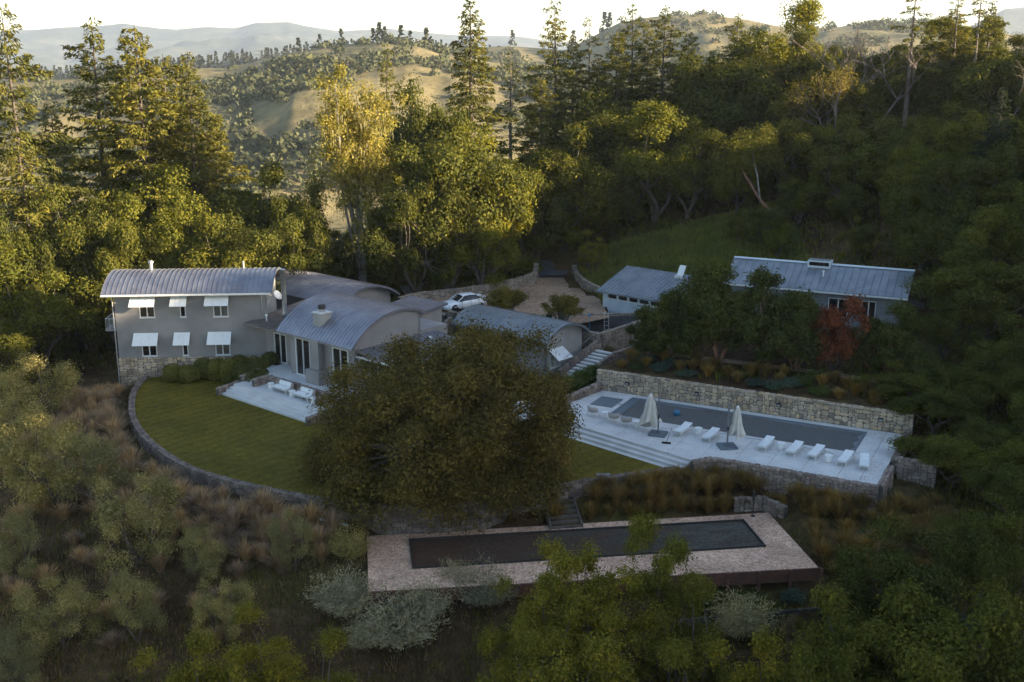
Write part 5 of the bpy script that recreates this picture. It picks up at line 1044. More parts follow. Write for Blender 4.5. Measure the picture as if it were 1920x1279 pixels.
# ------------------------------------------------------------------ car
def make_car():
    T = thing('parked_car', 'white four door sedan parked on the gravel by the curved wall', 'car', (0, 0, 0))
    St = [(2.32, .50, .36, .52, .58), (2.24, .70, .24, .58, .66), (2.05, .84, .2, .64, .72), (1.55, .90, .19, .74, .84), (1.0, .91, .19, .82, .93), (0, .915, .19, .88, .96), (-1.0, .915, .19, .92, .99), (-1.6, .90, .21, .95, 1.03), (-2.0, .87, .25, .94, 1.04), (-2.26, .80, .32, .88, 1.0), (-2.34, .66, .45, .78, .86)]
    m = MB(); np_ = 13
    for x, hw, zl, zs, zt in St:
        half = [(0, zl), (hw * .8, zl), (hw * .97, zl + .12), (hw, (zl + zs) / 2), (hw * .975, zs - .03), (hw * .85, zt - .01), (hw * .4, zt + .02)]
        ring = half + [(-y, z) for y, z in reversed(half[1:])]
        for y, z in ring: m.v.append((x, y, z))
    for i in range(len(St) - 1):
        for q in range(np_): p_ = (q + 1) % np_; m.f.append((i * np_ + q, i * np_ + p_, (i + 1) * np_ + p_, (i + 1) * np_ + q))
    m.f.append(tuple(reversed(range(np_)))); m.f.append(tuple((len(St) - 1) * np_ + q for q in range(np_)))
    m.obj('body', 'car_paint', T, True)
    gl = MB(); Gs = [(1.02, .76, .70, .93, .95), (0.25, .80, .60, .94, 1.38), (-0.4, .81, .60, .96, 1.42), (-1.05, .80, .58, .98, 1.37), (-1.9, .72, .62, 1.0, 1.06)]
    for x, a, b, z0, z1 in Gs: gl.v += [(x, -a, z0), (x, -b, z1), (x, 0, z1 + .025), (x, b, z1), (x, a, z0)]
    for i in range(4):
        for q in range(4): gl.f.append((i * 5 + q, i * 5 + q + 1, i * 5 + q + 6, i * 5 + q + 5))
    gl.obj('window_glass', 'window_glass', T, True)
    rf = MB()
    for x, a, b, z0, z1 in [(0.33, .80, .61, .94, 1.345)] + Gs[1:4] + [(-1.18, .8, .58, .98, 1.325)]: rf.v += [(x, -b - .01, z1 - .02), (x, -b + .04, z1 + .022), (x, 0, z1 + .045), (x, b - .04, z1 + .022), (x, b + .01, z1 - .02)]
    for i in range(4):
        for q in range(4): rf.f.append((i * 5 + q, i * 5 + q + 1, i * 5 + q + 6, i * 5 + q + 5))
    rf.obj('roof', 'car_paint', T, True)
    for s_ in (-1, 1):
        MB().tube([(1.02, s_ * .76, .94), (0.3, s_ * .612, 1.365)], .035, 6).obj('pillar', 'car_paint', T); MB().tube([(-0.35, s_ * .82, .95), (-0.4, s_ * .615, 1.4)], .03, 6).obj('pillar', 'rubber', T); MB().tube([(-1.85, s_ * .73, 1.01), (-1.1, s_ * .595, 1.355)], .06, 6).obj('pillar', 'car_paint', T)
        MB().hexa([(.55, s_ * .86, .93), (.75, s_ * .86, .93), (.72, s_ * 1.03, .95), (.6, s_ * 1.03, .95)], [(.55, s_ * .86, 1.04), (.72, s_ * .86, 1.04), (.7, s_ * 1.03, 1.06), (.6, s_ * 1.03, 1.06)]).obj('mirror', 'rubber', T)
        MB().hexa([(2.16, s_ * .52, .58), (2.05, s_ * .82, .6), (2.0, s_ * .845, .6), (2.1, s_ * .5, .6)], [(2.14, s_ * .52, .67), (2.0, s_ * .83, .69), (1.9, s_ * .83, .71), (2.05, s_ * .5, .7)]).obj('headlight', 'lamp_clear', T)
        MB().hexa([(-2.24, s_ * .45, .84), (-2.1, s_ * .85, .84), (-2.0, s_ * .86, .86), (-2.2, s_ * .45, .86)], [(-2.28, s_ * .45, .95), (-2.14, s_ * .83, .95), (-2.0, s_ * .85, .95), (-2.2, s_ * .45, .97)]).obj('taillight', 'lamp_red', T)
        for x in (.0, -0.95): MB().box(x - .1, x + .1, s_ * .915 - .015, s_ * .915 + .015, .79, .82).obj('door_handle', 'car_paint', T)
        for x in (.62, -.36, -1.2): MB().box(x - .006, x + .006, s_ * .913 - .008, s_ * .913 + .008, .33, .9).obj('door_gap', 'rubber', T)
        MB().box(-1.0, 1.0, s_ * .885 - .03, s_ * .885 + .03, .2, .27).obj('sill_trim', 'rubber', T)
        for x in (1.36, -1.36):
            w_ = bpy.data.objects.new('wheel', None); COL.objects.link(w_); w_.parent = T; w_.location = (x, s_ * .80, .33); w_.rotation_euler = (R(90), 0, 0 if s_ < 0 else math.pi)
            MB().lathe([(.21, -.1), (.30, -.11), (.33, -.07), (.33, .07), (.30, .11), (.21, .1)], 22).obj('tyre', 'rubber', w_, True)
            al = MB().lathe([(.21, .02), (.2, .07), (.06, .1)], 18)
            al.obj('rim', 'alloy', w_)
            MB().lathe([(.385, -.06), (.385, .095)], 22).obj('arch_shadow_disc', 'rubber', w_)  # dark disc standing in for the shade around the wheel, under the arch
    MB().hexa([(2.28, -.45, .36), (2.28, .45, .36), (2.2, .5, .36), (2.2, -.5, .36)], [(2.34, -.4, .5), (2.34, .4, .5), (2.2, .5, .52), (2.2, -.5, .52)]).obj('grille', 'rubber', T)
    MB().box(-2.36, -2.3, -.3, .3, .6, .72).obj('number_plate', 'lamp_clear', T)
    MB().hexa([(-2.0, -.75, 1.04), (-1.88, -.75, 1.04), (-1.88, .75, 1.04), (-2.0, .75, 1.04)], [(-2.15, -.72, 1.1), (-2.1, -.72, 1.1), (-2.1, .72, 1.1), (-2.15, .72, 1.1)]).obj('spoiler', 'car_paint', T)
    return T
CAR = make_car()
CAR.location = (-4.75, 103.9, COURT_Z); CAR.rotation_euler = (0, 0, R(213)); CAR.scale = (1.03, 1.03, 1.03)
# ------------------------------------------------------------------ plants
def unit(v): return v / (np.linalg.norm(v, axis=-1, keepdims=True) + 1e-9)
def kites(C, Nrm, size, aspect, r, along=None):
    """a leaf at each centre: base, two sides, tip"""
    n = len(C); t = r.standard_normal((n, 3)) if along is None else along + 0.35 * r.standard_normal((n, 3))
    t = unit(t - Nrm * (t * Nrm).sum(1, keepdims=True)); b = np.cross(Nrm, t); s = size[:, None]
    fold = Nrm * s * 0.12
    V = np.stack([C - t * s * 0.5, C + b * s * 0.5 * aspect - t * s * 0.05 + fold, C + t * s * 0.55, C - b * s * 0.5 * aspect - t * s * 0.05 + fold], 1).reshape(-1, 3)
    return V, np.arange(4 * n).reshape(n, 4)
def sph(r, n):
    return unit(r.standard_normal((n, 3)))
def crown_clumps(r, n, rx, rz, zc, low=-0.45, inner=0.2, lump=0.25):
    """clumps gathered into boughs: lobes set round the crown, each a cluster of clumps facing out, gaps between them"""
    nl = max(14, n // 5); i_ = np.arange(nl); zf = 1 - (i_ + 0.5) / nl * (1 - low); a_ = i_ * 2.39996 + r.uniform(0, 6.28); q_ = np.sqrt(np.clip(1 - zf * zf, 0, 1)); d = unit(np.stack([np.cos(a_) * q_, np.sin(a_) * q_, zf], 1) + r.normal(0, 0.5 / math.sqrt(nl), (nl, 3)))
    f = 1 + lump * (np.sin(d[:, 0] * 3.1 + r.uniform(0, 6)) * np.cos(d[:, 1] * 2.7 + r.uniform(0, 6)) + 0.6 * np.sin(d[:, 2] * 5 + r.uniform(0, 6)))
    k = np.where(r.random(nl) < inner, r.uniform(0.25, 0.5, nl), r.uniform(0.66, 0.9, nl)) * f
    L = np.stack([d[:, 0] * rx * k, d[:, 1] * rx * k, zc + d[:, 2] * rz * k], 1); R_ = r.uniform(0.7, 1.35, nl) * min(rx, rz * 1.2) * 1.35 / math.sqrt(nl)
    li = r.choice(nl, n, p=R_ ** 2 / (R_ ** 2).sum()); e = unit(sph(r, n) + 0.75 * d[li] + [0, 0, 0.15])
    return L[li] + e * (R_[li] * r.uniform(0.55, 1.0, n))[:, None] * [1, 1, 0.85]
def clump_leaves(r, C, rc, per, size, aspect, squash=0.95, up=0.35, rand=0.8, fill=0.25, ragged=0.12):
    """leaves on the shell of each clump, fewer underneath"""
    m = len(C); tot = m * per; ci = np.repeat(np.arange(m), per); d = sph(r, tot)
    keep = r.random(tot) < np.where(d[:, 2] < -0.2, 0.45, 1.0); ci, d = ci[keep], d[keep]; tot = len(d)
    rad = np.where(r.random(tot) < fill, r.uniform(0.3, 0.85, tot), r.normal(0.96, ragged, tot)) * rc[ci]
    wob = 1 + 0.25 * np.sin(d[:, 0] * 5 + ci) * np.cos(d[:, 1] * 4 + ci * 1.7)
    P = C[ci] + d * (rad * wob)[:, None] * np.array([1, 1, squash])
    Nn = unit(d + np.array([0, 0, up]) + rand * r.standard_normal((tot, 3)) * 0.6)
    return kites(P, Nn, r.uniform(0.7, 1.3, tot) * size, aspect, r)
def limb(m, a, b, r0, r1, r, bend=0.12, n=5, sides=6):
    a, b = Vector(a), Vector(b); L = (b - a).length; pts = []; rr = []
    off = Vector((r.uniform(-1, 1), r.uniform(-1, 1), r.uniform(-0.3, 0.8))) * L * bend
    for i in range(n + 1):
        k = i / n; pts.append(a + (b - a) * k + off * math.sin(math.pi * k)); rr.append(r0 + (r1 - r0) * k)
    m.tube(pts, rr, sides, False); return pts
def tree_proto(name, cat, trunk_mb, bark, crown_V, crown_F, leaf, extra=()):
    t = thing(name, 'x', cat, link=False)
    trunk_mb.obj('trunk', bark, t, True, link=False)
    if crown_V is not None: ob('crown', np_mesh('crown', crown_V, crown_F, leaf), t, link=False)
    for nm, V, F, mt in extra: ob(nm, np_mesh(nm, V, F, mt), t, link=False)
    PROTO.append(t); return t
def cat2(parts):
    V = []; F = []; k = 0
    for v, f in parts: V.append(v); F.append(f + k); k += len(v)
    return np.concatenate(V), np.concatenate(F)
def broadleaf(name, seed, h=10.0, wd=9.0, n=100, per=430, size=0.195, aspect=0.62, leaf='leaf_oak', bark='bark', trunk=0.08, rcl=(0.6, 1.1), low=-0.95, lump=0.25, rad=0.32, fork=3, cat='tree', up=0.35, fill=0.25, ragged=0.15, inner=0.2, dome=None):
    r = np.random.default_rng(seed); pr = random.Random(seed)
    zc = h * (trunk + 1) / 2; rz = h * (1 - trunk) / 2 * 0.86; rx = wd / 2 * 0.82
    if dome: zc = h * dome; rz = h * (1 - dome) * 0.9
    C = crown_clumps(r, n, rx, rz, zc, low, inner, lump)
    if dome: C[:, 0] += 3.0 * np.clip(C[:, 2] / h - 0.3, 0, 1); a_ = r.uniform(0, 6.283, 60); q_ = rx * r.uniform(0.72, 1.02, 60); C = np.concatenate([C, np.stack([np.cos(a_) * q_, np.sin(a_) * q_, r.uniform(0.7, 3.2, 60)], 1)]); a_ = r.uniform(3.3, 6.1, 45); q_ = rx * r.uniform(0.45, 0.85, 45); C = np.concatenate([C, np.stack([np.cos(a_) * q_, np.sin(a_) * q_, h * r.uniform(0.2, 0.6, 45)], 1)])
    rc = r.uniform(*rcl, len(C))
    V, F = clump_leaves(r, C, rc, per, size, aspect, up=up, fill=fill, ragged=ragged)
    V[:, 2] = np.maximum(V[:, 2], 0.05)
    m = MB(); base = []
    for k in range(fork):
        a = 2 * math.pi * k / fork + pr.uniform(-0.5, 0.5); e = Vector((math.cos(a) * rx * 0.35, math.sin(a) * rx * 0.35, h * (trunk + 0.22)))
        s0 = Vector((pr.uniform(-0.1, 0.1), pr.uniform(-0.1, 0.1), h * trunk * 0.55)); base.append((limb(m, s0, e, rad * 0.7, rad * 0.4, pr, 0.15), e))
    limb(m, (0, 0, -0.8), (0, 0, h * trunk * 0.6), rad * 1.25, rad * 0.85, pr, 0.05, 4, 8)
    for i in range(0, len(C), 5):
        c = Vector(C[i]) * 0.92; e = min(base, key=lambda q: (q[1] - c).length)[1]; limb(m, e, c, rad * 0.32, 0.03, pr, 0.12, 4, 5)
    return tree_proto(name, cat, m, bark, V, F, leaf)
def conifer(name, seed, h=24.0, wd=8.0, base=0.18, leaf='leaf_fir', dens=1.0, bark='bark', droop=0.22, sparse=0.12, size=0.34, taper=0.85, irregular=0.3, round_=0.0):
    """trunk with single branches set all round it; each carries flat hanging sprays"""
    r = np.random.default_rng(seed); pr = random.Random(seed); m = MB()
    limb(m, (0, 0, -0.8), (0, 0, h), 0.016 * h, 0.02, pr, 0.01, 8, 8)
    C = []; A = []; z = h * base; a = 0.0; gap = [pr.uniform(base, 1) for _ in range(5)]
    while z < h * 0.99:
        k = (z - h * base) / (h * (1 - base)); prof = (1 - k) ** taper * (1 - round_) + round_ * math.sin(math.pi * min(1, 0.2 + 0.8 * k)) ** 0.8
        prof *= min(1.0, 0.6 + k * 2.5); L0 = wd / 2 * prof + 0.3; a += 2.4 + pr.uniform(-0.5, 0.5); z += h * 0.0036 * pr.uniform(0.5, 1.5) * (1 + sparse * 3)
        # the outline swells and shrinks with height and side
        L = L0 * (1 + irregular * (0.55 * math.sin(z * 1.7 + math.cos(a) * 2 + seed) + 0.45 * math.sin(z * 0.7 + math.sin(a) * 2.5))) * pr.uniform(0.72, 1.12)
        if pr.random() < sparse * 0.6 or L < 0.2: continue
        rise = 0.5 * k - 0.02 + pr.uniform(-0.16, 0.16); d = np.array([math.cos(a), math.sin(a), 0.0]); p0 = np.array([0, 0, z]); side = np.array([-d[1], d[0], 0])
        def pt(t): return p0 + d * L * t + np.array([0, 0, L * (rise * t - droop * t * t)])
        if L > 0.8: m.tube([pt(0), pt(0.5), pt(0.95)], [0.010 * L + 0.015, 0.007 * L + 0.01, 0.006], 3, False)
        n = max(5, int(L * L * 8.0 * dens + L * 14 * dens)); t = 0.2 + 0.84 * r.random(n) ** 0.75; u_ = r.uniform(-1, 1, n) * (L * 0.36 * (1.1 - t) + 0.16); hang = np.abs(r.normal(0, 0.22, n))
        P = p0 + d * (L * t + np.abs(u_) * 0.35)[:, None] + side * u_[:, None] + np.array([0, 0, 1.0]) * (L * (rise * t - droop * t * t) - 0.2 * np.abs(u_) - hang + 0.1)[:, None]
        C.append(P); A.append(side * np.sign(u_)[:, None] * 0.6 + d * 0.9 + np.array([0, 0, -0.55]))
    C = np.concatenate(C); A = unit(np.concatenate(A)); n = len(C)
    Nn = unit(np.array([0, 0, 0.9]) + unit(C * [1, 1, 0]) * 0.5 + 0.75 * r.standard_normal((n, 3)))
    V, F = kites(C, Nn, r.uniform(0.8, 1.5, n) * size, 0.36, r, A)
    return tree_proto(name, 'tree', m, bark, V, F, leaf)
def bare(name, seed, h=11.0, spread=0.75, leaf=None, nleaf=0, bark='bark_dead', depth=5, size=0.22):
    r = random.Random(seed); m = MB(); tips = []
    def grow(p, d, L, rad, lv):
        q = p + d * L; mid = (p + q) / 2 + Vector((r.uniform(-1, 1), r.uniform(-1, 1), r.uniform(-1, 1))) * L * 0.1
        m.tube([p, mid, q], [rad, rad * 0.82, rad * 0.66], 5 if lv < 3 else 3, False)
        if lv >= depth: tips.append(q); return
        for k in range(3 if lv in (1, 2, 3) else 2):
            nd = (d + Vector((r.uniform(-1, 1), r.uniform(-1, 1), r.uniform(-0.35, 0.75))) * spread).normalized(); grow(q, nd, L * r.uniform(0.62, 0.85), rad * 0.62, lv + 1)
        if lv > 2: tips.append(q)
    grow(Vector((0, 0, -0.6)), Vector((r.uniform(-0.1, 0.1), r.uniform(-0.1, 0.1), 1)).normalized(), h * 0.3, h * 0.016, 0)
    V = F = None
    if leaf:
        rr = np.random.default_rng(seed); T = np.array([tuple(t) for t in tips]); ci = rr.integers(0, len(T), nleaf); P = T[ci] + 0.35 * rr.standard_normal((nleaf, 3))
        V, F = kites(P, unit(rr.standard_normal((nleaf, 3)) + [0, 0, 0.4]), rr.uniform(0.7, 1.3, nleaf) * size, 0.6, rr)
    return tree_proto(name, 'tree', m, bark, V, F, leaf)
def mound(name, seed, w=1.6, h=1.3, n=2600, size=0.11, aspect=0.4, leaf='leaf_silver', upright=0.6, cat='shrub', spiky=0.35, stems=14):
    """a shrub: leaves along many upright twigs that fan out of one base"""
    r = np.random.default_rng(seed); k = max(40, n // 26); a = r.uniform(0, 6.283, k); q = np.sqrt(r.random(k)); tilt = q * (1.25 - upright * 0.35)
    d = np.stack([np.cos(a) * np.sin(tilt), np.sin(a) * np.sin(tilt), np.cos(tilt)], 1)
    L = (1 + spiky * r.uniform(-1, 1, k)) * np.sqrt((np.sin(tilt) * w / 2) ** 2 + (np.cos(tilt) * h) ** 2) ; L = 1 / np.sqrt((np.sin(tilt) / (w / 2)) ** 2 + (np.cos(tilt) / h) ** 2) * (1 + spiky * r.uniform(-0.8, 0.5, k))
    per = n // k; ti = np.repeat(np.arange(k), per); u_ = r.uniform(0.3, 1.0, len(ti)) ** 0.7
    P = d[ti] * (L[ti] * u_)[:, None] + r.standard_normal((len(ti), 3)) * 0.045 * w; P[:, 2] = np.abs(P[:, 2]) + 0.02
    Nn = unit(r.standard_normal((len(ti), 3)) + d[ti] * 0.5)
    V, F = kites(P, Nn, r.uniform(0.7, 1.3, len(ti)) * size, aspect, r, d[ti] * 1.2)
    m = MB()
    for i in range(0, k, max(1, k // stems)): m.tube([(0, 0, -0.15), tuple(d[i] * L[i] * 0.4 + np.array([0, 0, 0.05])), tuple(d[i] * L[i] * 0.85)], [0.03, 0.02, 0.008], 4, False)
    t = thing(name, 'x', cat, link=False); m.obj('stems', 'bark', t, link=False); ob('foliage', np_mesh('foliage', V, F, leaf), t, link=False); PROTO.append(t); return t
def grass(name, seed, n=420, h=0.95, spread=0.8, w=0.024, leaf='blade_tan', arch=0.6):
    r = np.random.default_rng(seed); a = r.uniform(0, 6.283, n); q = r.random(n) ** 0.7; L = h * r.uniform(0.6, 1.15, n)
    d = np.stack([np.cos(a), np.sin(a), np.zeros(n)], 1); s = np.stack([-np.sin(a), np.cos(a), np.zeros(n)], 1) * (w / 2); b0 = d * (0.12 * q)[:, None] * r.uniform(0.2, 1.2, (n, 1))
    def at(t): return b0 + d * (spread * q * L * (t ** 1.5))[:, None] + np.array([0, 0, 1.0]) * (L * (t - arch * q * 0.62 * t * t))[:, None]
    rows = []
    for t, k in ((0, 1.0), (0.4, 1.0), (0.75, 0.75), (1.0, 0.12)): p = at(t); rows += [p - s * k, p + s * k]
    V = np.stack(rows, 1).reshape(-1, 3); i = np.arange(n)[:, None] * 8
    F = np.concatenate([i + np.array([[0, 1, 3, 2]]), i + np.array([[2, 3, 5, 4]]), i + np.array([[4, 5, 7, 6]])])
    o = ob(name, np_mesh(name, V, F, leaf), None, link=False); o['category'] = 'grass clump'; o['label'] = 'x'; PROTO.append(o); return o
def copy_one(o, loc, rz, scale, label, group):
    c = o.copy(); COL.objects.link(c); c.location = loc; c.rotation_euler = (0, 0, rz); c.scale = scale; c['label'] = label; c['group'] = group; return c
# -------- kinds
OAK = [broadleaf('oak_tree', 11), broadleaf('oak_tree', 12, wd=10, n=105, lump=0.35), broadleaf('oak_tree', 13, h=11, wd=8.5, n=90), broadleaf('oak_tree', 14, wd=9, n=85, rcl=(0.6, 1.2), per=560)]
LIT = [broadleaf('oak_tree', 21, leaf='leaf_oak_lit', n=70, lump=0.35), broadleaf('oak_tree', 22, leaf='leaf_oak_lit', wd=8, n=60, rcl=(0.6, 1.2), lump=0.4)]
BAY = [broadleaf('bay_tree', 31, leaf='leaf_bay', size=0.165, n=150, per=210, rcl=(0.35, 0.85), lump=0.3, trunk=0.0, ragged=0.36, up=0.6, low=-0.9, fill=0.4), broadleaf('bay_tree', 32, leaf='leaf_bay', wd=7.5, size=0.165, n=130, per=210, rcl=(0.35, 0.85), lump=0.42, trunk=0.0, ragged=0.38, up=0.6, low=-0.9, fill=0.4)]
FIR = [conifer('fir_tree', 41), conifer('fir_tree', 42, h=24, wd=9, irregular=0.5, sparse=0.2, round_=0.25), conifer('fir_tree', 43, h=24, wd=7.5, base=0.3, irregular=0.45, sparse=0.28, droop=0.18), conifer('fir_tree', 44, h=24, wd=9.5, irregular=0.4, dens=1.15, round_=0.4, base=0.12)]
THIN = [conifer('fir_tree', 46, h=24, wd=6.5, base=0.42, irregular=0.6, sparse=0.5, dens=0.8, bark='bark_dead'), conifer('fir_tree', 47, h=24, wd=5.5, base=0.3, irregular=0.6, sparse=0.45, dens=0.8, bark='bark_dead')]
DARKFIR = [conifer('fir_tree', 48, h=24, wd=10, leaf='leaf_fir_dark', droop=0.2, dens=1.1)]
BARE = [bare('bare_tree', 51), bare('bare_tree', 52, spread=0.9), bare('bare_tree', 53, h=11, leaf='leaf_vase', nleaf=2600)]
OLIVE = [broadleaf('olive_tree', 61, h=6, wd=6.5, n=70, per=300, size=0.16, aspect=0.4, leaf='leaf_olive', trunk=0.0, rcl=(0.4, 0.85), low=-0.95, lump=0.3, ragged=0.28, rad=0.2, up=0.5, fill=0.4), broadleaf('olive_tree', 62, h=6, wd=6, n=64, per=300, size=0.16, aspect=0.4, leaf='leaf_olive', trunk=0.0, rcl=(0.4, 0.9), low=-0.95, lump=0.4, ragged=0.3, rad=0.2, up=0.5, fill=0.4)]
RED = broadleaf('red_leaved_tree', 71, h=7.5, wd=6.5, n=90, per=130, size=0.23, aspect=0.6, leaf='leaf_red', trunk=0.0, rcl=(0.45, 0.9), lump=0.5, ragged=0.25, rad=0.16, fork=4)
MAG = [broadleaf('magnolia_tree', 75, h=8.5, wd=8, n=105, per=270, size=0.27, aspect=0.5, leaf='leaf_magnolia', bark='bark_red', trunk=0.0, rcl=(0.55, 1.1), lump=0.3, ragged=0.22, up=0.1, low=-0.85), broadleaf('magnolia_tree', 76, h=8.5, wd=7, n=95, per=270, size=0.27, aspect=0.5, leaf='leaf_magnolia', bark='bark_red', trunk=0.0, rcl=(0.6, 1.15), lump=0.35, ragged=0.22, up=0.1, low=-0.85)]
BIGOAK = broadleaf('oak_tree', 81, h=12, wd=17.5, n=420, per=400, size=0.165, aspect=0.62, leaf='leaf_oak_brown', trunk=0.1, rcl=(0.7, 1.25), low=-0.36, lump=0.16, rad=0.5, fork=5, fill=0.3, ragged=0.17, inner=0.12, dome=0.3)
def poplar():
    r = np.random.default_rng(91); pr = random.Random(91); m = MB(); h = 20.0; C = []; limb(m, (0, 0, -0.8), (0.3, 0, h * 0.55), 0.42, 0.2, pr, 0.03, 6, 8); tops = []
    for k in range(11):
        a = 2.4 * k; s_ = Vector((0.15, 0, h * (0.14 + 0.035 * k))); rr = pr.uniform(1.2, 3.4); e = Vector((math.cos(a) * rr, math.sin(a) * rr, h * pr.uniform(0.72, 1.0))); p = limb(m, s_, e, 0.13, 0.03, pr, 0.06, 8, 5); tops.append(p)
        for q in p[3:]:
            for z in range(3): C.append((q.x + pr.gauss(0, 0.6), q.y + pr.gauss(0, 0.6), q.z + pr.gauss(0, 0.7)))
    for k in range(60): a = pr.uniform(0, 6.28); z = pr.uniform(0.16, 0.75); rr = (1.3 + 2.9 * math.sin(math.pi * min(1, z * 1.05))) * pr.uniform(0.5, 1.0); C.append((math.cos(a) * rr, math.sin(a) * rr, h * z))
    C = np.array(C); rc = r.uniform(0.4, 0.85, len(C)); V, F = clump_leaves(r, C, rc, 150, 0.22, 0.55, squash=1.35, ragged=0.28, fill=0.4)
    # moss hanging in long strands
    mi = r.integers(0, len(C), 2000); P = C[mi] + r.standard_normal((2000, 3)) * [0.55, 0.55, 0.4] + [0, 0, -0.6]; n = len(P); a = r.uniform(0, 6.28, n); s_ = np.stack([np.cos(a), np.sin(a), np.zeros(n)], 1) * 0.035; L = r.uniform(0.25, 0.8, n)[:, None] * np.array([[0, 0, -1.0]])
    MV = np.stack([P - s_, P + s_, P + s_ * 0.7 + L * 0.6, P - s_ * 0.3 + L], 1).reshape(-1, 3)
    return tree_proto('poplar_tree', 'tree', m, 'bark_pale', V, F, 'leaf_poplar', [('hanging_moss', MV, np.arange(4 * n).reshape(n, 4), 'moss')])
POP = poplar()
def vase():
    r = np.random.default_rng(95); pr = random.Random(95); m = MB(); C = []
    for k in range(26):
        a = pr.uniform(0, 6.28); t = pr.uniform(0.15, 1.0); e = Vector((math.cos(a) * 1.35 * t, math.sin(a) * 1.35 * t, 1.75 + 0.95 * (1 - t * t) + pr.uniform(-0.1, 0.1))); mid = Vector((e.x * 0.45, e.y * 0.45, 1.15)); m.tube([(e.x * 0.1, e.y * 0.1, -0.1), mid, e], [0.05, 0.04, 0.02], 5, False)
        for q in (0.35, 0.55, 0.75, 0.9, 1.02): C.append(tuple(mid + (e - mid) * q))
    C = np.array(C); V, F = clump_leaves(r, C, r.uniform(0.2, 0.36, len(C)), 90, 0.12, 0.6, ragged=0.3, fill=0.4)
    t = thing('vase_shrub', 'x', 'shrub', link=False); m.obj('stems', 'bark_pale', t, link=False); ob('foliage', np_mesh('foliage', V, F, 'leaf_vase'), t, link=False); PROTO.append(t); return t
VASE = vase()
def hedge(seed, n=5200):
    r = np.random.default_rng(seed); d = sph(r, n); d = d[d[:, 2] > -0.55]; k = 1 + 0.07 * np.sin(d[:, 0] * 4 + seed) * np.cos(d[:, 1] * 3); rad = r.normal(0.97, 0.035, len(d)) * k
    P = np.sign(d) * np.abs(d) ** 0.8 * rad[:, None]; P[:, 2] = P[:, 2] + 0.72
    V, F = kites(P, unit(d + 0.5 * r.standard_normal(d.shape)), r.uniform(0.7, 1.3, len(d)) * 0.12, 0.45, r, d + [0, 0, 0.6])
    t = thing('clipped_shrub', 'x', 'shrub', link=False); core = MB(); core.lathe([(0.05, 0.02)] + [(0.84 * math.sin(math.pi * (0.12 + 0.88 * q / 8)), 0.72 - 0.84 * math.cos(math.pi * (0.12 + 0.88 * q / 8))) for q in range(8)] + [(0.02, 1.56)], 14); core.obj('branches', 'leaf_oak', t, link=False)
    ob('foliage', np_mesh('foliage', V, F, 'leaf_hedge'), t, link=False); PROTO.append(t); return t
HED = [hedge(1), hedge(2)]
SILV = [mound('silver_shrub', 101, 3.0, 2.3, 9000, 0.16, 0.26, 'leaf_silver', spiky=0.95), mound('silver_shrub', 102, 3.0, 2.3, 9000, 0.16, 0.26, 'leaf_silver', spiky=1.0)]
LAV = [mound('grey_shrub', 103, 2.6, 2.0, 6500, 0.12, 0.3, 'leaf_olive', spiky=0.5), mound('grey_shrub', 104, 2.6, 2.4, 6500, 0.13, 0.4, 'leaf_olive', spiky=0.55)]
TEAL = [mound('low_shrub', 105, 1.4, 0.8, 1800, 0.11, 0.4, 'leaf_teal')]
GRN = [mound('green_shrub', 106, 1.8, 1.1, 2600, 0.12, 0.45, 'leaf_green'), mound('green_shrub', 107, 2.4, 2.0, 5000, 0.15, 0.5, 'leaf_oak', spiky=0.4)]
YEL = [mound('yellow_shrub', 108, 2.6, 2.2, 5200, 0.15, 0.55, 'leaf_oak_lit', spiky=0.4)]
GTAN = [grass('grass_clump', 111), grass('grass_clump', 112, spread=0.9), grass('grass_clump', 113, n=380, h=1.05, spread=0.6)]
GOLI = [grass('grass_clump', 114, leaf='blade_olive'), grass('grass_clump', 115, leaf='blade_olive', spread=0.95, n=460), grass('grass_clump', 116, leaf='blade_olive', spread=0.6, h=1.05)]
GBALL = [grass('grass_clump', 117, leaf='blade_olive', n=420, h=0.7, spread=0.75, w=0.024, arch=0.35)]
def tree_at(proto, px, top, Y, wpx, label, group='trees around the house', base=None, rz=None, natural=None, hscale=None, X=None):
    """stand a tree at ground distance Y so that its tip and width agree with the photograph"""
    p = D(px, top, Y); x = p.x if X is None else X; z0 = land_z(x, Y) if base is None else base; h = p.z - z0
    nh, nw = SIZES[proto.name.split('.')[0] + str(proto.get('k', 0))]
    w = wpx * (Y * 1.04) / FPX; w = min(w, 1.1 * h * nw / nh) if proto is not BIGOAK else w
    return copy_thing(proto, (x, Y, z0 - 0.1), U(0, 6.28) if rz is None else rz, (w / nw, w / nw, h / nh), label, group)
SIZES = {}
def register(protos):
    for t in protos:
        nm = t.name.split('.')[0]; k = sum(1 for q in SIZES if q.rstrip('0123456789') == nm); t['k'] = k
        vs_ = np.zeros(0); c = [o for o in t.children if o.name.split('.')[0] in ('crown', 'foliage')] or list(t.children)
        me = c[0].data; co = np.empty(len(me.vertices) * 3, dtype=np.float32); me.vertices.foreach_get('co', co); co = co.reshape(-1, 3)
        SIZES[nm + str(k)] = (float(np.percentile(co[:, 2], 99.9)), float(np.percentile(co[:, 0], 99) - np.percentile(co[:, 0], 1)))
register(OAK + LIT + [BIGOAK] + BAY + FIR + THIN + DARKFIR + BARE + OLIVE + [RED] + MAG + [POP, VASE] + HED + SILV + LAV + TEAL + GRN + YEL)

def tree_px(proto, px, top, bot, wpx, label, group='trees around the house'):
    """the same, with the distance found from where the photo shows its foot on the slope"""
    Y = 40.0
    while Y < 140:
        p = D(px, bot, Y)
        if p.z < land_z(p.x, Y): break
        Y += 0.5
    return tree_at(proto, px, top, Y, wpx, label, group)
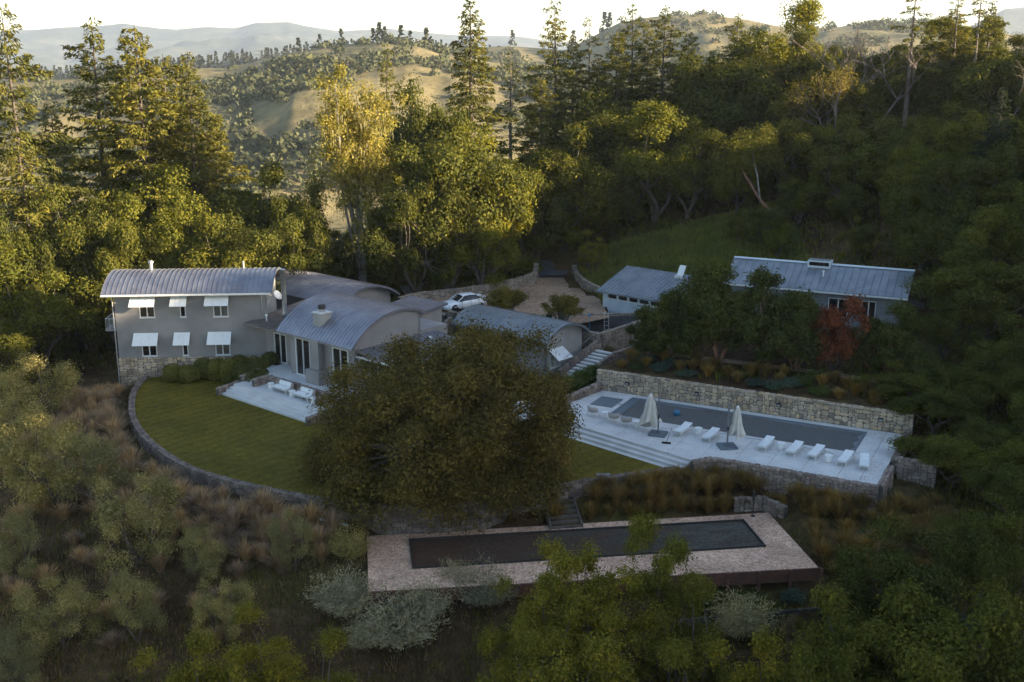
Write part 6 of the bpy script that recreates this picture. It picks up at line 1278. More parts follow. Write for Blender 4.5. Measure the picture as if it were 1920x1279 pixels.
# ------------------------------------------------------------------ trees one by one: kind, photo column, photo row of the tip, distance, width
T_ = tree_at
T_(BIGOAK, 815, 622, 67.4, 474, 'huge round brown green live oak in front of the house', base=-1.9, rz=0.0)
for a in [(FIR[1], 2, 18, 112, 230, 'tall fir cut by the left edge of the photo'), (FIR[1], 172, 42, 125, 240, 'tall sunlit fir, second from the left edge'), (FIR[3], 252, 56, 121, 225, 'tall sunlit fir with pointed top left of the poplar'), (FIR[3], 305, 108, 128, 190, 'fir standing just right of the pointed sunlit fir'), (FIR[0], 352, 102, 124, 220, 'broad sunlit fir closing the left group of firs'),
  (FIR[0], 95, 195, 132, 150, 'lower fir between the two leftmost tall firs'), (FIR[2], 30, 250, 108, 140, 'short fir low at the left edge above the yellow oak'), (FIR[3], 400, 215, 127, 130, 'lower fir on the right flank of the left group'),
  (POP, 664, 122, 116, 205, 'tall yellow green poplar hung with pale moss'), (FIR[2], 724, 82, 165, 70, 'small dark fir behind the top of the poplar'), (FIR[0], 882, 0, 138, 150, 'tall dark fir with tiered branches standing alone against the sky'),
  (THIN[1], 958, 95, 158, 100, 'thin pale fir between the two tall dark firs'), (FIR[2], 1040, 2, 148, 140, 'tall dark fir right of the thin pale one'), (FIR[3], 1015, 150, 140, 120, 'sunlit fir in front of the tall dark fir'), (THIN[0], 1105, 28, 152, 95, 'sparse fir with long bare trunk against the golden hill'),
  (FIR[2], 1186, 8, 152, 100, 'tall fir left of the pair before the rounded hill'), (FIR[1], 1248, 14, 148, 120, 'tall fir right of the pair before the rounded hill'), (FIR[1], 1385, 28, 142, 130, 'sunlit yellow green fir left of the bright bay tree'), (LIT[0], 1462, -6, 146, 150, 'bright green tree reaching the top of the photo right of centre'),
  (THIN[0], 1722, -60, 128, 130, 'bare trunked fir running out of the top of the photo'), (THIN[1], 1800, -30, 130, 100, 'sparse fir at the top right left of the last pair'), (THIN[0], 1845, -50, 126, 110, 'sparse fir at the top right corner'), (THIN[1], 1768, 30, 135, 80, 'thin short fir between the bare trunked firs'),
  (FIR[3], 1158, 62, 146, 120, 'dense fir left below the pair before the rounded hill'), (FIR[1], 1216, 44, 156, 130, 'dense fir between the pair before the rounded hill'), (FIR[3], 1292, 62, 150, 130, 'dense fir right of the pair before the rounded hill'), (FIR[0], 1336, 95, 146, 130, 'dark fir left of the sunlit yellow green fir'), (FIR[3], 1425, 60, 150, 130, 'dark fir between the yellow green fir and the bright tree'), (OAK[1], 1515, 58, 140, 170, 'dark oak on the ridge right of the bright tree'), (OAK[2], 1400, 110, 138, 170, 'dark oak on the ridge under the yellow green fir'),
  (OAK[0], 1360, 70, 140, 190, 'tall dark oak on the ridge left of the bright tree'), (OAK[3], 1545, 128, 138, 210, 'tall dark oak behind the leafless grey tree'), (OAK[2], 1625, 132, 136, 200, 'dark oak between the two leafless ridge trees'), (OAK[1], 1690, 118, 134, 200, 'dark oak left of the bare trunked fir on the ridge'), (OAK[0], 1765, 112, 130, 200, 'dark oak right of the bare trunked fir on the ridge'), (OAK[2], 1840, 108, 128, 200, 'dark oak on the ridge below the top right firs'), (OAK[3], 1915, 90, 122, 200, 'dark oak on the ridge at the right edge'), (FIR[1], 1075, 70, 152, 130, 'dense fir just right of the tall dark fir'), (FIR[3], 1120, 110, 148, 130, 'dense fir below the sparse fir with the bare trunk'),
  (FIR[3], 1790, 18, 131, 130, 'dense fir left of the top right corner'), (FIR[1], 1862, 2, 127, 140, 'dense fir in the top right corner'), (FIR[3], 1745, 48, 133, 110, 'dense fir right of the bare trunked fir'), (FIR[2], 1500, 40, 144, 110, 'fir just right of the bright tree on the ridge'),
  (OAK[0], 1385, 300, 123, 190, 'dark oak at the top of the grass clearing'), (OAK[3], 1505, 335, 117, 210, 'dark oak behind the middle of the guest house'), (OAK[1], 1605, 340, 113, 200, 'dark oak behind the right part of the guest house'), (OAK[2], 1440, 385, 113, 130, 'dark round oak behind the left end of the guest house'),
  (DARKFIR[0], 1882, 165, 104, 210, 'dark blue green fir at the right edge'), (BARE[0], 1560, 36, 130, 200, 'leafless grey tree on the ridge right of the bright tree'), (BARE[1], 1648, 52, 129, 210, 'leafless grey tree on the ridge left of the bare trunked fir'), (BARE[0], 1905, 60, 118, 130, 'leafless tree at the right edge of the ridge'), (BARE[2], 1600, 120, 124, 190, 'half bare tree with a few brown leaves on the ridge'), (BARE[2], 1330, 250, 130, 170, 'half bare brown tree in the middle of the right hand wood')]:
    T_(*a, group='tall trees behind the house')
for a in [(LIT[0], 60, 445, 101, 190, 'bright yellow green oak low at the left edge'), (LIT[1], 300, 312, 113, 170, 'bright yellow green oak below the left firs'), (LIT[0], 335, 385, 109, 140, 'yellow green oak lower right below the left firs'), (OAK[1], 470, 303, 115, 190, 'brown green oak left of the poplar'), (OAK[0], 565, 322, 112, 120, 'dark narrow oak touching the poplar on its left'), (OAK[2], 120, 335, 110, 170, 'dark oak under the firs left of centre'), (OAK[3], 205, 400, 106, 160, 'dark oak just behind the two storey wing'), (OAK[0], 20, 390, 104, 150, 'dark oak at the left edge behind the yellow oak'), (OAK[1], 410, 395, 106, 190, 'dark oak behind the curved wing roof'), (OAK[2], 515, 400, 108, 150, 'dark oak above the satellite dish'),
  (OAK[0], 800, 148, 132, 175, 'dark rounded oak with a sunlit crown right of the poplar'), (LIT[0], 905, 238, 117, 190, 'big sunlit oak right of the poplar'), (OAK[3], 840, 250, 114, 230, 'big dark oak in front of the sunlit oak'), (OAK[2], 775, 320, 112, 150, 'dark oak right of the poplar trunk'), (LIT[1], 905, 400, 112, 130, 'low sunlit oak at the foot of the big oak'), (LIT[1], 740, 300, 124, 110, 'yellow oak glimpsed behind the poplar'),
  (OAK[1], 1060, 235, 128, 190, 'dark oak right of the big sunlit oak'), (OAK[0], 1150, 165, 138, 200, 'dark oak below the sparse fir'), (OAK[2], 1000, 330, 124, 150, 'dark oak at the foot of the sunlit oak'), (LIT[1], 1235, 185, 128, 190, 'sunlit oak in the middle of the right hand wood'), (OAK[3], 1190, 300, 130, 220, 'dark oak below the sunlit oak of the wood'), (LIT[0], 1295, 240, 126, 120, 'olive sunlit oak right of centre of the wood'), (OAK[1], 1100, 330, 131, 170, 'dark oak above the driveway'),
  (OAK[0], 1300, 325, 129, 210, 'dark oak above the grass slope'), (OAK[1], 1475, 190, 126, 280, 'broad dark oak at the heart of the right hand wood'), (LIT[1], 1555, 215, 124, 90, 'small oak cap caught by the sun in the dark wood'), (OAK[3], 1410, 270, 128, 200, 'dark oak above the leaning red trunk'), (OAK[2], 1590, 275, 116, 240, 'dark oak above the guest house ridge'), (OAK[0], 1690, 215, 120, 220, 'dark oak below the leafless trees'), (OAK[1], 1770, 190, 118, 240, 'dark oak below the bare trunked firs'), (LIT[0], 1745, 225, 112, 130, 'oak with a lit brownish crown on the right hillside'),
  (OAK[3], 1720, 310, 108, 220, 'dark oak behind the right end of the guest house'), (OAK[2], 1840, 270, 100, 250, 'tall dark oak near the right edge'), (OAK[0], 1800, 400, 96, 230, 'dark oak right of the guest house'), (OAK[1], 1905, 345, 90, 220, 'dark oak at the right edge above the pool'), (OAK[3], 1850, 480, 86, 250, 'dark oak right of the red tree'), (OAK[2], 1780, 560, 84, 190, 'dark oak behind the right end of the pool wall'), (OAK[0], 1900, 620, 78, 240, 'dark oak beside the right end of the pool deck'), (OAK[1], 1795, 690, 76, 170, 'dark bushy oak at the right corner of the pool deck'), (OAK[3], 1890, 810, 68, 220, 'dark oak below the right edge of the deck'),
  (OAK[2], 1385, 400, 116, 80, 'narrow dark oak on the grass slope above the shed'), (OAK[0], 1460, 420, 110, 110, 'dark round oak behind the guest house ridge'), (OAK[1], 1620, 405, 106, 150, 'dark oak behind the right half of the guest house ridge'),
  (BAY[1], 1110, 428, 117, 80, 'small leafy green tree beside the right gate pier'), (MAG[0], 1262, 536, 87.5, 220, 'left of the three glossy green trees before the guest house'), (MAG[1], 1358, 492, 86, 235, 'tallest glossy green tree before the guest house'), (MAG[0], 1455, 503, 85, 205, 'right of the three glossy green trees before the guest house'), (RED, 1568, 548, 83, 190, 'rust red leaved tree before the guest house'), (MAG[1], 1312, 512, 86.8, 200, 'glossy green tree between the left and the tallest one before the guest house'), (MAG[1], 1500, 560, 83.8, 150, 'lower glossy green tree just left of the rust red tree'), (MAG[0], 1218, 585, 89, 130, 'small glossy green tree nearest the garden stair'), (MAG[0], 1640, 590, 83, 140, 'glossy green tree overlapping the right side of the rust red tree'), (MAG[1], 1682, 566, 81.5, 190, 'glossy green tree right of the rust red tree'), (MAG[0], 1725, 640, 79, 150, 'dark glossy tree behind the right part of the pool wall')]:
    T_(*a, group='oaks and broadleaved trees around the house')
# foreground
for a in [(LIT[1], 1246, 972, 51.5, 130, 'bright leafy tree tip rising over the bocce court'), (BAY[0], 1095, 1030, 50, 260, 'leafy green tree below the middle of the bocce court'), (BAY[0], 1010, 1075, 48.5, 190, 'leafy green tree left of the bright tip'), (BAY[1], 1290, 1090, 48.5, 240, 'leafy green tree right of the bright tip'), (BAY[0], 1120, 1170, 44.5, 280, 'wide leafy tree at the bottom edge of the photo'), (BAY[1], 960, 1190, 44, 190, 'leafy tree at the bottom edge left of the wide one'), (BAY[0], 1420, 1185, 44, 210, 'pale green leafy tree at the bottom right of centre'), (BAY[1], 1300, 1210, 43, 200, 'leafy tree at the bottom edge right of the wide one'),
  (OAK[2], 1690, 985, 52, 250, 'dark bushy oak low on the right bank'), (OAK[0], 1850, 950, 56, 280, 'dark bushy oak near the right edge below the deck'), (OAK[1], 1610, 1100, 46.5, 260, 'dark bushy oak at the bottom right'), (OAK[3], 1800, 1110, 46, 320, 'dark oak mass in the bottom right corner'), (OAK[0], 1540, 1200, 42, 190, 'dark bush at the bottom right of centre'), (OAK[2], 1720, 1240, 41, 260, 'dark bush at the bottom edge near the right corner'), (OAK[1], 1890, 1210, 43, 240, 'dark bush in the bottom right corner'),
  (BAY[1], 480, 1140, 47.5, 210, 'dark green bush at the bottom left of centre'), (BAY[0], 350, 1190, 45, 220, 'dark green bush at the bottom edge on the left'), (BAY[1], 590, 1180, 46.5, 190, 'dark green bush below the silver shrubs')]:
    T_(*a, group='trees and bushes in the foreground')
for a in [(OLIVE[0], 45, 664, 800, 163, 'olive tree at the left edge level with the stone base'), (OLIVE[1], 15, 740, 890, 146, 'olive tree at the left edge below the first'), (OLIVE[0], 92, 768, 965, 189, 'big olive tree on the left slope'), (OLIVE[1], 175, 812, 960, 129, 'olive tree right of the big one on the left slope'), (OLIVE[0], 245, 885, 1062, 172, 'silvery olive tree nearest the tan grasses'), (OLIVE[1], 20, 955, 1090, 111, 'olive tree half out of the left edge'), (OLIVE[0], 108, 1075, 1225, 154, 'dark olive tree low on the left'), (OLIVE[1], 245, 1065, 1210, 120, 'upright olive tree low left of centre'), (OLIVE[0], 408, 1085, 1200, 120, 'silvery olive tree beside the silver shrubs'), (OLIVE[1], 372, 985, 1095, 111, 'dull olive shrub on the tan grass slope'), (OLIVE[0], 548, 950, 1075, 86, 'green olive shrub below the curved wall'), (OLIVE[1], 20, 1180, 1290, 137, 'olive bush in the bottom left corner')]:
    tree_px(*a, group='olive trees on the left slope')
# lower storey that closes the wood: told apart only by its place
def inpoly_any(x, y, m=0.0): return any(inside(p, x, y) for p in (LAWN, DECK, GRAVEL, COURT, HOUSEPAD, BLD3PAD, PIT, STAIR))
def onroad(x, y, d=4.2): return any((x - a) ** 2 + (y - b) ** 2 < d * d for a, b in RC)
placed = []
def scatter(n, xr, yr, protos, hr, wr, label, group, sep=3.6, cond=None, seed=1, natural=(9.5, 8.5)):
    r = random.Random(seed); k = 0; tries = 0
    while k < n and tries < n * 60:
        tries += 1; x, y = r.uniform(*xr), r.uniform(*yr)
        if inpoly_any(x, y) or onroad(x, y) or (cond and not cond(x, y)) or any((x - a) ** 2 + (y - b) ** 2 < sep * sep for a, b in placed): continue
        placed.append((x, y)); k += 1; t = r.choice(protos); nh, nw = SIZES[t.name.split('.')[0] + str(t.get('k', 0))]; h = r.uniform(*hr); w = r.uniform(*wr)
        copy_thing(t, (x, y, land_z(x, y) - 0.15), r.uniform(0, 6.28), (w / nw, w / nw, h / nh), label, group)
scatter(34, (14, 62), (122, 165), OAK + [LIT[1]], (6.5, 10), (6, 9), 'oak in the close wood on the hillside right of the driveway', 'understorey of the right hand wood', 4.5, lambda x, y: x < y * 0.5 + 2 and not (y < 130 and x < 28), 5)
scatter(16, (36, 60), (84, 122), OAK, (6, 9.5), (6, 9), 'dark oak in the close wood beyond the guest house', 'wood right of the guest house', 4.5, lambda x, y: x < y * 0.5 + 2 and not (y < 104 and x < 37.5), 6)
scatter(16, (-48, -14), (112, 128), OAK + [LIT[0]], (5, 8), (5.5, 8), 'dark oak in the shade under the firs behind the house', 'understorey behind the house', 4.0, lambda x, y: x > -y * 0.5, 7)
scatter(16, (-78, -46), (92, 126), OAK + LIT[1:], (6, 10), (7, 10), 'oak on the slope at the left edge behind the olive trees', 'oaks at the left edge', 4.6, lambda x, y: x > -y * 0.62, 17)
scatter(14, (-12, 14), (134, 160), OAK, (6, 9), (6, 9), 'oak in the wood beyond the driveway', 'wood beyond the driveway', 4.5, None, 8)
scatter(12, (28, 44), (50, 78), OAK, (3.0, 5.0), (4.5, 7), 'dark bush on the shaded bank right of the pool', 'bushes on the right bank', 3.2, lambda x, y: x < y * 0.52 and x > 30 - (y - 60) * 0.1, 9)
# hillside trees beyond the right edge whose shade lies over the garden
scatter(70, (68, 96), (-26, 64), OAK, (12, 15), (9, 12), 'tall oak on the near hillside beyond the right edge', 'hillside trees beyond the right edge', 4.6, lambda x, y: x > y * 0.5 + 10, 10)
scatter(30, (66, 98), (66, 128), OAK, (9, 11.5), (8, 11), 'oak on the far hillside beyond the right edge', 'hillside trees beyond the right edge', 5.0, lambda x, y: x > y * 0.5 + 8, 11)
# leaning red trunk
lt = thing('leaning_madrone', 'leaning reddish trunk under a thin crown in the wood above the guest house', 'tree', (0, 0, 0)); YL = 119.0; a_, b_, c_ = D(1470, 440, YL), D(1425, 375, YL + 1), D(1392, 320, YL + 2); lt.location = (a_.x + 0.8, YL - 0.4, land_z(a_.x + 0.8, YL - 0.4)); q0 = Vector(lt.location)
MB().tube([(0, 0, -0.5), a_ - q0, (a_ + b_) / 2 - q0 + Vector((0.2, 0, 0.2)), b_ - q0, c_ - q0], [0.26, 0.23, 0.2, 0.16, 0.09], 8, False).obj('trunk', 'bark_red', lt, True); MB().tube([b_ - q0, D(1420, 330, YL + 1) - q0, D(1410, 285, YL + 1.5) - q0], [0.12, 0.09, 0.05], 6, False).obj('branch', 'bark_pale', lt, True)
rl = np.random.default_rng(5); LC = np.array([tuple(D(px, py, YL + 1.5 + rl.uniform(-1.5, 1.5)) - q0) for px, py in [(1392, 318), (1375, 335), (1360, 320), (1380, 295), (1400, 280), (1415, 270), (1430, 288), (1445, 275), (1400, 300), (1425, 255), (1395, 258), (1370, 275), (1350, 345), (1345, 300), (1455, 300), (1440, 250)]])
ob('crown', np_mesh('crown', *clump_leaves(rl, LC, rl.uniform(0.9, 1.5, len(LC)), 480, 0.19, 0.6, ragged=0.2), 'leaf_oak'), lt)
# ------------------------------------------------------------------ shrubs
def shrub(proto, x, y, w, h, label, group, z=None):
    nh, nw = SIZES[proto.name.split('.')[0] + str(proto.get('k', 0))]
    return copy_thing(proto, (x, y, (land_z(x, y) if z is None else z) - 0.03), U(0, 6.28), (w / nw, w / nw, h / nh), label, group)
HB = [((-28.9, 89.5), 1.5, 1.35, 'clipped shrub at the left end of the hedge'), ((-27.5, 89.3), 1.5, 1.35, 'second clipped shrub from the left of the hedge'), ((-26.6, 90.6), 1.5, 1.5, 'taller clipped shrub against the stone base'), ((-25.3, 90.2), 1.7, 1.65, 'clipped shrub below the narrow lower window'), ((-23.9, 89.5), 1.8, 1.75, 'large clipped shrub in the middle of the hedge'), ((-22.6, 88.4), 1.7, 1.7, 'large clipped shrub right of the middle of the hedge'), ((-21.2, 87.7), 1.8, 1.55, 'flat topped clipped shrub beside the patio wall'), ((-23.6, 91.3), 1.6, 1.6, 'clipped shrub below the right lower window'), ((-22.2, 90.7), 1.5, 1.6, 'clipped shrub behind the ball shrub on its left'), ((-21.4, 89.9), 1.55, 1.75, 'round ball shrub beside the entry wall'), ((-20.9, 91.0), 1.5, 1.9, 'tall clipped shrub in the corner by the entry wall')]
for (xy, w, h, lb), p in zip(HB, HED * 6): shrub(p, xy[0], xy[1], w * 1.06, h * 1.14, 'dark green ' + lb, 'clipped hedge along the house', LAWN_Z if xy[1] < 90.6 else -0.5)
def px_shrub(proto, px, py, z, w, h, label, group): p = G(px, py, z); return shrub(proto, p.x, p.y, w, h, label, group)
for k, (px, py, w, h, lb) in enumerate([(648, 1165, 3.2, 2.6, 'silver shrub at the left corner of the gravel'), (755, 1215, 3.9, 3.3, 'largest silver shrub below the gravel'), (800, 1170, 2.6, 2.2, 'silver shrub right of the largest one'), (905, 1150, 3.2, 2.4, 'silver shrub at the middle of the gravel edge'), (690, 1205, 2.2, 1.8, 'small silver shrub between the left corner one and the largest'), (850, 1130, 2.0, 1.6, 'small silver shrub left of the middle of the gravel edge'), (1392, 1155, 3.2, 2.5, 'silver grey shrub in front of the red brown timber wall')]):
    px_shrub(SILV[k % 2], px, py, -4.0 + 0.6 * (px > 1300) - (0.4 if k == 1 else 0), w, h, lb, 'silver shrubs below the gravel')
px_shrub(LAV[1], 655, 1055, -2.6, 2.2, 2.2, 'upright green grey shrub left of the gravel corner', 'silver shrubs below the gravel')
for k, (px, py, w, h, lb) in enumerate([(950, 597, 1, 1, 'bronze vase shaped shrub right of the white car'), (1052, 612, 1, 1, 'bronze vase shaped shrub left of the plank fence'), (768, 556, 1, 1, 'sunlit golden vase shaped shrub behind the lobby roof')]):
    p = G(px, py, 2.4 if k < 2 else 1.6); shrub(VASE, p.x, p.y, 3.7 if k != 1 else 3.3, 3.0 if k != 2 else 3.4, lb, 'vase shaped shrubs by the yard', 2.45 if k < 2 else None)
for px, py, z, w, h, lb in [(700, 545, 1.2, 4.0, 3.6, 'yellow green shrub behind the rear curved roof'), (765, 500, 2.0, 3.6, 2.8, 'yellowish shrub behind the golden vase shrub'), (985, 520, 2.3, 3.4, 2.6, 'yellow green shrub beside the left gate pier'), (820, 530, 1.8, 4.0, 2.6, 'dull shrub behind the curving yard wall'), (900, 520, 2.0, 4.2, 2.8, 'dull shrub behind the middle of the yard wall')]:
    px_shrub(YEL[0], px, py, z, w, h, lb, 'shrubs behind the yard wall')
for x, y, w, h, lb in ((11.2, 56.0, 1.5, 1.1, 'low green shrub under the middle of the red brown timber wall'), (16.0, 56.4, 1.3, 0.9, 'low blue green shrub under the right end of the timber wall'), (13.2, 55.9, 1.6, 1.0, 'low shrub between the timber wall and the weathered wall')): shrub(TEAL[0] if x > 15 else GRN[0], x, y, w, h, lb, 'low shrubs under the timber wall')
# planting above the pool wall
r6 = random.Random(66); n6 = 0
for i in range(400):
    s, t = r6.uniform(-3.4, 21.5), r6.uniform(6.4, 10.8); p = POOL.p(s, t)
    if n6 >= 56 or (t > 8.7 and s > 3 and r6.random() < 0.6) or any((p.x - a) ** 2 + (p.y - b) ** 2 < 0.95 for a, b in placed): continue
    if any((p.x - a) ** 2 + (p.y - b) ** 2 < 0.8 for a, b in GP): continue
    placed.append((p.x, p.y)); n6 += 1; k = r6.random()
    if k < 0.55: copy_one(GBALL[0], (p.x, p.y, land_z(p.x, p.y)), r6.uniform(0, 6), (r6.uniform(1.2, 1.6),) * 2 + (r6.uniform(1.2, 1.5),), 'rounded olive grass clump in the bed above the pool wall', 'grass clumps above the pool wall')
    elif k < 0.8: shrub(GRN[0], p.x, p.y, r6.uniform(1.2, 2.0), r6.uniform(0.8, 1.2), 'low green shrub in the bed above the pool wall', 'low shrubs above the pool wall')
    else: shrub(TEAL[0], p.x, p.y, r6.uniform(1.2, 1.8), r6.uniform(0.6, 0.9), 'low grey green shrub in the bed above the pool wall', 'grey low shrubs above the pool wall')
rd = mound('reed_bed', 120, 1.5, 1.3, 2600, 0.34, 0.08, 'leaf_green', upright=2.2, cat='reeds', spiky=0.2); register([rd])
for k, (px, py) in enumerate([(1065, 735), (1090, 722), (1112, 712)]): p = G(px, py, 0.4); shrub(rd, p.x + 0.2, p.y + 0.9, 1.7, 1.5, ['tuft of dark green reeds nearest the oak', 'middle tuft of dark green reeds behind the low deck wall', 'tuft of dark green reeds nearest the pool wall'][k], 'reeds left of the pool', 0.0)
# ------------------------------------------------------------------ grass clumps on the banks
def clumps(n, poly, protos, sr, label, group, sep, seed, sides=1.0):
    r = random.Random(seed); k = 0; xs = [p[0] for p in poly]; ys = [p[1] for p in poly]
    for i in range(n * 50):
        if k >= n: break
        x, y = r.uniform(min(xs), max(xs)), r.uniform(min(ys), max(ys))
        if not inside(poly, x, y) or inpoly_any(x, y) or any((x - a) ** 2 + (y - b) ** 2 < sep * sep for a, b in placed): continue
        placed.append((x, y)); k += 1; s = r.uniform(*sr)
        copy_one(r.choice(protos), (x, y, land_z(x, y) - 0.03), r.uniform(0, 6.28), (s, s, s * r.uniform(0.85, 1.1)), label, group)
out1 = [(x - 1.0, y - 1.1) for x, y in LAWN_EDGE[::4] if y < 90 and x < -9]
band = out1 + [(x + dx, y + dy) for (x, y), (dx, dy) in zip(reversed(out1), [(-2.6 - 2.4 * k / len(out1), -4.2 + 3.2 * k / len(out1)) for k in range(len(out1))])]
clumps(118, band, GTAN, (1.25, 1.85), 'tan fountain grass clump on the slope below the curved wall', 'tan grasses below the curved wall', 0.95, 21)
clumps(52, [(-36, 60), (-14, 50), (-9, 61), (-15, 62.5), (-22, 66), (-29, 74), (-34, 84), (-40, 80)], GTAN, (1.1, 1.5), 'tan fountain grass clump between the olive trees and the curved wall', 'tan grasses among the olives', 1.25, 22)
clumps(95, [(4.6, 63.9), (16.8, 66.1), (17.8, 63.5), (27.5, 61.0), tuple(POOL.p(21.3, -6.4))[:2], tuple(POOL.p(9.8, -6.4))[:2], (11.8, 68.6), (5.2, 66.2)], GOLI, (1.05, 1.55), 'olive fountain grass clump on the bank below the pool deck', 'olive grasses below the pool deck', 0.75, 23)
clumps(34, [(17.8, 64.8), (18.6, 57.6), (23, 57.8), (27.5, 61.5), (28, 66), (24.5, 63.9)], GOLI, (1.1, 1.7), 'olive fountain grass clump on the bank right of the bocce court', 'olive grasses right of the court', 1.05, 24)
clumps(10, [(-6, 62.6), (3, 64.0), (2.6, 65.0), (-5, 63.4)], GOLI, (1.0, 1.4), 'olive fountain grass clump at the foot of the oak', 'olive grasses under the oak', 0.9, 25)
r7 = random.Random(77)
for i in range(46):
    x, y = r7.uniform(8, 27), r7.uniform(53, 67)
    if inpoly_any(x, y) or (y < 57.5 and x < 15.5) or any((x - a) ** 2 + (y - b) ** 2 < 0.4 for a, b in placed): continue
    shrub(TEAL[0], x, y, r7.uniform(0.8, 1.6), r7.uniform(0.4, 0.9), 'small blue green shrub on the bank right of the bocce court', 'blue green shrubs on the bank')
# uncountable ground cover: dry grass, leaf litter, meadow
def offroad(x, y):
    d = np.full(x.shape, 99.0)
    for a, b in RC: d = np.minimum(d, np.hypot(x - a, y - b))
    return d > 3.6
def cover(name, n, xr, yr, h, w, mat, label, cond, seed, blades=5, spread=0.18):
    r = np.random.default_rng(seed); x = r.uniform(*xr, n * 3); y = r.uniform(*yr, n * 3); ok = cond(x, y)
    for p in (offset(LAWN, 0.7), offset(DECK, 2.4), offset(GRAVEL, 0.4), offset(COURT, 0.4), offset(HOUSEPAD, 0.8), BLD3PAD, PIT, STAIR, [hp(-11.6, -5.8), hp(1.6, -5.8), hp(1.6, 0), hp(-11.6, 0)]): ok &= ~inside_np(p, x, y)
    x, y = x[ok][:n], y[ok][:n]
    z = smooth_z(x, y); m = len(x); P = np.repeat(np.stack([x, y, z], 1), blades, 0); k = len(P); P[:, :2] += r.normal(0, spread, (k, 2)); a = r.uniform(0, 6.28, k); L = h * r.uniform(0.5, 1.3, k)
    s = np.stack([np.cos(a), np.sin(a), np.zeros(k)], 1) * w; b = r.normal(0, 0.35, (k, 2)) * L[:, None]; tip = P + np.stack([b[:, 0], b[:, 1], L], 1)
    P[:, 2] -= 0.1
    V = np.stack([P - s, P + s, tip + s * 0.25, tip - s * 0.25], 1).reshape(-1, 3)
    tag(ob(name, np_mesh(name, V, np.arange(4 * k).reshape(k, 4), mat)), label, 'grass', kind='stuff')
cover('dry_grass', 16000, (-60, 2), (36, 92), 0.26, 0.03, 'blade_dry', 'dry tan grass covering the left slope', lambda x, y: (x < 0) | (y < 58), 41, 6, 0.28)
cover('green_grass', 9000, (-60, 34), (36, 66), 0.28, 0.035, 'blade_green', 'green grass and weeds between the olive trees and bushes', lambda x, y: x > -99, 42, 5, 0.3)
cover('meadow_grass', 14000, (8, 30), (104, 124), 0.35, 0.05, 'blade_meadow', 'rough green grass on the slope above the shed', offroad, 43, 6, 0.3)
cover('undergrowth', 7000, (-50, 60), (100, 165), 0.5, 0.09, 'leaf_oak', 'dark undergrowth on the floor of the wood', offroad, 44, 5, 0.4)
cover('bank_undergrowth', 6000, (-2, 50), (40, 84), 0.4, 0.07, 'leaf_oak', 'low dark undergrowth on the shaded banks', lambda x, y: (y < 56.5) | (x > 26) | (y > 82), 45, 5, 0.4)
# fallen leaves: drifts on the pool cover, a sprinkling on deck, lawn, gravel and roof of the court
def litter(name, pts, label, mat, size, seed):
    r = np.random.default_rng(seed); P = np.array(pts); n = len(P); V, F = kites(P + [0, 0, 0.015], unit(np.array([0, 0, 1.0]) + 0.25 * r.standard_normal((n, 3))), r.uniform(0.6, 1.4, n) * size, 0.6, r)
    tag(ob(name, np_mesh(name, V, F, mat)), label, 'leaves', kind='stuff')
rq = random.Random(88); LPTS = []
for k in range(46):
    s0, t0, ln = rq.triangular(3, 17.2, 12), rq.uniform(0.3, 4.2), rq.uniform(0.6, 3.2)
    for q in range(int(ln * 16)):
        s1 = s0 + ln * (rq.random() - 0.5); t1 = t0 + (s1 - s0) * 0.06 + rq.gauss(0, 0.05) + 0.12 * math.sin(s1 * 1.7 + k)
        if 0.7 < s1 < 17.6 and 0.1 < t1 < 4.35: e_ = min(1, min(s1, 17.8 - s1, t1, 4.47 - t1) / 1.2); LPTS.append(tuple(POOL.p(s1, t1, -0.01 - 0.10 * e_)))
litter('fallen_leaves', LPTS, 'brown leaf drifts lying in streaks on the pool cover', 'leaf_red', 0.075, 1)
LPTS = [tuple(POOL.p(rq.uniform(-3, 20.2), rq.uniform(-5.6, -0.2), 0.004)) for k in range(260)] + [tuple(POOL.p(rq.uniform(17.9, 20.2), rq.uniform(-5, 5.2), 0.004)) for k in range(160)]
LPTS = [p for p in LPTS if inside(DECK, p[0], p[1])]
for k in range(900):
    a_, q_ = rq.uniform(0, 6.28), abs(rq.gauss(0, 7.5)); x_, y_ = -4.9 + q_ * math.cos(a_), 67.6 + q_ * math.sin(a_)
    if inside(LAWN, x_, y_): LPTS.append((x_, y_, LAWN_Z + 0.01))
    elif inside(GRAVEL, x_, y_): LPTS.append((x_, y_, GRAV_Z + 0.01))
litter('scattered_leaves', LPTS, 'scattered brown leaves on the deck, lawn and gravel', 'leaf_red', 0.08, 2)
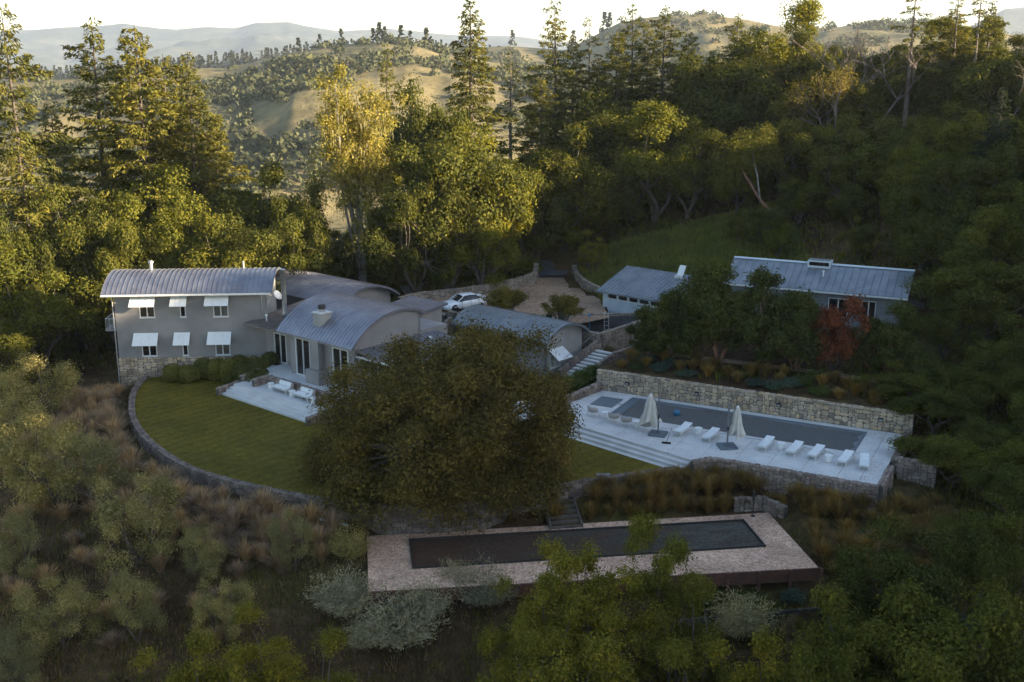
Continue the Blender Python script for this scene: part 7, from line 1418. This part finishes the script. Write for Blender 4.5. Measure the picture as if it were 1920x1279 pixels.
# ------------------------------------------------------------------ far hills: trees
def blob(seed, n, size, conic):
    r = np.random.default_rng(seed)
    if conic: z = r.random(n) ** 0.8; a = r.uniform(0, 6.28, n); q = (1 - z) * 0.24 * r.uniform(0.6, 1.1, n); P = np.stack([np.cos(a) * q, np.sin(a) * q, 0.08 + z * 0.92], 1)
    else: d = sph(r, n); d[:, 2] = np.abs(d[:, 2]) * 0.9; P = d * r.uniform(0.3, 0.52, (n, 1)) * (1 + 0.25 * np.sin(d[:, :1] * 4 + seed)); P[:, 2] += 0.05
    return kites(P, unit(P * [1, 1, 0.6] + [0, 0, 0.02] + 0.25 * r.standard_normal((n, 3))), r.uniform(0.7, 1.3, n) * size, 0.8, r)
OB = [blob(k, 44, 0.24, False) for k in range(5)]; FB = [blob(k + 9, 40, 0.25, True) for k in range(4)]
def hill_pts(V, n, seed, dens, fmin=0.03, fmax=0.97):
    r = np.random.default_rng(seed); nr, nc = V.shape[:2]; out = []
    while len(out) < n:
        i = r.random() * (nr - 2); j = r.random() * (nc - 2); a, b = int(i), int(j); u_, v_ = i - a, j - b
        p = V[a, b] * (1 - u_) * (1 - v_) + V[a + 1, b] * u_ * (1 - v_) + V[a, b + 1] * (1 - u_) * v_ + V[a + 1, b + 1] * u_ * v_
        if fmin < i / nr < fmax and r.random() < dens(p, i / nr): out.append(p)
    return np.array(out)
def wood(name, pts, blobs, sr, mat, label, seed):
    r = np.random.default_rng(seed); parts = []
    for p in pts:
        V, F = blobs[r.integers(len(blobs))]; s = r.uniform(*sr); a = r.uniform(0, 6.28); c_, s_ = math.cos(a), math.sin(a); W = V @ np.array([[c_, s_, 0], [-s_, c_, 0], [0, 0, 1]]) * s; parts.append((W + p, F))
    V, F = cat2(parts); tag(ob(name, np_mesh(name, V, F, mat)), label, 'woodland', kind='stuff')
def patch(wl, seed, th, lo=0.02):
    return lambda p, f: 1.0 if vnoise(np.array([p[0] / wl]), np.array([p[1] / wl]), seed)[0] > th else lo
wood('hill_oaks', hill_pts(HILL_A, 2700, 61, patch(36, 3, 0.0, 0.025), 0.02, 0.72), OB, (6, 13), 'far_oak', 'oak woodland spread over the golden hill', 62)
wood('hill_oaks', hill_pts(HILL_B, 1700, 63, patch(40, 4, 0.1, 0.03), 0.02, 0.76), OB, (7, 14), 'far_oak', 'oak woodland in the folds of the rounded hill', 64)
RV = [o for o in bpy.data.objects if o.name == 'wooded_ridge'][0].data; rc_ = np.empty(len(RV.vertices) * 3, np.float32); RV.vertices.foreach_get('co', rc_); rc_ = rc_.reshape(30, -1, 3)
wood('ridge_conifers', hill_pts(rc_.astype(float), 1500, 65, lambda p, f: 1.0 if f > 0.3 else 0.3, 0.02, 0.8), FB, (9, 15), 'far_fir', 'dark conifer forest along the ridge behind the golden hill', 66)
fm = [np_mesh('far_conifer', v, f, 'far_fir') for v, f in FB]
for k, (px, py, h) in enumerate([(700, 82, 14), (712, 78, 17), (722, 80, 15), (752, 80, 16), (770, 84, 13), (800, 88, 17), (808, 90, 12), (560, 96, 13), (600, 88, 12), (640, 82, 14), (960, 84, 22), (1075, 88, 24), (1133, 58, 26), (1143, 52, 22)]):
    Y = 900 if px < 830 else 1480; p = D(px, py + 3, Y); o = ob('far_conifer', fm[k % 4]); o.location = (p.x, Y, p.z - 1.5); o.scale = (h, h, h); o.rotation_euler = (0, 0, k); tag(o, 'lone conifer standing on the crest of the golden hills', 'tree', 'lone conifers on the hill crests')
# pylon on the golden hill
pyp = D(491, 150, 760); py_ = thing('pylon', 'pale lattice power pylon on the golden hill', 'pylon', (pyp.x, 760, pyp.z))
def lat(m, a, b, n):
    for i in range(n):
        for sx, sy in ((1, 1), (1, -1), (-1, 1), (-1, -1)):
            w0, w1 = a * (1 - i / n) + b * i / n, a * (1 - (i + 1) / n) + b * (i + 1) / n; z0, z1 = 20 * i / n, 20 * (i + 1) / n
            m.tube([(sx * w0, sy * w0, z0), (sx * w1, sy * w1, z1)], 0.07, 3, False); m.tube([(sx * w0, sy * w0, z0), (-sx * w1, sy * w1, z1)], 0.05, 3, False)
    return m
lat(MB(), 2.2, 0.7, 6).obj('lattice', 'pole_grey', py_)
for z in (14, 16.5, 19): MB().tube([(-4, 0, z), (4, 0, z)], 0.15, 4).obj('cross_arm', 'pole_grey', py_)
# ------------------------------------------------------------------ air
hb = MB().box(-9500, 9500, -30, 10500, -62, 620).obj('haze', 'concrete'); hb.data.materials.clear()
m, N, L = newmat('haze'); pv = N.new('ShaderNodeVolumePrincipled'); pv.inputs['Color'].default_value = (0.74, 0.84, 1.0, 1); pv.inputs['Density'].default_value = HAZE; pv.inputs['Anisotropy'].default_value = 0.2
mo = N.new('ShaderNodeOutputMaterial'); L.new(pv.outputs[0], mo.inputs['Volume']); hb.data.materials.append(m); hb.visible_shadow = True
tag(hb, 'thin pale haze filling the valley air', 'haze', kind='stuff')
for t in PROTO + [LGR, DR, CH, SO]:
    for c in list(t.children):
        for g in list(c.children): bpy.data.objects.remove(g)
        bpy.data.objects.remove(c)
    bpy.data.objects.remove(t)
